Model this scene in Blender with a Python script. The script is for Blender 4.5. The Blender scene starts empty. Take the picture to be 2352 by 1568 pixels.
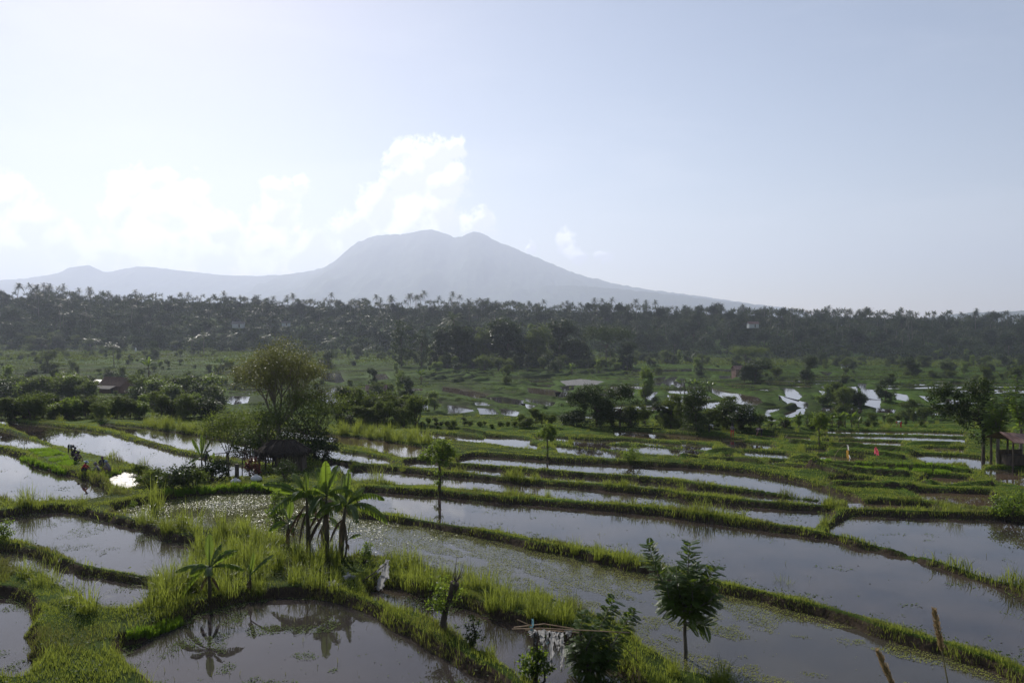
import bpy, math, random, time
import numpy as np
from mathutils import Vector, Matrix

T0 = time.time()
rng = np.random.default_rng(11)
random.seed(5)
D = bpy.data
SC = bpy.context.scene
COL = SC.collection
PI = math.pi

# ------------------------------------------------------------------ camera
F = 1829.0                    # focal length in the measuring unit (2352 units = frame width)
PITCH = math.atan(31 / F)
SUN_AZ, SUN_EL = math.radians(-25), math.radians(34)

cam_d = D.cameras.new('camera')
cam_d.sensor_width = 36
cam_d.lens = 36 * F / 2352
cam_d.clip_start = 0.1
cam_d.clip_end = 30000
cam = D.objects.new('camera', cam_d)
cam.rotation_euler = (PI / 2 - PITCH, 0, 0)
COL.objects.link(cam)
SC.camera = cam

CP, SP = math.cos(PITCH), math.sin(PITCH)


def ray(vx, vy):
    xc = (vx - 1176) / F
    yc = -(vy - 784) / F
    d = np.array([xc, CP + yc * SP, -SP + yc * CP])
    return d


# ------------------------------------------------------------------ noise
def vnoise(x, y, seed=0):
    xi = np.floor(x).astype(np.int64)
    yi = np.floor(y).astype(np.int64)
    fx, fy = x - xi, y - yi
    fx = fx * fx * (3 - 2 * fx)
    fy = fy * fy * (3 - 2 * fy)

    def h(a, b):
        n = (a * 374761393 + b * 668265263 + seed * 982451653) & 0xffffffff
        n = ((n ^ (n >> 13)) * 1274126177) & 0xffffffff
        n = n ^ (n >> 16)
        return (n & 0xffff) / 65535.0
    a, b, c, d = h(xi, yi), h(xi + 1, yi), h(xi, yi + 1), h(xi + 1, yi + 1)
    return (a * (1 - fx) + b * fx) * (1 - fy) + (c * (1 - fx) + d * fx) * fy


def fbm(x, y, oct=4, seed=0):
    s, a, t = 0, .5, 0
    for i in range(oct):
        s = s + a * vnoise(x * 2 ** i, y * 2 ** i, seed + i)
        t += a
        a *= .5
    return s / t


def sstep(a, b, x):
    t = np.clip((x - a) / (b - a), 0, 1)
    return t * t * (3 - 2 * t)


# ------------------------------------------------------------------ large-scale terrain
def S(x, y):
    x = np.asarray(x, float)
    y = np.asarray(y, float)
    s = .45 * x + .89 * y
    near = -10.5 - .04 * np.clip(s - 20, 0, 115)
    side = np.clip(x / 250, -1, 1)
    far = np.clip((y - 330) / 230, 0, 1)
    val = -20.3 + far * (-.6 - 3.2 * side)
    ye = 118 + np.clip(x, -80, 0) * .1
    t = sstep(ye + 2, ye + 42, y)
    z = near * (1 - t) + val * t
    zr = 9 - 11 * np.clip(x / 480, -1.3, 1.2) + 5 * (fbm(x / 130 + 9, y / 130, 3, 4) - .5)
    t2 = sstep(590, 800, y + 60 * (fbm(x / 170, y * 0 + 3, 2, 8) - .5))
    z = z * (1 - t2) + zr * t2
    t3 = sstep(900, 2200, y)
    z = z * (1 - t3) + (-40) * t3
    emb = -1.75 - np.maximum(y - 1.5, 0) * .55
    return np.where(y < 19, np.maximum(emb, z), z)


def hit_S(vx, vy, tmax=2500):
    d = ray(vx, vy)
    t = np.geomspace(14, tmax, 2600)
    z = S(d[0] * t, d[1] * t)
    below = (d[2] * t) < z
    i = int(np.argmax(below)) if below.any() else len(t) - 1
    return d[0] * t[i], d[1] * t[i]


def on_plane(vx, vy, z):
    d = ray(vx, vy)
    t = z / d[2]
    return d[0] * t, d[1] * t


def at_depth(vx, vy, y):
    d = ray(vx, vy)
    t = y / d[1]
    return d[0] * t, d[1] * t, d[2] * t


TILE = {1: (0, 1163.75), 2: (784, 1163.75), 3: (1568, 1163.75), 4: (0, 765.6), 5: (784, 765.6), 6: (1568, 765.6)}


def tv(k, x, y):
    return TILE[k][0] + x / 3, TILE[k][1] + y / 3


def poly(*spec):
    """tile number followed by its points, several runs -> list of picture points"""
    out, k = [], None
    for s in spec:
        if isinstance(s, int):
            k = s
        else:
            out.append(tv(k, *s))
    return out


# ------------------------------------------------------------------ flooded paddies as read off the photograph
PONDS = []        # dict(name, pts(px), lift, bank)


def pond(pts, kind='clear', lift=.42, bank=.38, dz=0.0):
    PONDS.append(dict(px=pts, kind=kind, lift=lift, bank=bank, dz=dz))


# near fields
pond(poly(1, (-200, 110), (-60, 90), (200, 46), (420, 36), (560, 60), (740, 105), (950, 155), (1130, 225), (1310, 270), (1330, 360), (1260, 440), (1150, 470),
          (1000, 455), (800, 415), (620, 375), (480, 320), (330, 265), (180, 215), (60, 185), (-200, 150)), 'weedy')
pond(poly(1, (-200, 285), (60, 318), (200, 345), (330, 395), (500, 462), (680, 500), (850, 520), (1020, 550), (1010, 610), (930, 655), (770, 662), (640, 600),
          (540, 540), (430, 500), (330, 430), (200, 400), (60, 375), (-200, 330)), 'weedy')
pond(poly(1, (-300, 600), (0, 620), (90, 640), (170, 672), (205, 712), (188, 800), (165, 900), (190, 1000), (215, 1085), (150, 1115), (-300, 1085)), 'weedy')
pond(poly(1, (1240, 800), (1400, 725), (1550, 690), (1750, 645), (1950, 625), (2150, 628), (2330, 670), 2, (90, 705), (220, 765), (350, 850), (480, 925),
          (600, 1005), (720, 1065), (850, 1135), (1000, 1215), (1120, 1290), (1160, 1420), (400, 1480), 1, (1200, 1400), (1090, 1230), (1040, 1140), (930, 1090),
          (850, 1010), (840, 960), (930, 955), (1060, 900), (1150, 860)), 'weedy', lift=.3)
pond(poly(2, (180, 600), (280, 562), (420, 582), (560, 625), (720, 670), (880, 715), (1000, 765), (1160, 805), (1300, 850), (1500, 900), (1650, 960),
          (1850, 1110), (1960, 1190), (2060, 1290), (2000, 1420), (1500, 1420), (1330, 1230), (1230, 1120), (1080, 1020), (960, 965), (880, 890), (780, 830), (680, 770), (560, 715),
          (420, 690), (300, 640), (220, 630)), 'clear', lift=.3)
pond(poly(4, (800, 1215), (950, 1185), (1150, 1150), (1350, 1120), (1600, 1100), (1850, 1105), (2050, 1130), (2200, 1165), 2, (110, 85), (350, 110), (600, 150),
          (850, 200), (1050, 240), (1250, 290), (1500, 330), (1750, 390), (1950, 440), (2120, 475), 3, (-60, 530), (230, 600), (450, 640), (650, 690), (850, 740),
          (1050, 800), (1250, 870), (1500, 960), (1750, 1020), (1900, 1070), (2100, 1140), (2340, 1250), (2600, 1370), (2500, 1600), (800, 1520), (520, 1290), (400, 1190), (200, 1130), (40, 1090),
          2, (2250, 1000), (2100, 930), (2050, 850), (1950, 780), (1650, 680), (1580, 640), (1350, 580), (1200, 590), (1080, 560), (950, 545), (850, 520), (680, 420),
          (420, 360), (330, 330), (130, 310), (30, 330), 1, (2250, 330), (2100, 290), (1900, 200), (1700, 150), (1500, 150), (1200, 130), (1020, 78), (930, 60), (820, 40)), 'algae', lift=.35)
pond(poly(5, (160, 1090), (400, 1105), (680, 1125), (900, 1150), (1100, 1170), (1300, 1180), (1500, 1200), (1700, 1215), (1900, 1230), (2200, 1262), 3, (0, 88), (200, 112),
          (400, 142), (600, 172), (800, 197), (950, 222), (1080, 245), (1200, 285), (1400, 325), (1600, 375), (1800, 440), (2000, 500), (2200, 570), (2352, 640), (2700, 790),
          (2700, 1210), (2352, 1060), (2100, 960), (1900, 910), (1750, 870), (1550, 810), (1350, 750), (1150, 690), (950, 640), (800, 600), (600, 570), (400, 520), (240, 495),
          2, (2050, 330), (1850, 290), (1700, 260), (1500, 220), (1300, 190), (1100, 150), (900, 130), (700, 110), (500, 75), (330, 40), (150, 5), 5, (110, 1170)), 'clear')
pond(poly(3, (1020, 150), (1080, 110), (1180, 62), (1400, 66), (1600, 76), (1900, 82), (2200, 92), (2352, 96), (2700, 110), (2700, 640), (2352, 530), (2200, 520), (2050, 470),
          (1900, 420), (1750, 370), (1550, 320), (1400, 280), (1250, 240), (1150, 212), (1050, 190)), 'clear')
pond(poly(5, (20, 958), (160, 937), (330, 947), (500, 966), (640, 985), (720, 988), (900, 1002), (1100, 1022), (1300, 1042), (1600, 1062), (1900, 1092), (2200, 1117), 6, (0, 1150),
          (200, 1167), (400, 1190), (600, 1207), (800, 1217), (1000, 1229), (1025, 1245), (960, 1300), (870, 1325), (700, 1303), (550, 1280), (350, 1240), (150, 1212),
          5, (2300, 1200), (2000, 1172), (1700, 1142), (1400, 1112), (1200, 1088), (1000, 1067), (850, 1056), (700, 1042), (640, 1037), (500, 1032), (400, 1027), (320, 1006), (100, 1006), (20, 988)), 'clear')
pond(poly(5, (740, 922), (900, 925), (1100, 946), (1300, 965), (1500, 980), (1700, 995), (1900, 1010), (2200, 1035), 6, (0, 1060), (300, 1093), (500, 1113), (700, 1133),
          (850, 1150), (980, 1166), (900, 1170), (600, 1146), (300, 1114), (0, 1080), 5, (2200, 1062), (2000, 1041), (1700, 1024), (1400, 1004), (1200, 988), (1000, 968), (850, 948), (740, 938)), 'clear')
pond(poly(5, (810, 870), (920, 847), (1100, 856), (1300, 871), (1500, 886), (1800, 901), (2100, 916), 6, (0, 926), (200, 941), (400, 961), (600, 991), (750, 1022), (900, 1062),
          (1050, 1106), (1150, 1140), (1225, 1152), (1080, 1158), (950, 1130), (800, 1115), (600, 1090), (400, 1060), (200, 1030), (0, 1000), 5, (2100, 980), (1800, 960),
          (1500, 935), (1200, 912), (1000, 900), (880, 890), (800, 885)), 'clear')
pond(poly(5, (440, 900), (520, 882), (620, 886), (700, 905), (690, 916), (560, 914), (450, 912)), 'clear')
pond(poly(4, (1930, 660), (2100, 685), (2300, 702), 5, (0, 710), (150, 722), (350, 752), (550, 790), (640, 812), (640, 838), (560, 855), (500, 850), (400, 830), (250, 790), (100, 757), (0, 742),
          4, (2250, 735), (2100, 715), (1930, 690)), 'murky')
pond(poly(4, (2160, 775), (2300, 800), 5, (0, 818), (100, 830), (200, 850), (300, 868), (370, 880), (250, 888), (100, 880), (0, 868), 4, (2250, 850), (2170, 830)), 'clear')
pond(poly(4, (2230, 905), (2300, 890), 5, (10, 905), (60, 915), (40, 935), 4, (2300, 940), (2230, 940)), 'clear')
# strips further up towards the hedge
pond(poly(5, (1870, 670), (2050, 680), (2340, 700), 6, (200, 712), (420, 735), (400, 742), (200, 735), 5, (2352, 724), (2100, 712), (1900, 690)), 'murky')
pond(poly(5, (540, 684), (700, 699), (900, 720), (1100, 740), (1200, 754), (1350, 770), (1340, 782), (1200, 768), (1100, 754), (900, 734), (700, 713), (540, 696)), 'clear')
pond(poly(5, (1340, 708), (1500, 718), (1750, 738), (1960, 736), (2340, 765), (2330, 776), (1960, 746), (1750, 752), (1500, 734), (1340, 722)), 'clear')
pond(poly(5, (1470, 776), (1650, 790), (1850, 814), (1950, 845), (1900, 857), (1700, 828), (1500, 803)), 'clear')
pond(poly(5, (1600, 752), (1800, 766), (1950, 777), (2100, 779), (2330, 798), 6, (60, 800), (150, 822), (90, 826), 5, (2330, 824), (2100, 814), (1950, 797), (1800, 788), (1600, 768)), 'clear')
pond(poly(5, (1000, 712), (1200, 722), (1300, 735), (1290, 742), (1150, 732), (1000, 722)), 'clear')
pond(poly(6, (250, 752), (400, 748), (600, 768), (645, 778), (500, 785), (350, 777)), 'clear')
pond(poly(6, (0, 756), (200, 778), (195, 800), (0, 780)), 'clear')
pond(poly(6, (430, 814), (560, 822), (700, 832), (780, 850), (690, 850), (540, 838), (430, 826)), 'clear')
pond(poly(6, (850, 795), (980, 797), (1010, 810), (950, 815), (850, 808)), 'clear')
pond(poly(6, (300, 835), (340, 835), (330, 852), (290, 850)), 'clear')
pond(poly(6, (950, 845), (1250, 860), (1240, 870), (940, 855)), 'murky')
pond(poly(6, (620, 880), (700, 885), (690, 900), (610, 895)), 'clear')
pond(poly(6, (1540, 845), (1700, 838), (1900, 848), (2100, 868), (2130, 892), (1900, 890), (1700, 876)), 'clear')
pond(poly(6, (1600, 795), (1750, 788), (1930, 798), (1930, 808), (1750, 802)), 'murky')
pond(poly(6, (1000, 668), (1300, 676), (1650, 680), (1930, 690), (1930, 700), (1600, 692), (1300, 688), (1000, 680)), 'murky')
pond(poly(6, (960, 702), (1300, 708), (1600, 712), (1940, 725), (1940, 738), (1600, 726), (1300, 722), (960, 716)), 'clear')
pond(poly(6, (380, 692), (500, 700), (700, 712), (880, 720), (880, 728), (700, 722), (500, 712), (380, 702)), 'murky')
pond(poly(6, (960, 735), (1300, 746), (1500, 752), (1500, 762), (1300, 758), (960, 748)), 'murky')
pond(poly(6, (1700, 988), (1960, 1008), (2000, 1030), (1800, 1040), (1650, 1018)), 'murky')
pond(poly(6, (1030, 1012), (1300, 1022), (1280, 1036), (1040, 1026)), 'murky')
pond(poly(6, (1560, 1095), (1800, 1098), (2100, 1110), (2180, 1150), (2150, 1190), (1900, 1165), (1700, 1135)), 'murky')
pond(poly(6, (2070, 985), (2200, 970), (2352, 985), (2600, 995), (2600, 1045), (2352, 1040), (2200, 1015)), 'murky')
pond(poly(6, (2085, 938), (2165, 938), (2340, 946), (2340, 958), (2180, 955), (2090, 955)), 'clear')
pond(poly(6, (1140, 1178), (1300, 1175), (1500, 1185), (1700, 1200), (1780, 1222), (1500, 1214), (1300, 1208), (1150, 1200)), 'murky')
pond(poly(6, (1980, 905), (2060, 910), (2050, 925), (1970, 918)), 'clear')
# left-hand fields
pond(poly(4, (-200, 650), (0, 665), (175, 717), (270, 752), (372, 783), (262, 802), (205, 805), (166, 794), (60, 775), (0, 757), (-200, 735)), 'clear', lift=.3)
pond(poly(4, (-300, 790), (0, 812), (144, 858), (188, 898), (250, 928), (328, 946), (394, 967), (516, 989), (612, 1024), (678, 1059), (722, 1085), (739, 1107), (656, 1129),
          (547, 1146), (437, 1151), (350, 1159), (219, 1168), (88, 1155), (44, 1129), (0, 1102), (-300, 1080)), 'clear', lift=.3)
pond(poly(4, (-100, 592), (10, 600), (150, 616), (380, 641), (620, 669), (760, 696), (900, 741), (1060, 786), (1200, 826), (1340, 856), (1450, 881), (1600, 906), (1760, 931),
          (1760, 975), (1600, 977), (1500, 980), (1390, 985), (1250, 965), (1080, 940), (960, 900), (850, 870), (700, 830), (600, 810), (500, 788), (420, 768), (330, 742), (230, 703), (150, 665),
          (60, 632), (0, 612), (-100, 602)), 'clear', lift=.3)
pond(poly(4, (690, 622), (1000, 652), (1300, 695), (1520, 737), (1800, 792), (1900, 822), (1860, 890), (1650, 855), (1480, 842), (1340, 812), (1200, 770), (1050, 735), (900, 685), (700, 637)), 'clear', lift=.3)
# wet mud beside the nursery
pond(poly(4, (745, 1000), (860, 955), (980, 985), (960, 1030), (850, 1075), (800, 1080)), 'mud', lift=.15, bank=.2, dz=.0)
# puddle at the fore edge of the hedge
NEAR_N = len(PONDS)
V = dict(lift=.85, bank=.455)
pond(poly(4, (-200, 340), (0, 337), (220, 330), (165, 358), (0, 395), (-200, 400)), 'mud', **V)
pond(poly(4, (400, 328), (520, 318), (700, 318), (690, 328), (520, 332)), 'mud', **V)
pond(poly(4, (930, 318), (1050, 312), (1110, 316), (960, 332)), 'clear', **V)
pond(poly(4, (1330, 450), (1400, 404), (1490, 409), (1462, 432), (1385, 452)), 'clear', **V)
pond(poly(4, (1560, 462), (1600, 428), (1720, 430), (1700, 460), (1620, 472)), 'clear', **V)
pond(poly(4, (2200, 400), (2345, 365), 5, (-10, 362), (45, 412), (30, 455), (0, 477), 4, (2290, 472), (2230, 440)), 'clear', **V)
pond(poly(4, (2210, 275), (2340, 265), 5, (0, 300), (20, 318), 4, (2330, 330), (2220, 310)), 'clear', **V)
pond(poly(5, (735, 490), (850, 500), (920, 516), (830, 528), (740, 532)), 'clear', **V)
pond(poly(5, (940, 509), (1040, 515), (1085, 537), (960, 537)), 'clear', **V)
pond(poly(5, (1090, 515), (1150, 520), (1225, 540), (1200, 550), (1110, 537)), 'clear', **V)
pond(poly(5, (970, 438), (1100, 434), (1250, 460), (1250, 477), (1100, 462)), 'clear', **V)
pond(poly(5, (1260, 438), (1380, 453), (1475, 473), (1440, 483), (1290, 452)), 'clear', **V)
pond(poly(5, (1250, 480), (1340, 494), (1300, 502)), 'clear', **V)
pond(poly(5, (1510, 328), (1650, 314), (1810, 330), (1740, 342), (1560, 346)), 'mud', **V)
pond(poly(5, (700, 365), (900, 388), (1030, 420), (950, 432), (820, 402), (700, 383)), 'murky', **V)
pond(poly(5, (1280, 370), (1450, 385), (1500, 400), (1480, 418), (1300, 395)), 'murky', **V)
pond(poly(5, (450, 375), (560, 380), (540, 393), (440, 390)), 'murky', **V)
pond(poly(5, (215, 280), (300, 275), (330, 300), (240, 312)), 'murky', **V)
pond(poly(5, (555, 474), (592, 480), (592, 508), (560, 502)), 'clear', **V)
pond(poly(5, (1490, 405), (1560, 398), (1570, 420), (1500, 425)), 'clear', **V)
pond(poly(5, (1510, 365), (1600, 355), (1600, 375), (1530, 380)), 'clear', **V)
pond(poly(5, (2095, 395), (2180, 400), (2135, 442), (2095, 432)), 'clear', **V)
pond(poly(5, (2250, 420), (2352, 430), (2340, 462), (2265, 442)), 'clear', **V)
pond(poly(5, (2110, 345), (2150, 310), (2240, 295), (2190, 345)), 'clear', **V)
pond(poly(5, (2210, 335), (2270, 300), (2320, 292), (2260, 350)), 'clear', **V)
pond(poly(5, (2285, 345), (2340, 310), 6, (20, 310), (10, 350), 5, (2320, 360)), 'clear', **V)
pond(poly(5, (1940, 245), (2100, 246), (2352, 244), 6, (60, 242), (60, 252), 5, (2352, 258), (2100, 260), (1960, 258)), 'clear', **V)
pond(poly(6, (140, 235), (360, 250), (340, 258), (140, 245)), 'clear', **V)
pond(poly(6, (200, 372), (330, 402), (520, 440), (560, 470), (450, 480), (350, 455), (210, 392)), 'murky', **V)
pond(poly(6, (370, 500), (490, 505), (455, 552), (360, 555)), 'clear', **V)
pond(poly(6, (690, 370), (760, 380), (825, 430), (780, 447), (720, 420)), 'clear', **V)
pond(poly(6, (650, 420), (860, 478), (855, 497), (740, 472)), 'clear', **V)
pond(poly(6, (935, 390), (1025, 402), (1010, 442)), 'clear', **V)
pond(poly(6, (955, 365), (1020, 348), (1015, 394)), 'clear', **V)
pond(poly(6, (1075, 360), (1200, 364), (1212, 425), (1170, 422), (1070, 387)), 'clear', **V)
pond(poly(6, (1230, 380), (1350, 384), (1360, 440), (1240, 432)), 'clear', **V)
pond(poly(6, (1160, 440), (1222, 445), (1212, 472), (1168, 465)), 'clear', **V)
pond(poly(6, (1460, 408), (1542, 420), (1562, 452), (1480, 437)), 'clear', **V)
pond(poly(6, (1625, 424), (1722, 434), (1700, 452)), 'clear', **V)
pond(poly(6, (1270, 446), (1360, 460), (1352, 497), (1260, 472)), 'clear', **V)
pond(poly(6, (700, 552), (840, 510), (832, 532), (730, 557)), 'clear', **V)
pond(poly(6, (1340, 515), (1460, 520), (1450, 530), (1340, 526)), 'clear', **V)
pond(poly(6, (250, 288), (362, 290), (340, 303), (260, 302)), 'clear', **V)
pond(poly(6, (935, 260), (1035, 265), (1000, 283)), 'clear', **V)
pond(poly(6, (1210, 342), (1265, 342), (1255, 362), (1215, 360)), 'clear', **V)
pond(poly(6, (1290, 622), (1340, 622), (1340, 640), (1290, 640)), 'clear', **V)
pond(poly(6, (600, 590), (720, 596), (700, 606), (600, 600)), 'murky', **V)


def prepare_ponds():
    for P in PONDS:
        px = np.array(P['px'])
        w = np.array([hit_S(*p) for p in px])
        P['z'] = float(np.mean(S(w[:, 0], w[:, 1]))) + P['dz'] - .05
        n = len(px)
        if P['bank'] < .45 and np.mean(w[:, 1]) > 72:
            P['bank'], P['lift'] = min(P['bank'], .26), min(P['lift'], .48)
        a = np.roll(px, 1, 0)
        b = np.roll(px, -1, 0)
        area = .5 * np.sum(px[:, 0] * np.roll(px[:, 1], -1) - np.roll(px[:, 0], -1) * px[:, 1])
        t = b - a
        nrm = np.stack([t[:, 1], -t[:, 0]], 1) * np.sign(area)
        nrm /= np.linalg.norm(nrm, axis=1)[:, None] + 1e-9
        lift = P['lift'] * np.clip(nrm[:, 1] * 1.3, 0, 1)
        pts = np.array([on_plane(px[i, 0], px[i, 1], P['z'] + lift[i]) for i in range(n)])
        # keep only a sane size (a step cannot throw a vertex to infinity)
        P['pts'] = pts
        P['lo'] = pts.min(0)
        P['hi'] = pts.max(0)


def poly_sd(px, py, pts):
    """signed distance to a polygon (negative inside)"""
    n = len(pts)
    d2 = np.full(px.shape, 1e18)
    inside = np.zeros(px.shape, bool)
    for i in range(n):
        ax, ay = pts[i]
        bx, by = pts[(i + 1) % n]
        ex, ey = bx - ax, by - ay
        t = np.clip(((px - ax) * ex + (py - ay) * ey) / (ex * ex + ey * ey + 1e-12), 0, 1)
        dx, dy = px - ax - t * ex, py - ay - t * ey
        d2 = np.minimum(d2, dx * dx + dy * dy)
        c = ((ay > py) != (by > py))
        with np.errstate(divide='ignore', invalid='ignore'):
            xx = (bx - ax) * (py - ay) / (by - ay + 1e-15) + ax
        inside ^= c & (px < xx)
    d = np.sqrt(d2)
    return np.where(inside, -d, d)


VALLEY = {}


def valley_q(x, y):
    q = y / 18.0 + 2.4 * fbm(x / 80 + 3, y / 80, 2, 55) + x * .010 * np.sin(y / 60)
    q2 = x / 26 + 3 * fbm(x / 70, y / 70 + 8, 2, 57) + np.floor(q) * .37
    return q, q2


def valley_key(q, q2):
    return np.floor(q).astype(np.int64) * 4000 + np.floor(q2).astype(np.int64) + 1000


def valley_cell(x, y, want_r=False):
    q, q2 = valley_q(x, y)
    f1 = q - np.floor(q)
    f2 = q2 - np.floor(q2)
    r1 = np.minimum(f1, 1 - f1) * 18.0
    r2 = np.minimum(f2, 1 - f2) * 26
    w = .55 + (y - 160) * .002
    bd = np.maximum(1 - sstep(w, w + .8, r1), .75 * (1 - sstep(w * .8, w * .8 + .8, r2)))
    i = np.clip(np.searchsorted(VALLEY['key'], valley_key(q, q2)), 0, len(VALLEY['key']) - 1)
    if want_r:
        return VALLEY['z'][i], VALLEY['fl'][i], bd, VALLEY['rnd'][i]
    return VALLEY['z'][i], VALLEY['fl'][i], bd


def prepare_valley():
    gx, gy = np.meshgrid(np.arange(-340, 341, 1.0), np.arange(160, 480, 1.0))
    X, Y = gx.ravel(), gy.ravel()
    key, inv = np.unique(valley_key(*valley_q(X, Y)), return_inverse=True)
    cnt = np.bincount(inv)
    zc = np.bincount(inv, S(X, Y)) / cnt
    cx, cy = np.bincount(inv, X) / cnt, np.bincount(inv, Y) / cnt
    px = 1176 + cx / cy * F
    pr = .32 + .38 * sstep(900, 1100, px) - .12 * sstep(2000, 2250, px) + .25 * sstep(1500, 1700, px) * (1 - sstep(2050, 2200, px))
    pr *= (1 - sstep(330, 420, cy))
    fl = (np.random.default_rng(9).random(len(key)) < pr) & (cnt > 60) & (cy > 178)
    VALLEY.update(rnd=np.random.default_rng(12).random(len(key)), key=key, z=zc, fl=fl, X=X, Y=Y, inv=inv)


# terrace walls of the middle valley: polylines with a height
WALLS = []


def wall(h, w, *spec):
    WALLS.append((h, w, np.array([hit_S(*p) for p in poly(*spec)])))


def land(x, y, want_d=False):
    """ground height; optionally also the distance to the nearest water edge"""
    x = np.asarray(x, float)
    y = np.asarray(y, float)
    sh = x.shape
    x = x.ravel()
    y = y.ravel()
    base = S(x, y)
    wsum = np.zeros_like(x)
    zsum = np.zeros_like(x)
    dmin = np.full_like(x, 1e6)
    bank = np.full_like(x, .4)
    jit = (fbm(x * 1.3, y * 1.3, 3, 21) - .5)
    for P in PONDS:
        far = P['bank'] > .45
        m = 14 if far else 5
        idx = np.nonzero((x > P['lo'][0] - m) & (x < P['hi'][0] + m) & (y > P['lo'][1] - m) & (y < P['hi'][1] + m))[0]
        if not len(idx):
            continue
        sd = poly_sd(x[idx], y[idx], P['pts']) + jit[idx] * (.9 if far else np.where(y[idx] > 80, .24, .40))
        w = 1 / (np.maximum(sd, .04) ** 2)
        fade = 1 - sstep(m * .6, m, sd)
        w = w * fade
        wsum[idx] += w
        zsum[idx] += w * P['z']
        k = sd < dmin[idx]
        bank[idx] = np.where(k, P['bank'], bank[idx])
        dmin[idx] = np.where(k, sd, dmin[idx])
    w0 = 1 / 16.0
    z = (zsum + base * w0) / (wsum + w0)
    far = bank > .45
    bank = np.where(far, .34, bank)
    ramp = np.where(far, 1.3, .42)
    up = -.03 + (bank + .03) * sstep(0, 1, dmin / ramp)
    up = np.where(dmin < 0, -.03 + .32 * np.maximum(dmin, -.6) / .6, up)
    rough = (fbm(x * .8, y * .8, 4, 3) - .5) * .3 + (fbm(x * .13, y * .13, 2, 5) - .5) * .5
    z = z + up + rough * np.where(y > 135, 1.5 * sstep(1, 9, dmin), sstep(.2, 2.2, dmin))
    # the middle valley is cut into level fields by curved bunds
    k = np.nonzero((y > 160) & (y < 480))[0]
    if len(k) and VALLEY:
        xx, yv = x[k], y[k]
        zc, fl, bd = valley_cell(xx, yv)
        m = sstep(1.5, 4.5, dmin[k]) * sstep(160, 172, yv) * (1 - sstep(440, 480, yv))
        zn = zc + np.where(fl, -.25, .0) * (1 - np.clip(bd * 2, 0, 1)) + bd * np.where(fl, .26, .52) + rough[k] * .25
        z[k] = z[k] * (1 - m) + zn * m
    for h, w, pts in WALLS:
        lo, hi = pts.min(0) - w * 2, pts.max(0) + w * 2
        idx = np.nonzero((x > lo[0]) & (x < hi[0]) & (y > lo[1]) & (y < hi[1]))[0]
        if not len(idx):
            continue
        d2 = np.full(len(idx), 1e9)
        for i in range(len(pts) - 1):
            ax, ay = pts[i]
            ex, ey = pts[i + 1] - pts[i]
            t = np.clip(((x[idx] - ax) * ex + (y[idx] - ay) * ey) / (ex * ex + ey * ey), 0, 1)
            d2 = np.minimum(d2, (x[idx] - ax - t * ex) ** 2 + (y[idx] - ay - t * ey) ** 2)
        z[idx] += h * (1 - sstep(.45, 1, np.sqrt(d2) / w)) * sstep(0, 1.5, dmin[idx])
    if want_d:
        return z.reshape(sh), dmin.reshape(sh)
    return z.reshape(sh)


def gz(x, y):
    return float(land(np.array([x]), np.array([y]))[0])


# ------------------------------------------------------------------ mesh building
def raw_mesh(name, verts, faces_list, mats, smooth=False, mat_idx=None):
    """faces_list: list of int arrays (n, k)"""
    me = D.meshes.new(name)
    verts = np.asarray(verts, np.float32)
    me.vertices.add(len(verts))
    me.vertices.foreach_set('co', verts.ravel())
    faces_list = [np.asarray(f, np.int32) for f in faces_list if len(f)]
    loops = np.concatenate([f.ravel() for f in faces_list])
    tot = np.concatenate([np.full(len(f), f.shape[1], np.int32) for f in faces_list])
    start = np.concatenate([[0], np.cumsum(tot)[:-1]]).astype(np.int32)
    me.loops.add(len(loops))
    me.loops.foreach_set('vertex_index', loops)
    me.polygons.add(len(tot))
    me.polygons.foreach_set('loop_start', start)
    try:
        me.polygons.foreach_set('loop_total', tot)
    except Exception:
        pass
    if mat_idx is not None:
        me.polygons.foreach_set('material_index', np.asarray(mat_idx, np.int32))
    me.polygons.foreach_set('use_smooth', np.full(len(tot), bool(smooth)))
    for m in mats:
        me.materials.append(m)
    me.update(calc_edges=True)
    me.validate()
    return me


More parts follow.
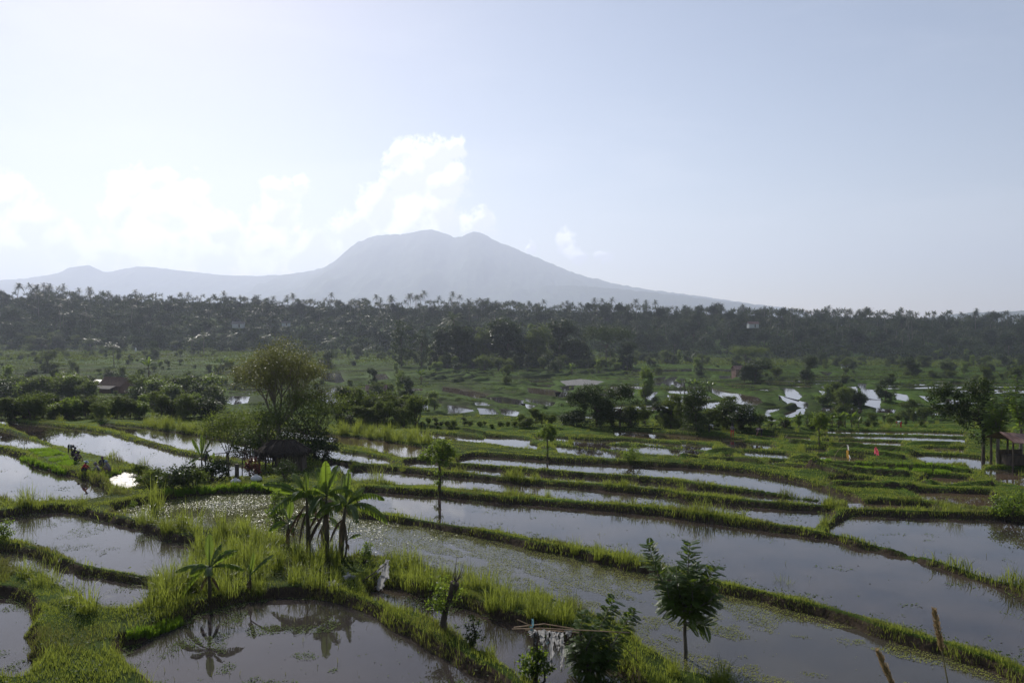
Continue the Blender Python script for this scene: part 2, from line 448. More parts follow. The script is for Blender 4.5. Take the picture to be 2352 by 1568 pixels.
class MB:
    """collects tubes, leaves, boxes into one mesh"""

    def __init__(self):
        self.v, self.f, self.n, self.mi = [], {3: [], 4: []}, 0, {3: [], 4: []}

    def add(self, verts, quads=None, tris=None, mi=0):
        verts = np.asarray(verts, float).reshape(-1, 3)
        if quads is not None and len(quads):
            q = np.asarray(quads, np.int64) + self.n
            self.f[4].append(q)
            self.mi[4].append(np.full(len(q), mi))
        if tris is not None and len(tris):
            q = np.asarray(tris, np.int64) + self.n
            self.f[3].append(q)
            self.mi[3].append(np.full(len(q), mi))
        self.v.append(verts)
        self.n += len(verts)

    def tube(self, pts, rad, k=6, mi=0, cap=True):
        pts = np.asarray(pts, float)
        n = len(pts)
        rad = np.broadcast_to(np.asarray(rad, float), (n,))
        tang = np.gradient(pts, axis=0)
        tang /= np.linalg.norm(tang, axis=1)[:, None] + 1e-12
        ref = np.array([0.31, .87, .1]) if abs(tang[0][2]) > .7 else np.array([0, 0, 1.])
        a = np.cross(tang, ref)
        a /= np.linalg.norm(a, axis=1)[:, None] + 1e-12
        b = np.cross(tang, a)
        th = np.arange(k) / k * 2 * PI
        ring = pts[:, None, :] + rad[:, None, None] * (np.cos(th)[None, :, None] * a[:, None, :] + np.sin(th)[None, :, None] * b[:, None, :])
        v = ring.reshape(-1, 3)
        i = np.arange(n - 1)[:, None] * k
        j = np.arange(k)[None, :]
        j2 = (j + 1) % k
        q = np.stack([i + j, i + j2, i + k + j2, i + k + j], -1).reshape(-1, 4)
        v = np.concatenate([v, pts[:1], pts[-1:]])
        t = []
        if cap:
            e = (n - 1) * k
            t = [[n * k, (jj + 1) % k, jj] for jj in range(k)] + [[n * k + 1, e + jj, e + (jj + 1) % k] for jj in range(k)]
        self.add(v, q, t, mi)

    def leaves(self, p, d, L, W, nrm=None, mi=0, fold=0.0):
        """rhombic leaves: base points p (n,3), directions d, length, width"""
        p = np.asarray(p, float)
        n = len(p)
        d = np.asarray(d, float)
        d = d / (np.linalg.norm(d, axis=1)[:, None] + 1e-9)
        if nrm is None:
            nrm = rng.normal(size=(n, 3)) + np.array([0, 0, .8])
        s = np.cross(d, nrm)
        s /= np.linalg.norm(s, axis=1)[:, None] + 1e-9
        nn = np.cross(s, d)
        L = np.broadcast_to(np.asarray(L, float), (n,))[:, None]
        W = np.broadcast_to(np.asarray(W, float), (n,))[:, None]
        mid = p + d * L * .45
        v = np.stack([p, mid + s * W * .5 + nn * W * fold, p + d * L, mid - s * W * .5 + nn * W * fold], 1).reshape(-1, 3)
        q = np.arange(n * 4).reshape(n, 4)
        self.add(v, q, None, mi)

    def box(self, c, s, rot=None, mi=0, taper=1.0):
        x, y, z = np.asarray(s) / 2
        v = np.array([[-x, -y, -z], [x, -y, -z], [x, y, -z], [-x, y, -z], [-x * taper, -y * taper, z], [x * taper, -y * taper, z], [x * taper, y * taper, z], [-x * taper, y * taper, z]])
        if rot is not None:
            v = v @ np.array(rot).T
        v = v + np.asarray(c)
        q = [[0, 3, 2, 1], [4, 5, 6, 7], [0, 1, 5, 4], [1, 2, 6, 5], [2, 3, 7, 6], [3, 0, 4, 7]]
        self.add(v, q, None, mi)

    def mesh(self, name, *mats, smooth=False):
        fl, mi = [], []
        for k in (4, 3):
            if self.f[k]:
                fl.append(np.concatenate(self.f[k]))
                mi.append(np.concatenate(self.mi[k]))
        return raw_mesh(name, np.concatenate(self.v), fl, mats, smooth, np.concatenate(mi))


def rotz(a):
    c, s = math.cos(a), math.sin(a)
    return np.array([[c, -s, 0], [s, c, 0], [0, 0, 1.]])


def link(o, parent=None):
    COL.objects.link(o)
    if parent is not None:
        o.parent = parent
    return o


def obj(name, me, parent=None, loc=None):
    o = D.objects.new(name, me)
    link(o, parent)
    if loc is not None:
        o.location = loc
    return o


def struct(name, me, kind='structure'):
    o = obj(name, me)
    o['kind'] = kind
    return o


def tag(o, label, cat, group=None):
    o['label'] = label
    o['category'] = cat
    if group:
        o['group'] = group
    return o


def place(name, proto, loc, rz=0.0, s=1.0, label='', cat='', group=None, sz=None, tilt=(0, 0)):
    """proto: a mesh (single-mesh thing) or list of (part name, mesh, [sub-parts])"""
    if isinstance(proto, list):
        o = D.objects.new(name, None)
        o.empty_display_size = .2
        link(o)
        for pr in proto:
            c = obj(pr[0], pr[1], o)
            for sub in (pr[2] if len(pr) > 2 else []):
                obj(sub[0], sub[1], c)
    else:
        o = obj(name, proto)
    o.location = loc
    o.rotation_euler = (tilt[0], tilt[1], rz)
    o.scale = (s, s, sz if sz else s)
    return tag(o, label, cat, group)
# ------------------------------------------------------------------ materials
def new_mat(name):
    m = D.materials.new(name)
    m.use_nodes = True
    nt = m.node_tree
    nt.nodes.clear()
    return m, nt, nt.nodes, nt.links


def N(nodes, t, **kw):
    n = nodes.new(t)
    for k, v in kw.items():
        if k.startswith('i_'):
            key = k[2:]
            n.inputs[int(key) if key.isdigit() else key.replace('_', ' ')].default_value = v
        else:
            setattr(n, k, v)
    return n


def ramp(nodes, stops):
    r = nodes.new('ShaderNodeValToRGB')
    e = r.color_ramp.elements
    while len(e) < len(stops):
        e.new(.5)
    for i, (p, c) in enumerate(stops):
        e[i].position = p
        e[i].color = (*c, 1)
    return r


def leaf_mat(name, c0, c1, trans, tw=.4, rough=.45, scale=3.0, spec=.35, objvar=True):
    m, nt, nd, lk = new_mat(name)
    out = N(nd, 'ShaderNodeOutputMaterial')
    geo = N(nd, 'ShaderNodeNewGeometry')
    noise = N(nd, 'ShaderNodeTexNoise', i_Scale=scale, i_Detail=3.0)
    lk.new(geo.outputs['Position'], noise.inputs['Vector'])
    f = noise.outputs['Fac']
    if objvar:
        oi = N(nd, 'ShaderNodeObjectInfo')
        ri = N(nd, 'ShaderNodeMath', operation='MULTIPLY_ADD', i_1=.35, i_2=-.17)
        lk.new(oi.outputs['Random'], ri.inputs[0])
        ad = N(nd, 'ShaderNodeMath', operation='ADD')
        lk.new(f, ad.inputs[0])
        lk.new(ri.outputs[0], ad.inputs[1])
        f = ad.outputs[0]
    isl = N(nd, 'ShaderNodeMath', operation='MULTIPLY_ADD', i_1=.3, i_2=-.15)
    lk.new(geo.outputs['Random Per Island'], isl.inputs[0])
    ad2 = N(nd, 'ShaderNodeMath', operation='ADD')
    lk.new(f, ad2.inputs[0])
    lk.new(isl.outputs[0], ad2.inputs[1])
    r = ramp(nd, [(.3, c0), (.7, c1)])
    lk.new(ad2.outputs[0], r.inputs[0])
    p = N(nd, 'ShaderNodeBsdfPrincipled', i_Roughness=rough)
    p.inputs['Specular IOR Level'].default_value = spec
    lk.new(r.outputs[0], p.inputs['Base Color'])
    t = N(nd, 'ShaderNodeBsdfTranslucent')
    mul = N(nd, 'ShaderNodeMix', data_type='RGBA', blend_type='MIX')
    mul.inputs[0].default_value = .6
    lk.new(r.outputs[0], mul.inputs[6])
    mul.inputs[7].default_value = (*trans, 1)
    lk.new(mul.outputs[2], t.inputs['Color'])
    mx = N(nd, 'ShaderNodeMixShader', i_0=tw)
    lk.new(p.outputs[0], mx.inputs[1])
    lk.new(t.outputs[0], mx.inputs[2])
    lk.new(mx.outputs[0], out.inputs[0])
    return m


def simple_mat(name, c0, c1, rough=.8, scale=6.0, spec=.3, bump=0.0, stretch=(1, 1, 1), coord='Object', detail=5.0):
    m, nt, nd, lk = new_mat(name)
    out = N(nd, 'ShaderNodeOutputMaterial')
    tc = N(nd, 'ShaderNodeTexCoord')
    mp = N(nd, 'ShaderNodeMapping')
    mp.inputs['Scale'].default_value = stretch
    lk.new(tc.outputs[coord], mp.inputs[0])
    noise = N(nd, 'ShaderNodeTexNoise', i_Scale=scale, i_Detail=detail)
    lk.new(mp.outputs[0], noise.inputs['Vector'])
    r = ramp(nd, [(.32, c0), (.68, c1)])
    lk.new(noise.outputs['Fac'], r.inputs[0])
    p = N(nd, 'ShaderNodeBsdfPrincipled', i_Roughness=rough)
    p.inputs['Specular IOR Level'].default_value = spec
    lk.new(r.outputs[0], p.inputs['Base Color'])
    if bump:
        b = N(nd, 'ShaderNodeBump', i_Strength=bump, i_Distance=.05)
        lk.new(noise.outputs['Fac'], b.inputs['Height'])
        lk.new(b.outputs[0], p.inputs['Normal'])
    lk.new(p.outputs[0], out.inputs[0])
    return m


def water_mat(name, c0, c1, ripple=.02, rough=.02, mud=0.0):
    m, nt, nd, lk = new_mat(name)
    out = N(nd, 'ShaderNodeOutputMaterial')
    geo = N(nd, 'ShaderNodeNewGeometry')
    n1 = N(nd, 'ShaderNodeTexNoise', i_Scale=.35, i_Detail=4.0)
    lk.new(geo.outputs['Position'], n1.inputs['Vector'])
    r = ramp(nd, [(.35, c0), (.65, c1)])
    lk.new(n1.outputs['Fac'], r.inputs[0])
    p = N(nd, 'ShaderNodeBsdfPrincipled', i_Roughness=rough, i_IOR=1.38)
    lk.new(r.outputs[0], p.inputs['Base Color'])
    n2 = N(nd, 'ShaderNodeTexNoise', i_Scale=3.0, i_Detail=3.0)
    lk.new(geo.outputs['Position'], n2.inputs['Vector'])
    b = N(nd, 'ShaderNodeBump', i_Strength=ripple, i_Distance=.05)
    lk.new(n2.outputs['Fac'], b.inputs['Height'])
    lk.new(b.outputs[0], p.inputs['Normal'])
    if mud:
        # lumps of wet earth break through the film of water
        n3 = N(nd, 'ShaderNodeTexNoise', i_Scale=2.2, i_Detail=6.0)
        lk.new(geo.outputs['Position'], n3.inputs['Vector'])
        rr = ramp(nd, [(.36, (0, 0, 0)), (.42, (1, 1, 1))])
        lk.new(n3.outputs['Fac'], rr.inputs[0])
        b2 = N(nd, 'ShaderNodeBump', i_Strength=.8, i_Distance=.15)
        lk.new(n3.outputs['Fac'], b2.inputs['Height'])
        q = N(nd, 'ShaderNodeBsdfPrincipled', i_Roughness=.5)
        q.inputs['Base Color'].default_value = (.055, .045, .035, 1)
        lk.new(b2.outputs[0], q.inputs['Normal'])
        mx = N(nd, 'ShaderNodeMixShader')
        lk.new(rr.outputs[0], mx.inputs[0])
        lk.new(p.outputs[0], mx.inputs[1])
        lk.new(q.outputs[0], mx.inputs[2])
        lk.new(mx.outputs[0], out.inputs[0])
    else:
        lk.new(p.outputs[0], out.inputs[0])
    return m


def ground_mat():
    m, nt, nd, lk = new_mat('terrace_earth')
    out = N(nd, 'ShaderNodeOutputMaterial')
    geo = N(nd, 'ShaderNodeNewGeometry')
    sep = N(nd, 'ShaderNodeSeparateXYZ')
    lk.new(geo.outputs['Normal'], sep.inputs[0])
    n1 = N(nd, 'ShaderNodeTexNoise', i_Scale=.5, i_Detail=6.0)
    n2 = N(nd, 'ShaderNodeTexNoise', i_Scale=.035, i_Detail=5.0)
    n3 = N(nd, 'ShaderNodeTexNoise', i_Scale=7.0, i_Detail=4.0)
    for n in (n1, n2, n3):
        lk.new(geo.outputs['Position'], n.inputs['Vector'])
    green = ramp(nd, [(.3, (.030, .050, .012)), (.55, (.055, .095, .018)), (.75, (.085, .12, .03))])
    lk.new(n1.outputs['Fac'], green.inputs[0])
    g2 = ramp(nd, [(.38, (.5, .48, .42)), (.62, (1.0, 1.05, .8))])
    lk.new(n2.outputs['Fac'], g2.inputs[0])
    mg = N(nd, 'ShaderNodeMix', data_type='RGBA', blend_type='MULTIPLY')
    mg.inputs[0].default_value = 1
    lk.new(green.outputs[0], mg.inputs[6])
    lk.new(g2.outputs[0], mg.inputs[7])
    mud = ramp(nd, [(.3, (.028, .021, .015)), (.7, (.06, .045, .032))])
    lk.new(n3.outputs['Fac'], mud.inputs[0])
    # steep faces are bare earth
    sl = N(nd, 'ShaderNodeMath', operation='MULTIPLY_ADD', i_1=.35, i_2=-.17)
    lk.new(n3.outputs['Fac'], sl.inputs[0])
    a = N(nd, 'ShaderNodeMath', operation='ADD')
    lk.new(sep.outputs['Z'], a.inputs[0])
    lk.new(sl.outputs[0], a.inputs[1])
    mr = N(nd, 'ShaderNodeMapRange')
    mr.inputs['From Min'].default_value = .8
    mr.inputs['From Max'].default_value = .96
    lk.new(a.outputs[0], mr.inputs['Value'])
    mx = N(nd, 'ShaderNodeMix', data_type='RGBA')
    lk.new(mr.outputs[0], mx.inputs[0])
    # beyond the hedge the bank faces are overgrown, their shade put into the green
    sp = N(nd, 'ShaderNodeSeparateXYZ')
    lk.new(geo.outputs['Position'], sp.inputs[0])
    fy = N(nd, 'ShaderNodeMapRange')
    fy.inputs['From Min'].default_value = 130
    fy.inputs['From Max'].default_value = 165
    lk.new(sp.outputs['Y'], fy.inputs['Value'])
    mo = N(nd, 'ShaderNodeMix', data_type='RGBA')
    lk.new(fy.outputs[0], mo.inputs[0])
    lk.new(mud.outputs[0], mo.inputs[6])
    mo.inputs[7].default_value = (.026, .036, .012, 1)
    lk.new(mo.outputs[2], mx.inputs[6])
    lk.new(mg.outputs[2], mx.inputs[7])
    p = N(nd, 'ShaderNodeBsdfPrincipled', i_Roughness=.85)
    p.inputs['Specular IOR Level'].default_value = .02
    lk.new(mx.outputs[2], p.inputs['Base Color'])
    b = N(nd, 'ShaderNodeBump', i_Strength=.6, i_Distance=.08)
    lk.new(n3.outputs['Fac'], b.inputs['Height'])
    lk.new(b.outputs[0], p.inputs['Normal'])
    lk.new(p.outputs[0], out.inputs[0])
    return m


M_GROUND = ground_mat()
M_WATER = {'clear': water_mat('paddy_water', (.018, .015, .016), (.052, .040, .032)),
           'weedy': water_mat('still_water', (.030, .025, .025), (.042, .035, .032), .03),
           'murky': water_mat('muddy_water', (.060, .042, .028), (.085, .060, .040), .02),
           'algae': water_mat('algae_water', (.034, .030, .026), (.055, .048, .036), .03),
           'mud': water_mat('wet_mud', (.06, .05, .04), (.08, .065, .05), .1, .08, 1)}
M_GRASS = leaf_mat('grass_blade', (.045, .075, .010), (.125, .165, .032), (.36, .41, .055), .53, .45, .6, .3, False)
M_GRASS_DRY = leaf_mat('dull_grass_blade', (.06, .075, .02), (.12, .12, .04), (.24, .25, .05), .45, .5, .8, .3, False)
M_RICE = leaf_mat('rice_seedling', (.09, .17, .015), (.14, .24, .02), (.30, .46, .03), .5, .45, 1.0, .25)
M_LEAF = leaf_mat('green_leaf', (.028, .050, .014), (.070, .102, .026), (.22, .28, .045), .46, .55, 1.2, .07)
M_LEAF_DARK = leaf_mat('dark_leaf', (.018, .034, .011), (.042, .066, .018), (.09, .13, .02), .3, .5, .8, .12)
M_LEAF_FAR = leaf_mat('far_leaf', (.014, .024, .009), (.032, .048, .015), (.06, .085, .015), .14, .8, .25, 0)
M_PALM_FAR = leaf_mat('far_palm_leaf', (.016, .028, .011), (.040, .056, .018), (.08, .11, .02), .18, .5, .4, .12)
M_HERB = leaf_mat('rank_herbage', (.022, .042, .007), (.070, .10, .018), (.19, .24, .03), .40, .8, .12, 0, False)
M_HERB_DRY = leaf_mat('dull_herbage', (.04, .05, .018), (.085, .085, .03), (.15, .16, .03), .3, .8, .2, 0, False)
M_LEAF_SES = leaf_mat('feathery_leaf', (.026, .06, .013), (.07, .125, .022), (.30, .40, .04), .55, .45, 1.5, .2)
M_LEAF_OLIVE = leaf_mat('olive_leaf', (.042, .056, .018), (.085, .098, .028), (.24, .25, .05), .42, .5, 1.0)
M_LEAF_RED = leaf_mat('red_leaf', (.05, .014, .012), (.10, .025, .018), (.16, .03, .02), .4, .4, 2.0)
M_PALM = leaf_mat('palm_leaf', (.024, .042, .014), (.055, .08, .024), (.13, .17, .03), .3, .45, .7, .18)
M_BANANA = leaf_mat('banana_leaf', (.035, .07, .014), (.085, .13, .028), (.27, .38, .03), .5, .3, 1.5, .5)
M_BANANA_DRY = leaf_mat('dry_banana_leaf', (.06, .043, .028), (.12, .088, .05), (.13, .09, .04), .3, .6, 3.0, .2)
M_STEM = simple_mat('banana_stem', (.05, .045, .03), (.11, .09, .05), .6, 5, .3, .2, (1, 1, .3))
M_BARK = simple_mat('bark', (.045, .035, .028), (.12, .095, .075), .85, 9, .2, .5, (1, 1, .25))
M_BARK_PALE = simple_mat('pale_bark', (.10, .085, .07), (.22, .19, .16), .85, 9, .2, .4, (1, 1, .25))
M_BAMBOO = simple_mat('dry_bamboo', (.22, .14, .08), (.38, .27, .16), .6, 8, .3, .1, (1, 1, 1))
M_THATCH = simple_mat('thatch', (.02, .016, .013), (.05, .04, .033), .95, 14, .1, .6, (1, 1, .3))
M_WOOD = simple_mat('old_wood', (.05, .038, .03), (.11, .085, .065), .85, 8, .2, .3, (1, 1, .2))
M_TILE = simple_mat('clay_tile', (.07, .042, .03), (.14, .085, .06), .85, 3, .2, .4)
M_RUST = simple_mat('rusty_sheet', (.11, .05, .035), (.24, .15, .12), .6, 1.6, .4, .2)
M_SHEET = simple_mat('grey_sheet', (.12, .11, .10), (.18, .165, .155), .85, 2, .08, .2)
M_WALL = simple_mat('brick_wall', (.13, .07, .05), (.2, .12, .09), .9, 4, .2, .2)
M_PLASTER = simple_mat('pale_plaster', (.3, .34, .36), (.45, .48, .48), .9, 2, .2, .1)
M_WHITE = simple_mat('white_paint', (.6, .6, .58), (.8, .8, .78), .6, 2, .3)
M_PLASTIC = leaf_mat('white_plastic', (.28, .28, .30), (.5, .49, .5), (.5, .5, .5), .4, .35, 6, .4)
M_PLASTIC_BLUE = leaf_mat('blue_plastic', (.10, .20, .26), (.16, .30, .36), (.15, .3, .35), .4, .35, 6, .4)
M_SEED = leaf_mat('seed_head', (.2, .15, .085), (.36, .27, .16), (.42, .31, .17), .4, .7, 60, .2)
M_STRAW = simple_mat('straw_stalk', (.14, .12, .07), (.24, .2, .11), .7, 20, .2)
M_SKIN = simple_mat('skin', (.14, .07, .045), (.2, .105, .07), .55, 10, .3)
M_MOUNT = simple_mat('mountain_forest', (.022, .036, .018), (.05, .07, .03), .95, .012, .05, 0, (1, 1, 1), 'Object', 8)


def cloth(name, c):
    return simple_mat(name, tuple(v * .8 for v in c), c, .85, 14, .15)


C_RED = cloth('red_cloth', (.42, .03, .045))
C_GREY = cloth('grey_cloth', (.2, .18, .19))
C_DARK = cloth('dark_cloth', (.035, .03, .045))
C_MAUVE = cloth('mauve_cloth', (.17, .12, .14))
C_WHITE = cloth('white_cloth', (.65, .63, .63))
C_BLUE = cloth('pale_blue_cloth', (.3, .36, .45))
C_TAN = cloth('straw_hat', (.4, .3, .18))
C_PINK = leaf_mat('pink_cloth', (.6, .08, .13), (.75, .14, .2), (.8, .2, .25), .4, .8, 4, .1)
C_YELLOW = leaf_mat('yellow_cloth', (.6, .3, .05), (.75, .42, .08), (.8, .5, .1), .4, .8, 4, .1)
C_PALE = leaf_mat('pale_cloth', (.6, .6, .6), (.75, .75, .75), (.8, .8, .8), .4, .8, 4, .1)
# ------------------------------------------------------------------ terrain sheet
prepare_ponds()
prepare_valley()
for h, w, spec in [
    (1.2, 2.2, (5, (580, 302), (700, 277), (830, 272), (1000, 258))),
    (1.2, 2.2, (5, (640, 322), (760, 302), (880, 282), (1020, 287))),
    (1.3, 2.2, (5, (780, 337), (900, 303), (1030, 300))),
    (1.2, 2.2, (5, (1240, 290), (1400, 287), (1500, 268))),
    (1.2, 2.2, (5, (1250, 265), (1350, 262), (1400, 262), (1500, 252))),
    (1.2, 2.0, (5, (1260, 305), (1450, 300), (1580, 285))),
    (1.0, 2.0, (5, (920, 330), (1030, 325), (1200, 345), (1320, 355))),
    (1.2, 2.2, (5, (1640, 280), (1780, 262), (1900, 255))),
    (1.0, 2.0, (5, (1740, 300), (1860, 290), (1990, 275))),
    (.6, 1.1, (5, (430, 395), (600, 425), (740, 450), (900, 480))),
    (.6, 1.1, (5, (480, 430), (700, 465), (900, 500))),
    (.6, 1.1, (5, (760, 355), (960, 400), (1100, 420))),
    (.6, 1.1, (5, (900, 345), (1100, 390), (1250, 425), (1460, 455))),
    (.6, 1.1, (5, (1050, 470), (1250, 490), (1400, 520))),
    (.7, 1.2, (6, (210, 372), (400, 400), (600, 430), (760, 462))),
    (.7, 1.2, (6, (560, 360), (700, 400), (900, 450))),
    (.7, 1.2, (6, (380, 480), (520, 495), (620, 500))),
    (.8, 1.4, (6, (700, 530), (780, 500), (860, 505))),
    (.8, 1.4, (6, (1180, 370), (1220, 410), (1240, 440), (1300, 470), (1480, 490))),
    (.7, 1.3, (6, (1080, 345), (1210, 325))),
    (.5, 1.1, (4, (0, 195), (300, 185), (600, 190))),
    (.5, 1.1, (4, (0, 150), (260, 150), (560, 150), (900, 155))),
    (.5, 1.1, (4, (0, 125), (400, 122), (800, 128))),
    (.5, 1.1, (4, (880, 130), (1100, 130), (1300, 145))),
    (.8, 1.3, (4, (1000, 360), (1200, 320), (1350, 305), (1500, 300))),
    (.8, 1.3, (4, (1200, 400), (1380, 350), (1500, 330))),
    (.5, 1.0, (6, (1500, 300), (1800, 310), (2200, 300))),
    (.46, .62, (6, (0, 828), (300, 822), (640, 858), (900, 880))),
    (.46, .62, (6, (0, 888), (350, 880), (700, 930), (1000, 980), (1300, 1045))),
    (.46, .62, (6, (760, 775), (1100, 800), (1500, 826), (1960, 882))),
    (.46, .62, (6, (860, 826), (1150, 845), (1500, 872))),
    (.46, .62, (6, (700, 905), (1000, 930), (1400, 950), (1950, 985))),
    (.46, .62, (6, (900, 960), (1200, 985), (1600, 1010), (1700, 1060), (2100, 1075))),
    (.46, .62, (6, (1050, 1075), (1400, 1090), (1560, 1085))),
    (.40, .55, (6, (360, 682), (700, 700), (1000, 708))),
    (.40, .55, (6, (0, 690), (300, 715), (640, 745), (900, 770), (1300, 770), (1900, 785))),
    (.40, .55, (5, (560, 660), (900, 700), (1300, 735), (1800, 760), (2352, 790))),
    (.40, .55, (5, (620, 720), (1000, 762), (1400, 795), (1700, 845), (2000, 875))),
    (.5, 1.0, (6, (1500, 330), (1750, 345), (2100, 330))),
]:
    wall(h, w, *spec)


def build_ground():
    ys = list(np.arange(-6, 15, .6))
    y = 15.0
    while y < 160:
        ys.append(y)
        y += max(.075, .0040 * y)
    while y < 480:
        ys.append(y)
        y += .0027 * y
    while y < 620:
        ys.append(y)
        y += .006 * y
    while y < 13500:
        ys.append(y)
        y += .03 * y
    ys = np.array(ys)
    u = np.linspace(-1, 1, 760)
    wid = np.where(ys < 0, 12, 12 + ys * .74)
    X = wid[:, None] * u[None, :]
    Y = np.repeat(ys[:, None], len(u), 1)
    Z = np.empty_like(X)
    for i in range(0, len(ys), 80):
        Z[i:i + 80] = land(X[i:i + 80], Y[i:i + 80])
    r, c = X.shape
    v = np.stack([X, Y, Z], -1).reshape(-1, 3)
    i = np.arange(r - 1)[:, None] * c
    j = np.arange(c - 1)[None, :]
    q = np.stack([i + j, i + j + 1, i + c + j + 1, i + c + j], -1).reshape(-1, 4)
    return raw_mesh('ground', v, [q], [M_GROUND], True)


struct('ground', build_ground())

for P in PONDS:
    pts = P['pts']
    c = pts.mean(0)
    nx = len(pts)
    a, b = np.roll(pts, 1, 0), np.roll(pts, -1, 0)
    area = .5 * np.sum(pts[:, 0] * np.roll(pts[:, 1], -1) - np.roll(pts[:, 0], -1) * pts[:, 1])
    t = b - a
    nrm = np.stack([t[:, 1], -t[:, 0]], 1) * np.sign(area)
    nrm /= np.linalg.norm(nrm, axis=1)[:, None] + 1e-9
    o = pts + nrm * (.35 if P['bank'] < .45 else .8)
    me = D.meshes.new('paddy_water')
    me.from_pydata([(p[0], p[1], P['z']) for p in (o if area > 0 else o[::-1])], [], [list(range(nx))])
    me.materials.append(M_WATER[P['kind']])
    me.update()
    struct('paddy_water', me)

# flooded fields of the middle valley
for c in np.nonzero(VALLEY['fl'])[0]:
    k = np.nonzero(VALLEY['inv'] == c)[0]
    X, Y, zc = VALLEY['X'][k], VALLEY['Y'][k], VALLEY['z'][c]
    dm = land(X, Y, True)[1]
    X, Y = X[dm > 3.5], Y[dm > 3.5]
    n = len(X)
    if n < 20:
        continue
    v = np.stack([np.stack([X + a, Y + b, np.full(n, zc - .06)], 1) for a, b in ((-.5, -.5), (.5, -.5), (.5, .5), (-.5, .5))], 1).reshape(-1, 3)
    struct('paddy_water', raw_mesh('paddy_water', v, [np.arange(n * 4).reshape(n, 4)], [M_WATER['clear' if c % 3 else 'murky']]))

# ------------------------------------------------------------------ mountains
def ridge_mesh(name, sil, yd, depth, seed, rough, base=-60, back=1.0):
    sil = np.array(sil, float)
    xs = np.linspace(sil[0, 0], sil[-1, 0], 420)
    hv = np.interp(xs, sil[:, 0], sil[:, 1])
    # soften the polyline a little
    k = np.ones(7) / 7
    hv = np.convolve(np.pad(hv, 3, 'edge'), k, 'valid')
    X = (xs - 1176) / F * yd
    H = (753 - hv) / F * yd
    vs = np.linspace(-1, 1, 90)
    XX = np.repeat(X[None, :], len(vs), 0)
    YY = yd + vs[:, None] * depth * np.where(vs[:, None] < 0, 1, back) + 0 * XX
    prof = np.clip(1 - np.abs(vs), 0, 1)[:, None]
    prof = prof ** 1.15
    # gullies run down the slope
    rid = np.abs(fbm(XX / (yd * .04) + seed, YY / (yd * .13), 4, seed) - .5) * 2
    ZZ = base + (H[None, :] - base) * prof
    amp = (1 - prof) * prof * 4
    ZZ = ZZ + amp * (rid - .4) * yd * .017
    ZZ = ZZ + rough * (fbm(XX / (yd * .004), YY / (yd * .004), 3, seed + 3) - .5) * np.clip(prof * 3, 0, 1)
    r, c = XX.shape
    v = np.stack([XX, YY, ZZ], -1).reshape(-1, 3)
    i = np.arange(r - 1)[:, None] * c
    j = np.arange(c - 1)[None, :]
    q = np.stack([i + j, i + j + 1, i + c + j + 1, i + c + j], -1).reshape(-1, 4)
    return raw_mesh(name, v, [q], [M_MOUNT], True)


struct('mountain', ridge_mesh('mountain', [(380, 705), (520, 680), (600, 655), (650, 632), (690, 625), (745, 614), (760, 606), (790, 582), (815, 560), (835, 548), (862, 541), (900, 538), (940, 536), (960, 530),
                                           (985, 525), (1000, 525), (1022, 534), (1050, 548), (1060, 541), (1080, 531), (1095, 529), (1110, 534), (1150, 557), (1180, 567), (1220, 585), (1270, 605),
                                           (1320, 627), (1370, 640), (1420, 652), (1480, 662), (1560, 673), (1640, 684), (1700, 692), (1760, 703), (1850, 722), (1960, 735)], 9600, 4000, 5, 30))
struct('hills', ridge_mesh('hills', [(-420, 690), (-200, 665), (-60, 648), (0, 643), (80, 636), (140, 626), (160, 615), (185, 608), (205, 607), (225, 616), (240, 624), (275, 619), (310, 612), (345, 611),
                                     (400, 618), (470, 626), (530, 631), (600, 632), (660, 628), (720, 640), (800, 660), (900, 690)], 10200, 3000, 17, 26))
struct('hills', ridge_mesh('hills', [(1150, 735), (1250, 655), (1320, 655), (1400, 660), (1480, 668), (1560, 678), (1640, 688), (1720, 697), (1790, 712), (1850, 730), (1900, 745)], 7600, 2000, 29, 26))
struct('hills', ridge_mesh('hills', [(2080, 735), (2180, 722), (2250, 716), (2330, 714), (2420, 708), (2520, 705), (2600, 715)], 5200, 1200, 41, 16))

# ------------------------------------------------------------------ air
HZ_DENS = 0.00013
bm = MB()
bm.box((0, 6500, (1260 - 70) / 2), (21000, 14600, 1260 + 70))
hz = bm.mesh('haze')
m, nt, nd, lk = new_mat('haze_air')
out = N(nd, 'ShaderNodeOutputMaterial')
pv = N(nd, 'ShaderNodeVolumePrincipled', i_Density=HZ_DENS, i_Anisotropy=.36)
pv.inputs['Color'].default_value = (.72, .79, .98, 1)
pv.inputs['Density Attribute'].default_value = ''
lk.new(pv.outputs[0], out.inputs['Volume'])
hz.materials.append(m)
struct('haze', hz, 'stuff')

# ------------------------------------------------------------------ sky and sun
w = D.worlds.new('World')
SC.world = w
w.use_nodes = True
nt = w.node_tree
nd, lk = nt.nodes, nt.links
nd.clear()
out = N(nd, 'ShaderNodeOutputWorld')
bg = N(nd, 'ShaderNodeBackground', i_Strength=.088)
sky = N(nd, 'ShaderNodeTexSky')
sky.sky_type = 'NISHITA'
sky.sun_disc = False
sky.sun_elevation = SUN_EL
sky.sun_rotation = SUN_AZ
sky.altitude = 100
sky.air_density = 1.0
sky.dust_density = .35
sky.ozone_density = 1.2
tc = N(nd, 'ShaderNodeTexCoord')
vn = N(nd, 'ShaderNodeVectorMath', operation='NORMALIZE')
lk.new(tc.outputs['Generated'], vn.inputs[0])
nz = N(nd, 'ShaderNodeTexNoise', i_Scale=38.0, i_Detail=9.0, i_Roughness=.66)
lk.new(vn.outputs[0], nz.inputs['Vector'])
nz2 = N(nd, 'ShaderNodeTexNoise', i_Scale=20.0, i_Detail=4.0)
lk.new(vn.outputs[0], nz2.inputs['Vector'])
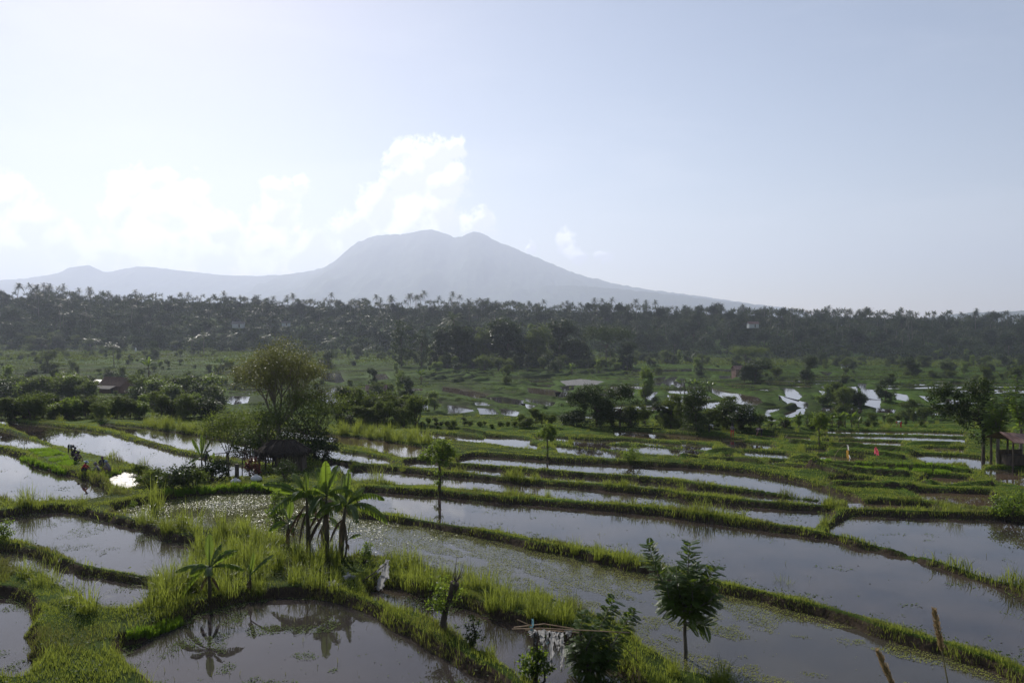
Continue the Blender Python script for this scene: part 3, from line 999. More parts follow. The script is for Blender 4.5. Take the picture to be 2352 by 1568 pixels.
# heaps of cumulus: soft balls at their bearings, their edges broken by the noise
BLOBS = [(20, 480, 62), (75, 525, 70), (30, 590, 85), (150, 580, 70), (310, 440, 60), (368, 425, 45), (440, 455, 48), (395, 505, 85), (285, 490, 48), (500, 530, 58), (480, 585, 70),
         (350, 590, 90), (220, 590, 70), (650, 450, 44), (695, 428, 30), (640, 510, 54), (620, 580, 65), (720, 580, 60), (925, 375, 44), (1000, 375, 58), (1050, 355, 30), (955, 425, 76), (1025, 430, 55),
         (880, 480, 66), (825, 520, 58), (960, 510, 70), (1062, 405, 30), (1095, 515, 36), (1010, 500, 60), (1310, 560, 34), (1345, 592, 34), (1390, 592, 24), (1220, 570, 22), (450, 380, 9), (780, 590, 50)]
wn = N(nd, 'ShaderNodeTexNoise', i_Scale=15.0, i_Detail=5.0, i_Roughness=.6)
lk.new(vn.outputs[0], wn.inputs['Vector'])
ws = N(nd, 'ShaderNodeVectorMath', operation='SUBTRACT')
lk.new(wn.outputs['Color'], ws.inputs[0])
ws.inputs[1].default_value = (.5, .5, .5)
wm = N(nd, 'ShaderNodeVectorMath', operation='SCALE')
lk.new(ws.outputs[0], wm.inputs[0])
wm.inputs['Scale'].default_value = .055
wa = N(nd, 'ShaderNodeVectorMath', operation='ADD')
lk.new(vn.outputs[0], wa.inputs[0])
lk.new(wm.outputs[0], wa.inputs[1])


def heap(ox, oy):
    acc = None
    for (bx, by, br) in BLOBS:
        d = ray(bx + ox * br, by + oy * br)
        d = d / np.linalg.norm(d)
        rr = br / F * .93
        dist = N(nd, 'ShaderNodeVectorMath', operation='DISTANCE')
        lk.new(wa.outputs[0], dist.inputs[0])
        dist.inputs[1].default_value = tuple(d)
        ma = N(nd, 'ShaderNodeMath', operation='MULTIPLY_ADD', i_1=-1 / rr, i_2=1.0)
        lk.new(dist.outputs['Value'], ma.inputs[0])
        if acc is None:
            acc = ma
        else:
            mxn = N(nd, 'ShaderNodeMath', operation='SMOOTH_MAX', i_2=.25)
            lk.new(acc.outputs[0], mxn.inputs[0])
            lk.new(ma.outputs[0], mxn.inputs[1])
            acc = mxn
    return acc


acc = heap(0, 0)
acc_up = heap(-.18, -.34)          # towards the sun: what lies on that side is lit
dif = N(nd, 'ShaderNodeMath', operation='SUBTRACT')
lk.new(acc_up.outputs[0], dif.inputs[0])
lk.new(acc.outputs[0], dif.inputs[1])
lit = N(nd, 'ShaderNodeMath', operation='MULTIPLY_ADD', i_1=2.2)
lk.new(nz2.outputs['Fac'], lit.inputs[0])
dif2 = N(nd, 'ShaderNodeMath', operation='ADD', i_1=-1.1)
lk.new(dif.outputs[0], dif2.inputs[0])
lk.new(dif2.outputs[0], lit.inputs[2])
edge = N(nd, 'ShaderNodeMath', operation='MULTIPLY_ADD', i_1=2.0, i_2=-1.02)
lk.new(nz.outputs['Fac'], edge.inputs[0])
fld = N(nd, 'ShaderNodeMath', operation='ADD')
lk.new(acc.outputs[0], fld.inputs[0])
lk.new(edge.outputs[0], fld.inputs[1])
cov = N(nd, 'ShaderNodeMapRange', interpolation_type='SMOOTHSTEP')
cov.inputs['From Min'].default_value = -.16
cov.inputs['From Max'].default_value = .36
cov.inputs['To Max'].default_value = .9
lk.new(fld.outputs[0], cov.inputs['Value'])
# cloud bodies: bright rims, greyer hearts
body = N(nd, 'ShaderNodeMapRange', interpolation_type='SMOOTHSTEP')
body.inputs['From Min'].default_value = -.32
body.inputs['From Max'].default_value = .25
lk.new(lit.outputs[0], body.inputs['Value'])
CLOUD_HI, CLOUD_LO = 15.2, 10.2
cc = N(nd, 'ShaderNodeMix', data_type='RGBA')
cc.inputs[7].default_value = (CLOUD_HI, CLOUD_HI, CLOUD_HI, 1)
cc.inputs[6].default_value = (CLOUD_LO * .97, CLOUD_LO * .98, CLOUD_LO * 1.05, 1)
lk.new(body.outputs[0], cc.inputs[0])
# thin high veil of cirrus over the whole sky
mp = N(nd, 'ShaderNodeMapping')
mp.inputs['Scale'].default_value = (1.2, 1.2, 6)
mp.inputs['Rotation'].default_value = (0, .12, .5)
lk.new(vn.outputs[0], mp.inputs[0])
cir = N(nd, 'ShaderNodeTexNoise', i_Scale=2.2, i_Detail=6.0, i_Roughness=.5, i_Distortion=.4)
lk.new(mp.outputs[0], cir.inputs['Vector'])
cirr = N(nd, 'ShaderNodeMapRange', interpolation_type='SMOOTHSTEP')
cirr.inputs['From Min'].default_value = .42
cirr.inputs['From Max'].default_value = .75
cirr.inputs['To Max'].default_value = .22
lk.new(cir.outputs['Fac'], cirr.inputs['Value'])
m1 = N(nd, 'ShaderNodeMix', data_type='RGBA')
lk.new(cirr.outputs[0], m1.inputs[0])
tint = N(nd, 'ShaderNodeMix', data_type='RGBA', blend_type='MULTIPLY')
tint.inputs[0].default_value = 1
tint.inputs[7].default_value = (1.21, 1.04, .95, 1)
lk.new(sky.outputs[0], tint.inputs[6])
lk.new(tint.outputs[2], m1.inputs[6])
m1.inputs[7].default_value = (10, 10.2, 10.6, 1)
m2 = N(nd, 'ShaderNodeMix', data_type='RGBA')
lk.new(cov.outputs[0], m2.inputs[0])
lk.new(m1.outputs[2], m2.inputs[6])
lk.new(cc.outputs[2], m2.inputs[7])
lk.new(m2.outputs[2], bg.inputs['Color'])
lk.new(bg.outputs[0], out.inputs['Surface'])

sd = D.lights.new('sun', 'SUN')
sd.energy = 5.0
sd.angle = math.radians(.5)
sd.color = (1, .95, .86)
so = D.objects.new('sun', sd)
COL.objects.link(so)
sv = Vector((math.sin(SUN_AZ) * math.cos(SUN_EL), math.cos(SUN_AZ) * math.cos(SUN_EL), math.sin(SUN_EL)))
so.rotation_euler = sv.to_track_quat('Z', 'Y').to_euler()
so.location = (0, 0, 60)

vs = SC.view_settings
vs.view_transform = 'Standard'
vs.look = 'None'
vs.gamma = 1
vs.exposure = 0.17
SC.render.film_transparent = False
SC.cycles.max_bounces = 6
SC.cycles.diffuse_bounces = 2
SC.cycles.glossy_bounces = 3
SC.cycles.transmission_bounces = 2
SC.cycles.transparent_max_bounces = 4
SC.cycles.volume_bounces = 1
SC.cycles.use_denoising = True
SC.cycles.sample_clamp_indirect = 6
print('setting', time.time() - T0)
# ------------------------------------------------------------------ grass on the bunds (one uncountable mass)
def blades(P, h, w, lean=.5, seg=2, curl=.5):
    """grass blades: root points, heights, widths -> verts, quads, tris"""
    n = len(P)
    a = rng.uniform(0, 2 * PI, n)
    dirv = np.stack([np.cos(a), np.sin(a), np.zeros(n)], 1)
    b = a + rng.uniform(-1.2, 1.2, n) + PI / 2
    side = np.stack([np.cos(b), np.sin(b), np.zeros(n)], 1) * (w / 2)[:, None]
    L = (rng.uniform(.15, 1.0, n) * lean)[:, None]
    up = np.array([0, 0, 1.])
    H = h[:, None]
    p1 = P + up * H * .55 + dirv * H * L * .25
    p2 = P + up * H * (1 - .25 * L * curl) + dirv * H * L * .85
    v = np.stack([P - side, P + side, p1 + side * .85, p1 - side * .85, p2], 1).reshape(-1, 3)
    o = np.arange(n)[:, None] * 5
    return v, o + np.array([[0, 1, 2, 3]]), o + np.array([[3, 2, 4]])


def scatter_land(n, y0, y1, dmin0=.06, ymax_pow=1.0):
    """random land points (not water) inside the view fan between two depths"""
    yy = np.sqrt(rng.uniform(y0 ** 2, y1 ** 2, n))
    xx = rng.uniform(-1, 1, n) * (yy * .67 + 3)
    z, d = land(xx, yy, True)
    k = d > dmin0
    return np.stack([xx, yy, z], 1)[k], d[k]


def add_grass(name, sets, mat):
    V, Q, T, o = [], [], [], 0
    for (v, q, t) in sets:
        V.append(v)
        Q.append(q + o)
        T.append(t + o)
        o += len(v)
    me = raw_mesh(name, np.concatenate(V), [np.concatenate(Q), np.concatenate(T)], [mat], True)
    return struct(name, me, 'stuff')


sets, dry = [], []
for (n, y0, y1, hh, ww) in [(260000, 15, 34, .20, .016), (300000, 34, 62, .23, .030), (330000, 62, 100, .165, .048), (300000, 100, 150, .125, .065)]:
    P, d = scatter_land(n, y0, y1)
    pat = fbm(P[:, 0] * .7, P[:, 1] * .7, 3, 31)
    pat2 = fbm(P[:, 0] * .16 + 7, P[:, 1] * .16, 2, 33)
    edge = np.clip(1.25 - d / 1.6, .35, 1.1)
    h = hh * (.35 + 2.0 * np.clip(pat - .25, 0, 1)) * edge * (.6 + .9 * pat2) * rng.uniform(.6, 1.35, len(P))
    h *= np.where(rng.random(len(P)) < .03, 1.8, 1)
    tuf = vnoise(P[:, 0] * 1.7, P[:, 1] * 1.7, 95) * vnoise(P[:, 0] * .23 + 4, P[:, 1] * .23, 96)
    h *= 1 + 2.0 * sstep(.42, .62, tuf)
    w = ww * rng.uniform(.6, 1.3, len(P))
    bare = fbm(P[:, 0] * .55 + 11, P[:, 1] * .55, 3, 43)
    kp = (bare > .40) | (rng.random(len(P)) < .22)
    P, h, w, d = P[kp], h[kp], w[kp], d[kp]
    isdry = (fbm(P[:, 0] * .35 + 3, P[:, 1] * .35, 3, 37) + rng.normal(0, .08, len(P))) > .6
    sets.append(blades(P[~isdry], h[~isdry], w[~isdry], .9))
    dry.append(blades(P[isdry], h[isdry] * .8, w[isdry], .9))
add_grass('grass', sets, M_GRASS)
add_grass('grass', dry, M_GRASS_DRY)
sets, dry = [], []
# coarse herbage of the middle valley
for (n, y0, y1, hh, ww) in [(150000, 150, 260, .55, .28), (110000, 260, 430, .6, .5), (60000, 430, 640, .8, .9)]:
    P, d = scatter_land(n, y0, y1, .3)
    pat = fbm(P[:, 0] * .09, P[:, 1] * .05, 3, 41)
    edge = np.clip(1.3 - d / 6, .45, 1.2)
    bnd = valley_cell(P[:, 0], P[:, 1], True)
    kp = ~(bnd[1] & (bnd[2] < .3) & (d > 3))
    P, d, pat, bd, rn = P[kp], d[kp], pat[kp], bnd[2][kp], bnd[3][kp]
    kp = (bd > .4) | (rng.random(len(P)) < np.clip(rn * 1.5, 0, 1)) | (P[:, 1] > 450)
    P, d, pat, bd, rn = P[kp], d[kp], pat[kp], bd[kp], rn[kp]
    infield = (P[:, 1] < 450)
    h = hh * np.clip(pat * 2.4 - .45, .15, 2) * (.12 + .88 * sstep(.6, 7, d)) * rng.uniform(.5, 1.3, len(P)) * np.where(infield, .20 + .2 * rn + .14 * bd, 1)
    k = rng.random(len(P)) < np.where((rn > .3) & (rn < .5), .7, .06)
    sets.append(blades(P[~k], h[~k], ww * rng.uniform(.5, 1.2, (~k).sum()), .8))
    dry.append(blades(P[k], h[k], ww * rng.uniform(.5, 1.2, k.sum()), .8))
add_grass('grass', sets, M_HERB)
add_grass('grass', dry, M_HERB_DRY)
del sets, dry
print('grass', time.time() - T0)

# low broad-leaved weeds among the grass
mb = MB()
for (n, y0, y1, sz) in [(60000, 18, 45, .085), (60000, 45, 80, .12)]:
    P, d = scatter_land(n, y0, y1, .1)
    f = fbm(P[:, 0] * .8, P[:, 1] * .8, 3, 47)
    P = P[f > .53]
    m = len(P)
    P[:, 2] += rng.uniform(.02, .30, m) * (.5 + fbm(P[:, 0] * 1.5, P[:, 1] * 1.5, 2, 48))
    s = sz * rng.uniform(.6, 1.4, m)
    mb.leaves(P, rng.normal(size=(m, 3)) * [1, 1, .4], s, s * .6, rng.normal(size=(m, 3)) * .4 + np.array([0, 0, 1]))
struct('weeds', mb.mesh('weeds', M_LEAF), 'stuff')

# ------------------------------------------------------------------ weed and algae afloat (flat leaflets on the water)
M_ALGAE = leaf_mat('floating_algae', (.13, .155, .03), (.26, .27, .065), (.28, .3, .05), .2, .8, 1.2, .06, False)
M_WEED = leaf_mat('floating_weed', (.055, .085, .02), (.11, .15, .035), (.2, .25, .05), .12, .8, 2.0, .05, False)
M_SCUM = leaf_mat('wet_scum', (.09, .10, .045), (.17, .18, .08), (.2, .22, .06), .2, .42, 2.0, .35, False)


def floats(P, dens_fn, n, size, mb, tilt=.25):
    lo, hi = P['lo'], P['hi']
    x = rng.uniform(max(lo[0], -45), min(hi[0], 45), n)
    y = rng.uniform(max(lo[1], 14), hi[1], n)
    x, y = x[np.abs(x) < y * .67 + 2], y[np.abs(x) < y * .67 + 2]
    sd = poly_sd(x, y, P['pts'])
    k = (sd < .1)
    x, y, sd = x[k], y[k], sd[k]
    k = rng.random(len(x)) < dens_fn(x, y, sd)
    x, y = x[k], y[k]
    m = len(x)
    a = rng.uniform(0, 2 * PI, m)
    d = np.stack([np.cos(a), np.sin(a), rng.normal(0, tilt * .6, m)], 1)
    nrm = np.stack([rng.normal(0, tilt, m), rng.normal(0, tilt, m), np.ones(m)], 1)
    s = size * rng.uniform(.5, 1.4, m)
    mb.leaves(np.stack([x, y, np.full(m, P['z'] + .012) + rng.uniform(0, .02, m)], 1), d, s, s * .75, nrm)


def d_algae(x, y, sd):
    u, v = x * .72 - y * .69, x * .69 + y * .72
    n1 = fbm(u * .28, v * .62, 4, 51)
    big = fbm(x * .13 + 2, y * .13, 2, 53)
    right = sstep(-2, 6, x) * sstep(46, 36, y)
    edge = np.exp(np.minimum(sd, 0) / .8)
    ups = sstep(3, 8, x * .72 + y * .69 - 27)          # thicker towards the long bund
    f = n1 + .045 * right + .24 * edge + .10 * (big - .5) + .05 * ups
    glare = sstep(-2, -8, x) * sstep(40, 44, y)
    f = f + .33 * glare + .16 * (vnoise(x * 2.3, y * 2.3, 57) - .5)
    return sstep(.575, .64, f) * .9 + .003


def d_weed(x, y, sd):
    n1 = fbm(x * .9, y * .9, 3, 61)
    edge = np.exp(np.minimum(sd, 0) / .5)
    return sstep(.64, .78, n1 + .26 * edge) * .6 + .002


def d_left(x, y, sd):
    n1 = fbm(x * .9, y * .9, 3, 63)
    edge = np.exp(np.minimum(sd, 0) / .7)
    west = sstep(-5, -9, x)
    return sstep(.66, .79, n1 + .30 * edge * west + .03 * west) * .6 + .004


def d_sparse(x, y, sd):
    n1 = fbm(x * .8, y * .8, 3, 67)
    edge = np.exp(np.minimum(sd, 0) / .35)
    return sstep(.66, .78, n1 + .26 * edge) * .5 + .0008


mb = MB()
floats(PONDS[5], d_algae, 520000, .048, mb)
struct('floating_algae', mb.mesh('floating_algae', M_ALGAE), 'stuff')
mb = MB()


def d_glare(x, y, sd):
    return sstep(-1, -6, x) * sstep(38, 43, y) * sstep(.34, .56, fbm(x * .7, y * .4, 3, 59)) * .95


floats(PONDS[5], d_glare, 170000, .07, mb)
struct('floating_scum', mb.mesh('floating_scum', M_SCUM), 'stuff')
mb = MB()
floats(PONDS[0], d_weed, 40000, .06, mb)
floats(PONDS[1], d_weed, 22000, .06, mb)
floats(PONDS[2], d_weed, 24000, .055, mb)
floats(PONDS[3], d_left, 70000, .055, mb)
floats(PONDS[4], d_sparse, 16000, .08, mb)
floats(PONDS[6], d_sparse, 60000, .09, mb)
floats(PONDS[7], d_sparse, 30000, .09, mb)
floats(PONDS[8], d_sparse, 30000, .12, mb)
for q in (NEAR_N - 5, NEAR_N - 4, NEAR_N - 3):
    floats(PONDS[q], d_sparse, 20000, .12, mb)
struct('floating_weed', mb.mesh('floating_weed', M_WEED), 'stuff')
# single dark stubble stalks standing in the water
mb = MB()
for q, n in ((6, 160), (7, 60), (3, 90), (4, 40), (8, 120), (5, 120), (NEAR_N - 3, 150)):
    P = PONDS[q]
    x = rng.uniform(max(P['lo'][0], -40), min(P['hi'][0], 45), n)
    y = rng.uniform(P['lo'][1], P['hi'][1], n)
    k = poly_sd(x, y, P['pts']) < -.3
    p = np.stack([x[k], y[k], np.full(k.sum(), P['z'] - .02)], 1)
    v, qd, t = blades(p, rng.uniform(.06, .3, len(p)), np.full(len(p), .018), .8)
    mb.add(v, qd, t)
struct('rice_stubble', mb.mesh('rice_stubble', M_GRASS_DRY), 'stuff')


# ------------------------------------------------------------------ plant prototypes
def bush_proto(seed, lobes, ncl, nleaf, size, mat, spread=.32, stems=5, trunk_h=0.0, bark=None, flat=.0):
    """leafy crown: lobes (cx, cy, cz, rx, ry, rz) -> [('trunk', ..), ('crown', ..)]"""
    r = np.random.default_rng(seed)
    lob = np.array(lobes, float)
    vol = lob[:, 3] * lob[:, 4] * lob[:, 5]
    pick = r.choice(len(lob), ncl, p=vol ** .67 / (vol ** .67).sum())
    u = r.normal(size=(ncl, 3))
    u[:, 2] = u[:, 2] * .9 + .25
    u /= np.linalg.norm(u, axis=1)[:, None]
    rad = r.uniform(.55, 1.02, ncl) ** .7
    C = lob[pick, :3] + u * lob[pick, 3:] * rad[:, None]
    C[:, 2] = np.maximum(C[:, 2], .12)
    per = nleaf // ncl
    cs = spread * np.repeat(r.uniform(.5, 1.3, ncl), per)[:, None] * np.mean(lob[:, 3:])
    off = r.normal(size=(ncl * per, 3)) * cs
    off[:, 2] *= .75
    p = np.repeat(C, per, 0) + off
    p[:, 2] = np.maximum(p[:, 2], .05)
    cen = np.repeat(lob[pick, :3], per, 0)
    out = p - cen
    out /= np.linalg.norm(out, axis=1)[:, None] + 1e-6
    d = out * .35 + r.normal(size=p.shape) * .8 + np.array([0, 0, -.3 + flat])
    co = p - np.repeat(C, per, 0)
    co /= np.linalg.norm(co, axis=1)[:, None] + 1e-6
    nrm = r.normal(size=p.shape) * .45 + np.array([0, 0, .55]) + out * .55 + co * .6
    mb = MB()
    s = size * r.uniform(.6, 1.35, len(p))
    mb.leaves(p, d, s, s * .55, nrm)
    crown = mb.mesh('crown', mat)
    tb = MB()
    top = lob[:, :3].mean(0)
    if trunk_h > 0:
        tw = np.array([[0, 0, -.3], [.03, .02, trunk_h * .5], [.0, .05, trunk_h]])
        tb.tube(tw, [.05 * trunk_h * .6 + .06, .05 * trunk_h * .5 + .04, .05 * trunk_h * .4 + .03], 8)
        base = tw[-1]
    else:
        base = np.array([0, 0, -.1])
    for i in range(stems):
        tgt = C[r.integers(ncl)] * .95
        mid = (base + tgt) / 2 + r.normal(size=3) * .12 * np.linalg.norm(tgt - base)
        tb.tube([base, mid, tgt], [.05 + .02 * trunk_h, .035, .012], 5)
    return [('trunk', tb.mesh('trunk', bark or M_BARK)), ('crown', crown)]


def pinnate(mb, p, d, L, npair, lw, droop=.5, mi=0, ll=None):
    """one feather leaf: rachis from p along d with paired leaflets"""
    d = d / np.linalg.norm(d)
    t = np.linspace(.12, 1, npair)
    up = np.array([0, 0, 1.])
    side = np.cross(d, up)
    ns = np.linalg.norm(side)
    side = side / ns if ns > .05 else np.array([1., 0, 0])
    P = p + d * (t * L)[:, None] - up * (droop * L * t ** 2)[:, None]
    tang = d[None, :] - up * (2 * droop * t)[:, None]
    tang /= np.linalg.norm(tang, axis=1)[:, None]
    ll = (ll or L * .3) * np.sin(np.clip(t * PI * .85 + .35, 0, PI)) ** .6 + .01
    for s in (1, -1):
        dd = side * s + tang * .45 + np.array([0, 0, -.18])
        nn = np.cross(tang, side * 1.0) + rng.normal(0, .15, (npair, 3))
        nn = np.where(nn[:, 2:3] < 0, -nn, nn)
        mb.leaves(P, dd, ll * rng.uniform(.85, 1.1, npair), lw, nn, mi)


def feather_tree(branches, frond_L, npair, lw, every, mat, seed, trunk=None, droop=.35, ll=None, bark=None, spread=1.0):
    """branches: polylines carrying feather leaves all round"""
    global rng
    keep, rng = rng, np.random.default_rng(seed)
    cm, tm = MB(), MB()
    if trunk is not None:
        tm.tube(trunk[0], trunk[1], 9)
    for br in branches:
        pts = np.array(br, float)
        seg = np.linalg.norm(np.diff(pts, axis=0), axis=1)
        tot = seg.sum()
        tm.tube(pts, np.linspace(.032, .008, len(pts)) * (1 if tot > .6 else .6), 5)
        m = max(4, int(tot / every))
        for i in range(m):
            t = (i + .5) / m
            s = t * tot
            j = int(np.searchsorted(np.cumsum(seg), s))
            j = min(j, len(seg) - 1)
            f = (s - (np.cumsum(seg)[j] - seg[j])) / seg[j]
            p = pts[j] * (1 - f) + pts[j + 1] * f
            ax = (pts[j + 1] - pts[j]) / seg[j]
            if t < .18 and tot > .8:
                continue
            a = i * 2.399 + rng.uniform(-.4, .4)
            ref = np.cross(ax, [0.3, .2, 1.0] if abs(ax[2]) < .9 else [1., 0, 0])
            ref /= np.linalg.norm(ref)
            ref2 = np.cross(ax, ref)
            dirv = (ref * math.cos(a) + ref2 * math.sin(a)) * spread + ax * rng.uniform(.35, .8)
            L = frond_L * rng.uniform(.7, 1.15) * (1 - .35 * t)
            pinnate(cm, p, dirv, L, npair, lw, droop, 0, ll)
    out = [('trunk', tm.mesh('trunk', bark or M_BARK_PALE)), ('crown', cm.mesh('crown', mat))]
    rng = keep
    return out


def banana_leaf(mb, base, d, L, W, droop, torn, mi=0, mid_mi=0):
    d = np.asarray(d, float)
    d = d / np.linalg.norm(d)
    torn = min(1.0, torn + .28)
    n = 17
    t = np.linspace(0, 1, n)
    up = np.array([0, 0, 1.])
    side = np.cross(d, up)
    ns = np.linalg.norm(side)
    side = side / ns if ns > .15 else np.array([math.cos(L * 91), math.sin(L * 91), 0])
    mid = np.asarray(base) + d * (t * L)[:, None] - up * (droop * L * t ** 2.2)[:, None]
    tang = np.gradient(mid, axis=0)
    tang /= np.linalg.norm(tang, axis=1)[:, None]
    rl = rng.uniform(-.95, .95)
    side = side * math.cos(rl) + np.cross(d, side) * math.sin(rl)
    nrm = np.cross(side, tang)
    nrm /= np.linalg.norm(nrm, axis=1)[:, None]
    # petiole first, then the blade
    wid = .95 * W * np.where(t < .17, 0, np.clip(np.sin(np.clip((t - .15) / .87, 0, 1) * PI) ** .55, 0, 1))
    mb.tube(mid, np.linspace(.03, .006, n) * (L / 2.0 + .3), 5, mid_mi)
    for s in (1, -1):
        i = 2
        while i < n - 1:
            k = i + (1 if rng.random() < torn else min(rng.integers(2, 5), n - 1 - i))
            k = min(k, n - 1)
            sag = rng.uniform(.0, .3) + droop * .9 + (rng.uniform(0, .6) if torn > .4 else 0)
            cols = range(i, k + 1)
            vv = []
            for c in cols:
                gap = .06 * L / n if torn > .05 else 0
                sh = tang[c] * (gap if c == i else (-gap if c == k else 0)) * rng.uniform(1, 5) * min(1, torn * 2 + .1)
                o1 = side * s * wid[c] * .28 + nrm[c] * wid[c] * .12
                o2 = side * s * wid[c] * .5 * math.cos(sag) - up * wid[c] * .5 * math.sin(sag) + tang[c] * wid[c] * .12
                vv += [mid[c], mid[c] + o1 + sh * .5, mid[c] + o2 + sh]
            m = len(list(cols))
            q = []
            for a in range(m - 1):
                for b in range(2):
                    q.append([a * 3 + b, a * 3 + b + 1, (a + 1) * 3 + b + 1, (a + 1) * 3 + b])
            mb.add(vv, q, None, mi)
            i = k


def banana_proto(seed, h, leaves, stem_r=.11, dead=3, lean=(0, 0)):
    """leaves: (azimuth deg, elevation deg, length, width, droop, torn)"""
    global rng
    keep, rng = rng, np.random.default_rng(seed)
    sm, lm, dm = MB(), MB(), MB()
    top = np.array([lean[0], lean[1], h])
    sm.tube([[0, 0, -.15], top * .35 + [.02, 0, 0], top * .7, top], [stem_r, stem_r * .92, stem_r * .7, stem_r * .42], 9)
    for (az, el, L, W, dr, torn) in leaves:
        a, e = math.radians(az), math.radians(el)
        d = [math.sin(a) * math.cos(e), math.cos(a) * math.cos(e), math.sin(e)]
        banana_leaf(lm, top - np.array([0, 0, rng.uniform(0, .12)]), d, L, W, dr, torn)
    for i in range(dead):
        a = rng.uniform(0, 2 * PI)
        z = h * rng.uniform(.6, .95)
        banana_leaf(dm, top * (z / h), [math.cos(a) * .5, math.sin(a) * .5, -.35], rng.uniform(.5, .95) * h * .45, .3, .75, .9)
    out = [('stem', sm.mesh('stem', M_STEM, smooth=True)), ('foliage', lm.mesh('foliage', M_BANANA))]
    if dead:
        out.append(('dead_foliage', dm.mesh('dead_foliage', M_BANANA_DRY)))
    rng = keep
    return out


def palm_proto(seed, h, nf, L, npair, lw, bend=.6, parts=True, pm=None):
    global rng
    keep, rng = rng, np.random.default_rng(seed)
    tm, cm = MB(), MB()
    t = np.linspace(0, 1, 7)
    ph = rng.uniform(0, 2 * PI)
    tr = np.stack([bend * t ** 2 * math.cos(ph), bend * t ** 2 * math.sin(ph), h * t - .2], 1)
    tm.tube(tr, np.linspace(.22, .12, 7), 6)
    top = tr[-1]
    for i in range(nf):
        a = i * 2.399 + rng.uniform(-.2, .2)
        e = math.radians(72 - 105 * (i / nf) ** .85 + rng.uniform(-8, 8))
        d = np.array([math.cos(a) * math.cos(e), math.sin(a) * math.cos(e), math.sin(e)])
        LL = L * rng.uniform(.85, 1.1)
        dr = .32 + .25 * rng.random()
        n = 6
        tt = np.linspace(0, 1, n)
        rach = top + d * (tt * LL)[:, None] - np.array([0, 0, 1.]) * (dr * LL * tt ** 2)[:, None]
        cm.tube(rach, np.linspace(.05, .012, n), 3, cap=False)
        pinnate(cm, top, d, LL, npair, lw, dr, 0, LL * .24)
    rng = keep
    if parts:
        return [('trunk', tm.mesh('trunk', M_BARK_PALE)), ('crown', cm.mesh('crown', M_PALM))]
    cm.tube(tr, np.linspace(.22, .12, 7), 5, 1)
    return cm.mesh('palm', pm or M_PALM, M_BARK_PALE)


def clump_proto(seed, n, h, w, rad, lean=1.0, mat=None):
    """a tussock of tall arching blades"""
    r = np.random.default_rng(seed)
    a = r.uniform(0, 2 * PI, n)
    rr = rad * np.sqrt(r.random(n))
    V, Q, T = [], [], []
    mb = MB()
    for i in range(n):
        hh = h * (.3 + .85 * r.random() ** 1.4)
        b = a[i] + r.normal(0, .7)
        out = np.array([math.cos(b), math.sin(b), 0])
        p = np.array([rr[i] * math.cos(a[i]), rr[i] * math.sin(a[i]), -.05])
        le = lean * (r.random() ** 1.3) * hh
        ww = w * r.uniform(.6, 1.2)
        c = b + PI / 2 + r.uniform(-.8, .8)
        sd = np.array([math.cos(c), math.sin(c), 0]) * ww / 2
        t = np.array([0, .35, .7, 1.0])
        z = hh * (t - .30 * t ** 3 * (le / hh) * 1.4)
        pts = p + out[None, :] * (le * t ** 2 * .8)[:, None] + np.array([0, 0, 1.])[None, :] * z[:, None]
        v = [pts[0] - sd * .6, pts[0] + sd * .6, pts[1] + sd, pts[1] - sd, pts[2] + sd * .75, pts[2] - sd * .75, pts[3]]
        mb.add(v, [[0, 1, 2, 3], [3, 2, 4, 5]], [[5, 4, 6]])
    return mb.mesh('tall_grass', mat or M_GRASS)


def branching_tree(seed, height, levels, spread, leaf_size, nleaf, mat, trunk_r, fork_z, nfork, vase=.6, bark=None, leaf_spread=.5):
    """forking limbs with leaf sprays around the outer twigs"""
    r = np.random.default_rng(seed)
    tm, cm = MB(), MB()
    tips = []

    def grow(p, d, L, rad, lv):
        n = 4
        pts = [p]
        dd = d.copy()
        for i in range(n):
            dd = dd + r.normal(size=3) * .10
            dd[2] += .04
            dd /= np.linalg.norm(dd)
            pts.append(pts[-1] + dd * L / n)
        tm.tube(pts, np.linspace(rad, rad * .55, n + 1), 6 if lv < 2 else 4, cap=False)
        if lv >= levels:
            tips.append((pts[-1], dd))
            tips.append((pts[2], dd))
            return
        k = nfork if lv == 0 else (3 if lv < 2 else 2)
        for i in range(k):
            a = 2 * PI * (i + r.uniform(-.3, .3)) / k
            o = np.array([math.cos(a), math.sin(a), 0])
            nd = dd * (1 - .35 * spread) + o * spread * r.uniform(.5, 1.1)
            nd[2] = max(nd[2], .12)
            nd /= np.linalg.norm(nd)
            grow(pts[-1] if i < k - 1 or lv == 0 else pts[3], nd, L * r.uniform(.62, .86), rad * .55, lv + 1)
        if lv >= levels - 2:
            tips.append((pts[-1], dd))
    tm.tube([[0, 0, -.3], [.05, 0, fork_z * .5], [0, 0.03, fork_z]], [trunk_r * 1.25, trunk_r, trunk_r * .9], 9)
    for i in range(nfork):
        a = 2 * PI * (i + r.uniform(-.3, .3)) / nfork
        tilt = vase * r.uniform(.3, 1.2)
        d = np.array([math.cos(a) * tilt, math.sin(a) * tilt, 1.0])
        d /= np.linalg.norm(d)
        grow(np.array([0, .03, fork_z - .05]), d, (height - fork_z) * .40 * r.uniform(.85, 1.1), trunk_r * .5, 1)
    P = np.array([t[0] for t in tips])
    k = height / (P[:, 2].max() + .2)
    per = max(4, nleaf // len(tips))
    q = np.repeat(P, per, 0) + r.normal(size=(len(tips) * per, 3)) * leaf_spread * r.uniform(.4, 1.3, (len(tips) * per, 1)) * np.array([1, 1, .6])
    d = r.normal(size=q.shape) + np.array([0, 0, -.5])
    s = leaf_size * r.uniform(.6, 1.3, len(q))
    cm.leaves(q, d, s, s * .4, r.normal(size=q.shape) * .8 + np.array([0, 0, 1]))
    return [('trunk', tm.mesh('trunk', bark or M_BARK)), ('crown', cm.mesh('crown', mat))]


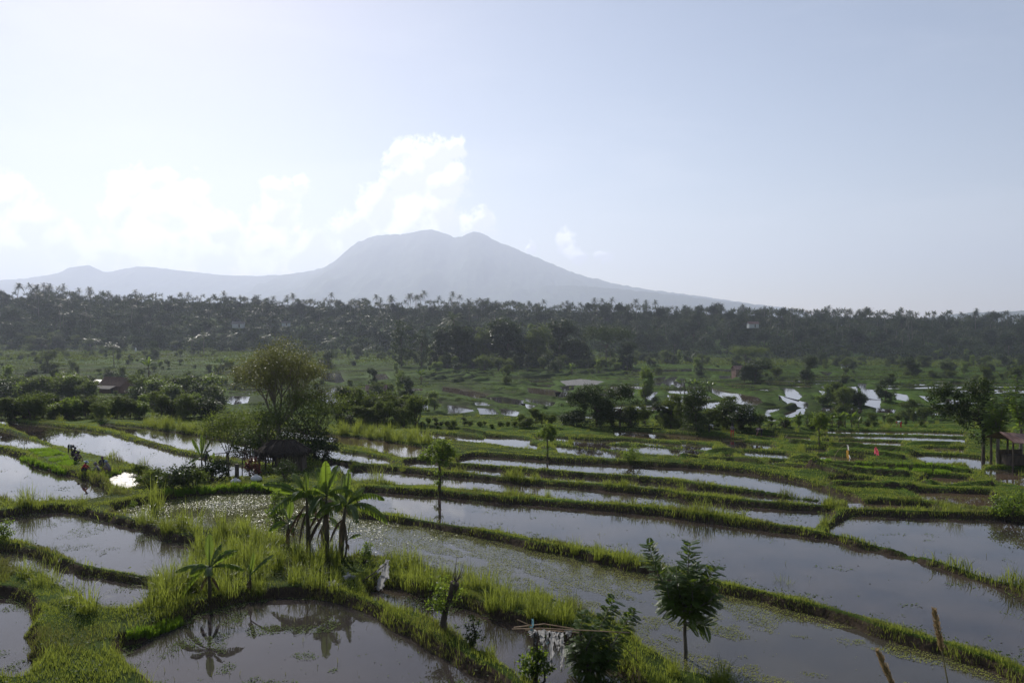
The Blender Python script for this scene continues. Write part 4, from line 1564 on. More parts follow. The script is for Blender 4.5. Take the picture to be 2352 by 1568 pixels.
def gp(vx, vy, dy=0.0):
    """ground point under a picture point"""
    x, y = hit_S(vx, vy)
    y += dy
    # refine against the detailed surface
    d = ray(vx, vy)
    t = np.linspace(.82, 1.2, 400) * (y / d[1])
    z = land(d[0] * t, d[1] * t)
    b = (d[2] * t) < z
    if b.any():
        i = int(np.argmax(b))
        return d[0] * t[i], d[1] * t[i], float(z[i])
    return x, y, gz(x, y)


print('protos ready', time.time() - T0)
# ------------------------------------------------------------------ far wood on the ridge
PALM_FAR = [palm_proto(100 + i, 15 + i % 3 * 1.5, 20, 4.3, 5, .55, 1.5, False, M_PALM_FAR) for i in range(4)]


def tree_mesh(seed, h, w, nl, size, mat, flat=False, full=False):
    r = np.random.default_rng(seed)
    lobes = []
    if full:
        for i in range(13):
            a = r.uniform(0, 2 * PI)
            z = h * (r.uniform(.08, .26) if i < 5 else r.uniform(.2, .84))
            q = r.uniform(.1, .65) * w / 2 * (1 - .35 * z / h)
            R = w * r.uniform(.17, .27)
            lobes.append((q * math.cos(a), q * math.sin(a), z, R, R, R * r.uniform(.7, 1.1)))
        return bush_proto(seed, lobes, 110, nl, size, mat, .24, 8, h * .4)
    for i in range(7 if not flat else 9):
        a = r.uniform(0, 2 * PI)
        q = r.uniform(0, .55) * w / 2 * (1.5 if flat else 1)
        z = h * (r.uniform(.5, .85) if not flat else r.uniform(.74, .84))
        R = w * r.uniform(.2, .34)
        lobes.append((q * math.cos(a), q * math.sin(a), z, R, R, R * (.75 if not flat else .33)))
    lobes.append((0, 0, h * .72, w * .33, w * .33, h * .25 if not flat else h * .1))
    return bush_proto(seed, lobes, 70 if not flat else 90, nl, size, mat, .25, 7, h * .45)


def merged(proto, name):
    """single mesh version for trees that are only a few pixels big"""
    mb = MB()
    mats = []
    for k, pr in enumerate(proto):
        me = pr[1]
        n = len(me.vertices)
        co = np.empty(n * 3)
        me.vertices.foreach_get('co', co)
        lt = np.empty(len(me.polygons), int)
        me.polygons.foreach_get('loop_total', lt)
        lv = np.empty(len(me.loops), int)
        me.loops.foreach_get('vertex_index', lv)
        st = np.concatenate([[0], np.cumsum(lt)[:-1]])
        q = np.stack([lv[st[lt == 4] + i] for i in range(4)], 1)
        t = np.stack([lv[st[lt == 3] + i] for i in range(3)], 1) if (lt == 3).any() else None
        mb.add(co.reshape(-1, 3), q, t, k)
        mats.append(me.materials[0])
    return mb.mesh(name, *mats)


TREE_FAR = [merged(tree_mesh(200 + i, 13 + i, 10 + i % 2 * 2, 1500, .75, M_LEAF_FAR), 'far_tree') for i in range(5)]
rg = np.random.default_rng(77)
GW = 'trees of the wooded ridge behind the fields'


def ridge_points(n, y0, y1, mind, tries=9):
    out = []
    cell = {}
    for _ in range(n * tries):
        y = rg.uniform(y0, y1)
        x = rg.uniform(-1, 1) * y * .69
        k = (int(x // mind), int(y // (mind * 1.3)))
        if k in cell:
            continue
        cell[k] = 1
        out.append((x, y))
        if len(out) >= n:
            break
    return out


def skyline_gain(x, y):
    v = 1176 + x / y * F
    return float(np.interp(v, [0, 40, 90, 140, 300, 600, 800, 880, 940, 1000, 1190, 1240, 1500, 1560, 1700, 1900, 2352], [1.1, 1.25, 1.35, 1.1, 1, .95, 1, 1.15, 1.2, 1.1, 1.15, 1.0, 1.05, .95, .95, 1, .95]))


# palms stand out over the crest and on the slope: the 300 that show largest are things
pts = ridge_points(165, 765, 850, 6) + ridge_points(135, 640, 765, 11)
for (x, y) in pts:
    z = float(S(x, y))
    s = rg.uniform(.8, 1.22) * skyline_gain(x, y)
    place('coconut_palm', PALM_FAR[rg.integers(4)], (x, y, z - .5), rg.uniform(0, 6.28), s, 'tall coconut palm rising from the hazy wooded ridge below the mountain', 'palm tree', 'coconut palms of the wooded ridge', sz=s * rg.uniform(.9, 1.1))
pts = ridge_points(105, 760, 850, 9) + ridge_points(175, 600, 760, 13)
for (x, y) in pts:
    z = float(S(x, y))
    s = rg.uniform(.7, 1.4)
    place('broadleaf_tree', TREE_FAR[rg.integers(5)], (x, y, z - .5), rg.uniform(0, 6.28), s, 'rounded leafy tree among the palms of the hazy wooded ridge', 'tree', GW)


# the understorey and all further crowns read as one mass
def far_mass():
    mb = MB()
    n = 9000
    y = np.where(rg.random(n) < .3, rg.uniform(770, 850, n), rg.uniform(592, 860, n))
    x = rg.uniform(-1, 1, n) * y * .72
    z = S(x, y)
    for part in range(1):
        hgt = rg.uniform(4.5, 10.5, n)
        per = 36
        c = np.stack([x, y, z + hgt * .6], 1)
        u = rg.normal(size=(n * per, 3))
        u[:, 2] = np.abs(u[:, 2]) - .25
        u /= np.linalg.norm(u, axis=1)[:, None]
        p = np.repeat(c, per, 0) + u * rg.uniform(.75, 1.05, (n * per, 1)) * np.repeat(np.stack([hgt * .42, hgt * .42, hgt * .42], 1), per, 0)
        d = rg.normal(size=p.shape) + [0, 0, -.3]
        s = rg.uniform(.9, 2.0, len(p))
        mb.leaves(p, d, s, s * .7, u + rg.normal(size=p.shape) * .3 + np.array([0, 0, .3]))
    # low scrub closes the crest
    n = 2600
    y = rg.uniform(735, 850, n)
    x = rg.uniform(-1, 1, n) * y * .72
    hgt = rg.uniform(3.5, 6, n)
    per = 26
    u = rg.normal(size=(n * per, 3))
    u /= np.linalg.norm(u, axis=1)[:, None]
    p = np.repeat(np.stack([x, y, S(x, y) + hgt * .45], 1), per, 0) + u * np.repeat(hgt * .55, per)[:, None]
    mb.leaves(p, rg.normal(size=p.shape), rg.uniform(.9, 1.9, len(p)), 1.0, u + rg.normal(size=p.shape) * .3)
    # more palm tops deep in the wood
    n = 1150
    y = np.where(np.arange(n) < 420, rg.uniform(620, 860, n), rg.uniform(640, 850, n))
    x = rg.uniform(-1, 1, n) * y * .7
    z = S(x, y) + np.where(np.arange(n) < 420, rg.uniform(10, 16, n), rg.uniform(8.5, 16.5, n))
    for i in range(n):
        m = 14
        a = np.arange(m) * 2.4
        e = np.radians(60 - 100 * np.arange(m) / m)
        d = np.stack([np.cos(a) * np.cos(e), np.sin(a) * np.cos(e), np.sin(e)], 1)
        mb.leaves(np.repeat([[x[i], y[i], z[i]]], m, 0), d, 3.9, .9, None, 1, -.3)
    return mb.mesh('forest', M_LEAF_FAR, M_PALM_FAR)


struct('forest', far_mass(), 'stuff')
print('ridge', time.time() - T0)

# ------------------------------------------------------------------ hedge bushes, middle-valley shrubs and trees
BUSH = []
for i in range(6):
    r = np.random.default_rng(300 + i)
    lobes = [(r.uniform(-.7, .7), r.uniform(-.7, .7), r.uniform(.7, 2.2), r.uniform(.55, .95), r.uniform(.55, .95), r.uniform(.5, .9)) for _ in range(6)]
    BUSH.append(bush_proto(300 + i, lobes, 80, 5600, .15, [M_LEAF, M_LEAF_DARK, M_LEAF, M_LEAF, M_LEAF_SES, M_LEAF][i], .26, 5))
TALLB = []
for i in range(4):
    r = np.random.default_rng(330 + i)
    lobes = [(r.uniform(-.6, .6), r.uniform(-.6, .6), r.uniform(1.0, 4.2), r.uniform(.5, .9), r.uniform(.5, .9), r.uniform(.6, 1.0)) for _ in range(8)]
    TALLB.append(bush_proto(330 + i, lobes, 100, 6400, .16, [M_LEAF, M_LEAF_DARK, M_LEAF_SES, M_LEAF][i], .22, 6, .5))
MTREE = [tree_mesh(360, 7.5, 6.5, 9000, .27, M_LEAF_DARK, False, True), tree_mesh(361, 8, 7.0, 9000, .28, M_LEAF_DARK, False, True), tree_mesh(362, 7, 6.5, 8000, .26, M_LEAF, False, True)]
BIGT = [tree_mesh(370, 20, 17, 14000, .7, M_LEAF_DARK, False, True), tree_mesh(371, 21, 16, 14000, .7, M_LEAF_DARK, False, True), tree_mesh(372, 19, 18, 14000, .65, M_LEAF, False, True)]
FLATT = tree_mesh(375, 18, 24, 7500, .6, M_LEAF_DARK, True)
UMBR = tree_mesh(376, 9, 14, 6000, .4, M_LEAF, True)
# a tree built of stacked dark pads
TIER = bush_proto(377, [(0, 0, 21, 3.6, 3.6, 1.3), (1.2, 0, 18.5, 4, 4, 1.2), (-2, .5, 16, 4.2, 4, 1.6), (1.5, 0, 13.5, 5, 5, 1.9), (-1, 0, 10.5, 5.5, 5, 2.2), (.8, 0, 7, 5.2, 5, 2.5), (0, 0, 3.5, 4.5, 4.5, 2.5)], 90, 7500, .6, M_LEAF_DARK, .2, 8, 14)
PALM_MID = [palm_proto(390, 9, 24, 4.2, 12, .16, .8), palm_proto(391, 14, 24, 4.6, 12, .17, 1.6), palm_proto(392, 6, 22, 4.0, 12, .16, .5)]
BAN_MID = []
for i in range(4):
    r = np.random.default_rng(400 + i)
    lv = [(k * 137 + r.uniform(-20, 20), r.uniform(35, 80) - k * 4, r.uniform(1.9, 2.7), r.uniform(.5, .7), r.uniform(.15, .5), r.uniform(0, .6)) for k in range(9)]
    BAN_MID.append(banana_proto(400 + i, 1.9, lv, .12, 3))
HB = {'bush': 3.0, 'tall': 5.0, 'tree': 7.6, 'big': 20, 'tier': 22, 'flat': 16.5, 'umbr': 8, 'palm': 12, 'palm_tall': 17.5, 'palm_low': 9, 'banana': 3.9}


def veg(kind, vx, vy, hv, label, cat, group=None, k=None, wide=1.0, depth=None):
    if depth is None:
        x, y, z = gp(vx, vy)
    else:
        x, y, _ = at_depth(vx, vy, depth)
        z = gz(x, y)
        hv = hv + ((-z) / y * F + 753 - vy) * 0
    s = hv * y / F / HB[kind]
    src = {'bush': BUSH, 'tall': TALLB, 'tree': MTREE, 'big': BIGT, 'tier': [TIER], 'flat': [FLATT], 'umbr': [UMBR], 'palm': [PALM_MID[0]], 'palm_tall': [PALM_MID[1]], 'palm_low': [PALM_MID[2]], 'banana': BAN_MID}[kind]
    nm = {'bush': 'bush', 'tall': 'tall_bush', 'tree': 'tree', 'big': 'forest_tree', 'tier': 'tiered_tree', 'flat': 'spreading_tree', 'umbr': 'spreading_tree', 'palm': 'palm', 'palm_tall': 'palm', 'palm_low': 'palm', 'banana': 'banana_plant'}[kind]
    p = src[(k if k is not None else int(rg.integers(len(src)))) % len(src)]
    return place(nm, p, (x, y, z - .05), rg.uniform(0, 6.28), s * wide, label, cat, group, sz=s)


def t4(x, y):
    return tv(4, x, y)


def t5(x, y):
    return tv(5, x, y)


def t6(x, y):
    return tv(6, x, y)


GH = 'bushes of the hedge between the near terraces and the valley'
LH = 'leafy green bush in the dense hedge along the far edge of the near paddies'
# west hedge: three rows
for (yb, hmin, hmax, x0, x1, st) in [(588, 80, 140, -40, 960, 48), (575, 95, 155, 960, 1500, 55), (535, 120, 190, -40, 1500, 50), (490, 95, 160, 20, 1480, 70), (440, 60, 120, 0, 640, 90)]:
    x = x0
    while x < x1:
        v = t4(x + rg.uniform(-15, 15), yb + rg.uniform(-10, 8))
        kd = 'bush' if rg.random() < .6 else 'tall'
        h = rg.uniform(hmin, hmax) / 3
        if 620 < x < 980 and yb < 560:
            h *= .42
        veg(kd, v[0], v[1], h * 1.5, LH, 'bush', GH, wide=rg.uniform(.95, 1.35) * (1.2 if kd == 'tall' else 1))
        x += st * rg.uniform(.7, 1.25)
# hedge in the middle
for (yb, hmin, hmax, x0, x1, st) in [(640, 90, 190, -20, 560, 62), (600, 100, 210, 0, 560, 85), (642, 28, 55, 560, 1290, 50), (640, 70, 140, 1230, 1480, 60), (640, 100, 190, 2020, 2352, 70)]:
    x = x0
    while x < x1:
        v = t5(x + rg.uniform(-15, 15), yb + rg.uniform(-8, 6))
        kd = 'bush' if rg.random() < .55 else 'tall'
        veg(kd, v[0], v[1], rg.uniform(hmin, hmax) / 3 * 1.25, LH, 'bush', GH, wide=rg.uniform(.95, 1.3) * (1.2 if kd == 'tall' else 1))
        x += st * rg.uniform(.7, 1.25)
# east hedge
for (yb, hmin, hmax, x0, x1, st) in [(650, 110, 200, 190, 400, 55), (650, 45, 85, 400, 900, 75), (640, 40, 75, 900, 1260, 90), (615, 45, 100, 900, 1700, 95), (600, 50, 90, 1500, 2352, 85), (640, 30, 60, 1260, 1660, 90)]:
    x = x0
    while x < x1:
        v = t6(x + rg.uniform(-15, 15), yb + rg.uniform(-8, 6))
        kd = 'bush' if rg.random() < .6 else 'tall'
        veg(kd, v[0], v[1], rg.uniform(hmin, hmax) / 3 * 1.2, LH, 'bush', GH, wide=rg.uniform(.95, 1.35))
        x += st * rg.uniform(.7, 1.3)
# dark trees of the hedge, told apart
for (v, h, kd, k, lab, wd) in [
    (t5(1600, 640), 250, 'tree', 0, 'dark round-crowned tree at the west end of the dark hedge clump', 1.15),
    (t5(1760, 640), 290, 'tree', 1, 'tallest dark dense tree in the middle of the hedge clump', 1.2),
    (t5(1920, 642), 310, 'tree', 0, 'broad dark tree at the east end of the hedge clump', 1.15),
    (t5(2270, 650), 250, 'tree', 2, 'loose green tree between the dark hedge clump and the solitary dark tree', 1.0),
    (t6(90, 655), 290, 'tree', 1, 'solitary dark glossy tree in the hedge above the walking farmer', 1.0),
    (t6(310, 650), 235, 'tree', 2, 'slender open tree just right of the solitary dark hedge tree', .9),
    (t6(1110, 545), 175, 'tree', 2, 'bushy grey-green tree behind the banana row, before the glinting ponds', 1.2),
    (t6(1560, 590), 150, 'tree', 2, 'low spreading tree behind the hedge, right of the banana row', 1.4),
    (t5(640, 540), 150, 'tall', 2, 'upright feathery bush beside the small lit pond below the terraces', 1.3),
    (t5(1140, 345), 135, 'tree', 2, 'small tree standing by itself on the dry terraces of the mid valley', .9),
    (t4(330, 262), 155, 'tree', 2, 'broad olive thicket tree in the far green field on the west side', 1.3),
    (t4(210, 345), 110, 'tree', 1, 'low dark tree beside the muddy field left of the brown hut', 1.3),
    (t4(1065, 175), 130, 'tree', 0, 'dark bush-like tree on the edge of the far west field', .8),
    (t4(290, 110), 85, 'tree', 0, 'flat dark tree standing before the west end of the wood', 1.6),
    (t4(2110, 165), 135, 'tree', 0, 'round dark tree before the haze behind the feathery tree', .9),
    (t4(2260, 240), 130, 'tree', 1, 'dark twin-topped tree at the field edge right of the feathery tree', 1.1),
    (t4(2440, 130), 110, 'tree', 2, 'thin leaning tree at the foot of the hazy wood left of the tiered tree', .7),
    (t6(500, 338), 165, 'tree', 1, 'wide dark thicket tree over the pink-walled hut', 1.9),
    (t6(860, 335), 185, 'tree', 0, 'dark upright tree right of the pink-walled hut thicket', 1.0),
    (t6(1400, 462), 172, 'tree', 0, 'rounded dark tree among the glinting ponds on the east side', 1.05),
    (t6(1580, 290), 125, 'tree', 1, 'dark twin-crowned tree below the steep wooded slope', 1.3),
    (t6(1820, 300), 105, 'tree', 1, 'low dark tree in the green fields under the wooded slope', 1.3),
]:
    veg(kd, v[0], v[1], h / 3, lab, 'tree' if kd == 'tree' else 'bush', None, k, wd)
# big trees in front of the wood
for (vx, vy, h, kd, k, lab, wd) in [
    (922, 842, 104, 'tier', 0, 'tall dark tree of stacked pads, the taller of the pair before the haze', .85),
    (968, 842, 84, 'tier', 0, 'tall dark tree of stacked pads, the shorter of the pair before the haze', .9),
    (1015, 842, 88, 'big', 1, 'dark broad tree leaning by the tall palm of the central grove', .8),
    (1060, 842, 108, 'big', 0, 'dark tree right behind the tall palm of the central grove', .9),
    (1110, 842, 90, 'big', 2, 'paler green tree in the middle of the central grove', .8),
    (1165, 842, 128, 'big', 0, 'tallest broad-headed dark tree of the central grove', .85),
    (1230, 844, 100, 'big', 2, 'glinting bushy tree of the central grove beside the tallest one', .8),
    (1285, 842, 105, 'big', 1, 'dark tree of the central grove left of the flat crown', .85),
    (1330, 842, 74, 'big', 0, 'low dark tree of the central grove under the flat crown', .9),
    (1392, 842, 92, 'flat', 0, 'wide flat-crowned dark tree on the east side of the central grove', .8),
    (1440, 848, 62, 'big', 1, 'last dark tree at the east foot of the central grove', .8),
    (1712, 840, 40, 'umbr', 0, 'flat-topped pale green tree before the east wood', 1.0),
]:
    veg(kd, vx, vy, h, lab, 'tree', None, k, wd * (1.4 if kd == 'big' else 1.1))
for i in range(34):
    veg('tall' if i % 2 else 'bush', 1000 + i * 14 + rg.uniform(-6, 6), 846 + rg.uniform(-5, 5), rg.uniform(20, 38), 'leafy bush in the thicket at the foot of the central grove', 'bush', 'thicket at the foot of the central grove', None, rg.uniform(1.1, 1.5))
for (vx, vy, h, kd, lab) in [
    (1052, 842, 138, 'palm_tall', 'tall coconut palm with a bare leaning trunk at the edge of the central grove'),
    (262, 842, 64, 'palm', 'coconut palm with drooping fronds alone in the west green field'),
    (760, 815, 52, 'palm_low', 'small palm in the haze right of the round dark tree'),
    (440, 812, 48, 'palm_low', 'short palm at the foot of the west wood near the feathery tree'),
    (468, 815, 60, 'palm', 'lofty palm at the foot of the west wood near the feathery tree'),
    (532, 800, 44, 'palm_low', 'bushy palm before the dim west wood'),
    (610, 800, 40, 'palm_low', 'ragged palm before the dim west wood behind the feathery crown'),
    (858, 815, 30, 'palm_low', 'tiny pale palm in the haze left of the tiered trees'),
    (1068, 842, 36, 'palm_low', 'low glinting palm under the central grove, first from the terraces'),
    (1110, 842, 40, 'palm_low', 'low spiky palm with bright fronds under the central grove'),
    (1165, 844, 42, 'palm_low', 'low dark palm under the tallest tree of the central grove'),
    (1400, 845, 50, 'palm', 'palm with bright ribs under the flat-crowned tree'),
    (1285, 850, 30, 'palm_low', 'small fan-like palm at the east foot of the central grove'),
    (1620, 805, 44, 'palm', 'pale palm at the foot of the east wood'),
    (1660, 775, 46, 'palm', 'pale palm standing higher on the east wood slope'),
]:
    veg(kd, vx, vy, h, lab, 'palm tree')
# low scrub over the middle valley
GS = 'scattered shrubs of the middle valley'
LS = 'low green shrub scattered on the field banks of the middle valley'
n_s = 0
for i in range(4000):
    vx = rg.uniform(-20, 2372)
    vy = rg.uniform(812, 940)
    x, y = hit_S(vx, vy)
    zz, dd = land(np.array([x]), np.array([y]), True)
    if dd[0] < 2.0 or (y < 480 and y > 165 and valley_cell(np.array([x]), np.array([y]))[2][0] < .4):
        continue
    f = fbm(np.array([x / 28.]), np.array([y / 40.]), 3, 71)[0]
    if f < .53:
        continue
    if 980 < vx < 1450 and 865 < vy < 940 and f < .66:
        continue
    s = rg.uniform(.35, 1.0) * (1 + max(0, (y - 250) / 400))
    place('shrub', BUSH[rg.integers(6)] if rg.random() < .8 else TALLB[rg.integers(4)], (x, y, zz[0] - .05), rg.uniform(0, 6.28), s, LS, 'shrub', GS, sz=s * rg.uniform(.7, 1.1))
    n_s += 1
    if n_s >= 250:
        break
GL = 'bushes lining the mid-valley fields'
LL = 'full leafy bush in a line between fields of the middle valley'
n_s = 0
for i in range(5000):
    vx = rg.uniform(-20, 2372)
    vy = rg.uniform(815, 935)
    x, y = hit_S(vx, vy)
    zz, dd = land(np.array([x]), np.array([y]), True)
    if dd[0] < 2.5 or (y < 480 and y > 165 and valley_cell(np.array([x]), np.array([y]))[2][0] < .3):
        continue
    f = abs(fbm(np.array([x / 60. + 5]), np.array([y / 75.]), 3, 91)[0] - .5)
    if f > .036 or (980 < vx < 1480 and 845 < vy < 940) or (1480 < vx < 2200 and 880 < vy < 925 and rg.random() < .6):
        continue
    s = rg.uniform(.7, 1.7)
    place('bush', BUSH[rg.integers(6)] if rg.random() < .6 else TALLB[rg.integers(4)], (x, y, zz[0] - .05), rg.uniform(0, 6.28), s * 1.1, LL, 'bush', GL, sz=s * rg.uniform(.8, 1.2))
    n_s += 1
    if n_s >= 260:
        break
# band of trees along the foot of the wood
GF = 'trees along the foot of the wooded ridge'
for i in range(130):
    vx = rg.uniform(-20, 2372)
    vyb = np.interp(vx, [0, 600, 900, 1450, 1800, 2352], [792, 800, 815, 832, 838, 846]) + rg.uniform(-6, 10)
    if 890 < vx < 1470 and rg.random() < .6:
        continue
    h = rg.uniform(14, 34)
    veg('tree' if rg.random() < .75 else 'palm_low', vx, vyb, h, 'leafy tree or young palm in the band along the foot of the wooded ridge', 'tree', GF, None, rg.uniform(.9, 1.6))
# bananas of the hedge
GB = 'banana plants along the hedge'
LB = 'bright-leaved banana plant in the row before the east hedge'
for (x, y, h) in [(420, 650, 70), (470, 652, 60), (590, 652, 75), (640, 650, 55), (700, 652, 105), (740, 650, 80), (800, 645, 120), (860, 640, 110), (920, 640, 130), (975, 650, 110), (1030, 645, 125), (1075, 650, 145), (1120, 648, 120), (1165, 648, 140),
                  (1210, 650, 90), (1410, 610, 80)]:
    v = t6(x, y)
    veg('banana', v[0], v[1], h / 3, LB, 'banana plant', GB)
GB2 = 'banana plants of the mid-valley grove'
for x in range(-10, 230, 24):
    v = t6(x + rg.uniform(-6, 6), 395 + rg.uniform(-8, 8))
    veg('banana', v[0], v[1], rg.uniform(75, 105) / 3, 'banana plant of the dense grove between the bright terraced ponds', 'banana plant', GB2)
for (v, h, lab) in [
    (t5(110, 640), 120, 'upright pale banana plant at the west part of the middle hedge'), (t5(165, 645), 150, 'taller pale banana plant at the west part of the middle hedge'),
    (t5(245, 640), 100, 'glossy banana plant right of the pale pair in the middle hedge'), (t5(1195, 640), 85, 'small banana plant alone in the low stretch of the middle hedge'),
    (t4(1025, 305), 165, 'dark banana plant by the field right of the brown hut'), (t4(1520, 262), 120, 'banana plant with bright ribs behind the feathery tree'),
    (t5(550, 345), 120, 'banana plant on the bank above the rusty-roofed shed'), (t5(1590, 285), 100, 'thin banana plant on the bank east of the dry terraces'),
    (t5(760, 220), 90, 'banana plant with white glints at the terrace head'), (t5(910, 215), 70, 'small banana plant at the terrace head under the grove'),
]:
    veg('banana', v[0], v[1], h / 3, lab, 'banana plant')
print('valley', time.time() - T0, n_s)

# ------------------------------------------------------------------ trees and plants of the near terraces
x, y, z = gp(640, 1042)
BT = branching_tree(500, 9.6, 4, .55, .17, 36000, M_LEAF_OLIVE, .26, 2.7, 8, .9, M_BARK_PALE, .68)
place('feathery_tree', BT, (x, y, z), .6, 1, 'large feathery tree with many upswept limbs and yellowish crown behind the thatched hut', 'tree')
x, y, z = gp(524, 1096)
ST = branching_tree(505, 5.6, 3, .55, .19, 4200, M_LEAF, .07, 1.7, 5, .6, M_BARK, .55)
place('young_tree', ST, (x, y, z), 0, 1.0, 'slender young tree with glossy leaves left of the thatched hut', 'tree')
x, y, z = gp(575, 1090)
place('young_tree', ST, (x, y + 4, gz(x, y + 4)), 2, .95, 'thin bushy tree between the young tree and the thatched hut', 'tree')
x, y, z = gp(722, 1052)
SR = branching_tree(509, 7.2, 3, .6, .20, 6500, M_LEAF, .12, 1.2, 6, .7, M_BARK, .75)
place('dark_tree', SR, (x, y, z), 1, 1.0, 'dark glossy-leaved tree hanging over the right end of the thatched hut', 'tree')

# feather-leaved saplings right in front
ses = [[(-.03, 0, 1.7), (-.5, 0, 2.45), (-.95, .1, 3.3), (-1.2, .1, 4.15)], [(0, 0, 1.8), (.12, .1, 2.8), (.1, 0, 3.6), (.16, 0, 4.25)], [(0, 0, 1.8), (.5, .1, 2.5), (.8, 0, 3.05), (1.02, 0, 3.45)],
       [(0, 0, 1.75), (-.35, -.3, 2.2), (-.65, -.5, 2.6), (-.7, -.5, 3.0)], [(0, 0, 1.75), (.35, -.4, 2.2), (.75, -.5, 2.5), (.95, -.5, 2.75)], [(0, 0, 1.8), (-.2, .5, 2.5), (-.4, .7, 3.0)],
       [(0, 0, 1.8), (.3, .5, 2.5), (.5, .7, 3.1)], [(0, 0, 1.65), (-.4, .1, 1.95), (-.75, .15, 2.2)], [(0, 0, 1.65), (.4, 0, 1.95), (.85, 0, 2.2), (1.0, 0, 2.3)], [(0, 0, 1.7), (.05, -.5, 2.1), (.1, -.7, 2.6), (.05, -.6, 3.2)],
       [(0, 0, 1.55), (.35, -.1, 1.6), (.75, -.15, 1.5)], [(0, 0, 1.9), (.3, 0, 2.7), (.4, 0, 3.5)], [(0, 0, 1.9), (-.25, 0, 2.7), (-.3, 0, 3.3)]]
SES = feather_tree(ses, .60, 16, .048, .036, M_LEAF_SES, 520, ([[0, 0, -.2], [.03, 0, .6], [-.01, 0, 1.2], [0, 0, 1.75], [0, 0, 2.2]], [.075, .065, .058, .055, .03]), .22, .14)
x, y, z = gp(1573, 1536)
place('feather_leaf_tree', SES, (x, y, z), 0, 1.0, 'slim sapling with a bare pale trunk and dense feather-leaved crown at the algae pond', 'tree')
se2 = [[(0, 0, .3), (.1, 0, 1.1), (.35, 0, 1.8), (.6, 0, 2.35), (.75, 0, 2.6)], [(0, 0, .3), (-.2, 0, 1.0), (-.25, .1, 1.7), (-.1, .1, 2.2)], [(0, 0, .5), (.5, -.1, 1.1), (.9, 0, 1.6), (1.2, 0, 2.1), (1.35, 0, 2.3)],
       [(0, 0, .5), (-.35, -.2, .9), (-.55, -.2, 1.3)], [(0, 0, .5), (.45, -.4, .8), (.6, -.5, 1.2)], [(0, 0, .4), (0, -.5, .7), (.1, -.6, 1.3)], [(0, 0, .4), (.3, .4, 1.1), (.4, .5, 1.7)], [(0, 0, .4), (.6, .2, .9), (.8, .2, 1.2)],
       [(0, 0, .8), (-.1, -.3, 1.3), (.15, -.3, 1.8)], [(0, 0, .4), (-.4, .2, .8), (-.5, .2, 1.2)]]
SE2 = feather_tree(se2, .48, 14, .046, .034, M_LEAF_SES, 523, ([[.05, 0, -.2], [-.03, 0, .3], [0, 0, .8], [.1, 0, 1.2]], [.12, .10, .07, .04]), .34, .13)
x, y, z = gp(1352, 1580)
place('feather_leaf_shrub', SE2, (x, y, z), 0, 1.05, 'bushy feather-leaved shrub growing through the bamboo rail with rags', 'shrub')
# shrub round the rag post, and a small one further up the bank
LOBS = [(0, 0, .35, .32, .3, .35), (.2, 0, .75, .25, .25, .25), (-.2, 0, .7, .22, .22, .25), (.05, 0, 1.0, .2, .2, .15)]
SHR = bush_proto(530, LOBS, 50, 1500, .10, M_LEAF_SES, .3, 4)
x, y, z = gp(1228, 1584)
RP = (x, y, z)
place('shrub', SHR, (x, y - .1, z), 0, 1.15, 'rounded light green shrub around the foot of the rag-hung post', 'shrub')
x, y, z = gp(1084, 1484)
place('shrub', bush_proto(531, [(0, 0, .5, .2, .2, .35), (.05, 0, .9, .16, .16, .2), (.12, 0, .25, .25, .2, .2)], 30, 420, .10, M_LEAF_DARK, .35, 4), (x, y, z), 0, .95, 'small dark twiggy shrub on the grassy bund right of the pollarded stump', 'shrub')

# pollarded stump with whippy twigs
tm, cm = MB(), MB()
tm.tube([[0, 0, -.2], [.03, 0, .35], [.12, 0, .8], [.3, 0, 1.25], [.4, 0, 1.5]], [.13, .11, .10, .11, .16], 9)
tm.tube([[.34, 0, 1.4], [.42, 0, 1.6], [.46, 0, 1.66]], [.13, .17, .10], 9)
for (dx, dy, dz) in [(-.1, .05, .5), (.02, 0, .9), (.1, .1, .45), (.3, 0, .45), (.36, .1, .6), (.2, -.1, .35), (-.2, 0, .25), (.42, -.1, .5)]:
    p0 = np.array([.42, 0, 1.62])
    tm.tube([p0, p0 + [dx * .5, dy * .5, dz * .45], p0 + [dx * .6 + .05, dy, dz]], [.022, .014, .006], 5)
for (c, n, sp) in [((-.25, 0, .95), 190, .16), ((0.0, -.1, .85), 130, .13), ((-.05, 0, 1.55), 170, .2), ((.55, 0, 1.35), 60, .12), ((.25, .05, 1.1), 60, .12)]:
    p = np.array(c) + rng.normal(size=(n, 3)) * sp
    cm.leaves(p, rng.normal(size=(n, 3)) + [0, 0, -.3], rng.uniform(.07, .14, n), .06)
x, y, z = gp(1017, 1446)
place('pollarded_tree', [('trunk', tm.mesh('trunk', M_BARK)), ('crown', cm.mesh('crown', M_LEAF_SES))], (x, y, z), 0, 1, 'pollarded stump with whippy twigs and few leaves on the fore bund', 'tree')

# round-headed pollards along the strips
PLB = [(0, 0, 2.5, .95, .8, .6), (.7, 0, 2.75, .6, .6, .5), (-.7, 0, 2.35, .6, .6, .5), (.1, 0, 3.0, .65, .6, .4), (.3, -.3, 2.1, .6, .5, .4), (-.1, 0, 1.0, .22, .22, .3), (-.05, 0, .45, .3, .3, .3), (.8, 0, 2.5, .35, .35, .3)]
PLA = bush_proto(540, PLB, 110, 5200, .12, M_LEAF_SES, .26, 8, 2.0)
for (vx, vy, h, wd, lab) in [(1009, 1126, 112, 1.0, 'round-headed pollard with a leafy trunk among the long strips, the largest of its kind'), (1257, 1053, 76, .8, 'small lollipop-shaped pollard on the upper strips, middle of its kind'),
                             (1881, 1024, 75, .75, 'thin leafy pollard below the banana row')]:
    x, y, z = gp(vx, vy)
    s = h * y / F / 3.35
    place('pollarded_tree', PLA, (x, y, z), rg.uniform(-.3, .3), s * wd, lab, 'tree', None, sz=s)
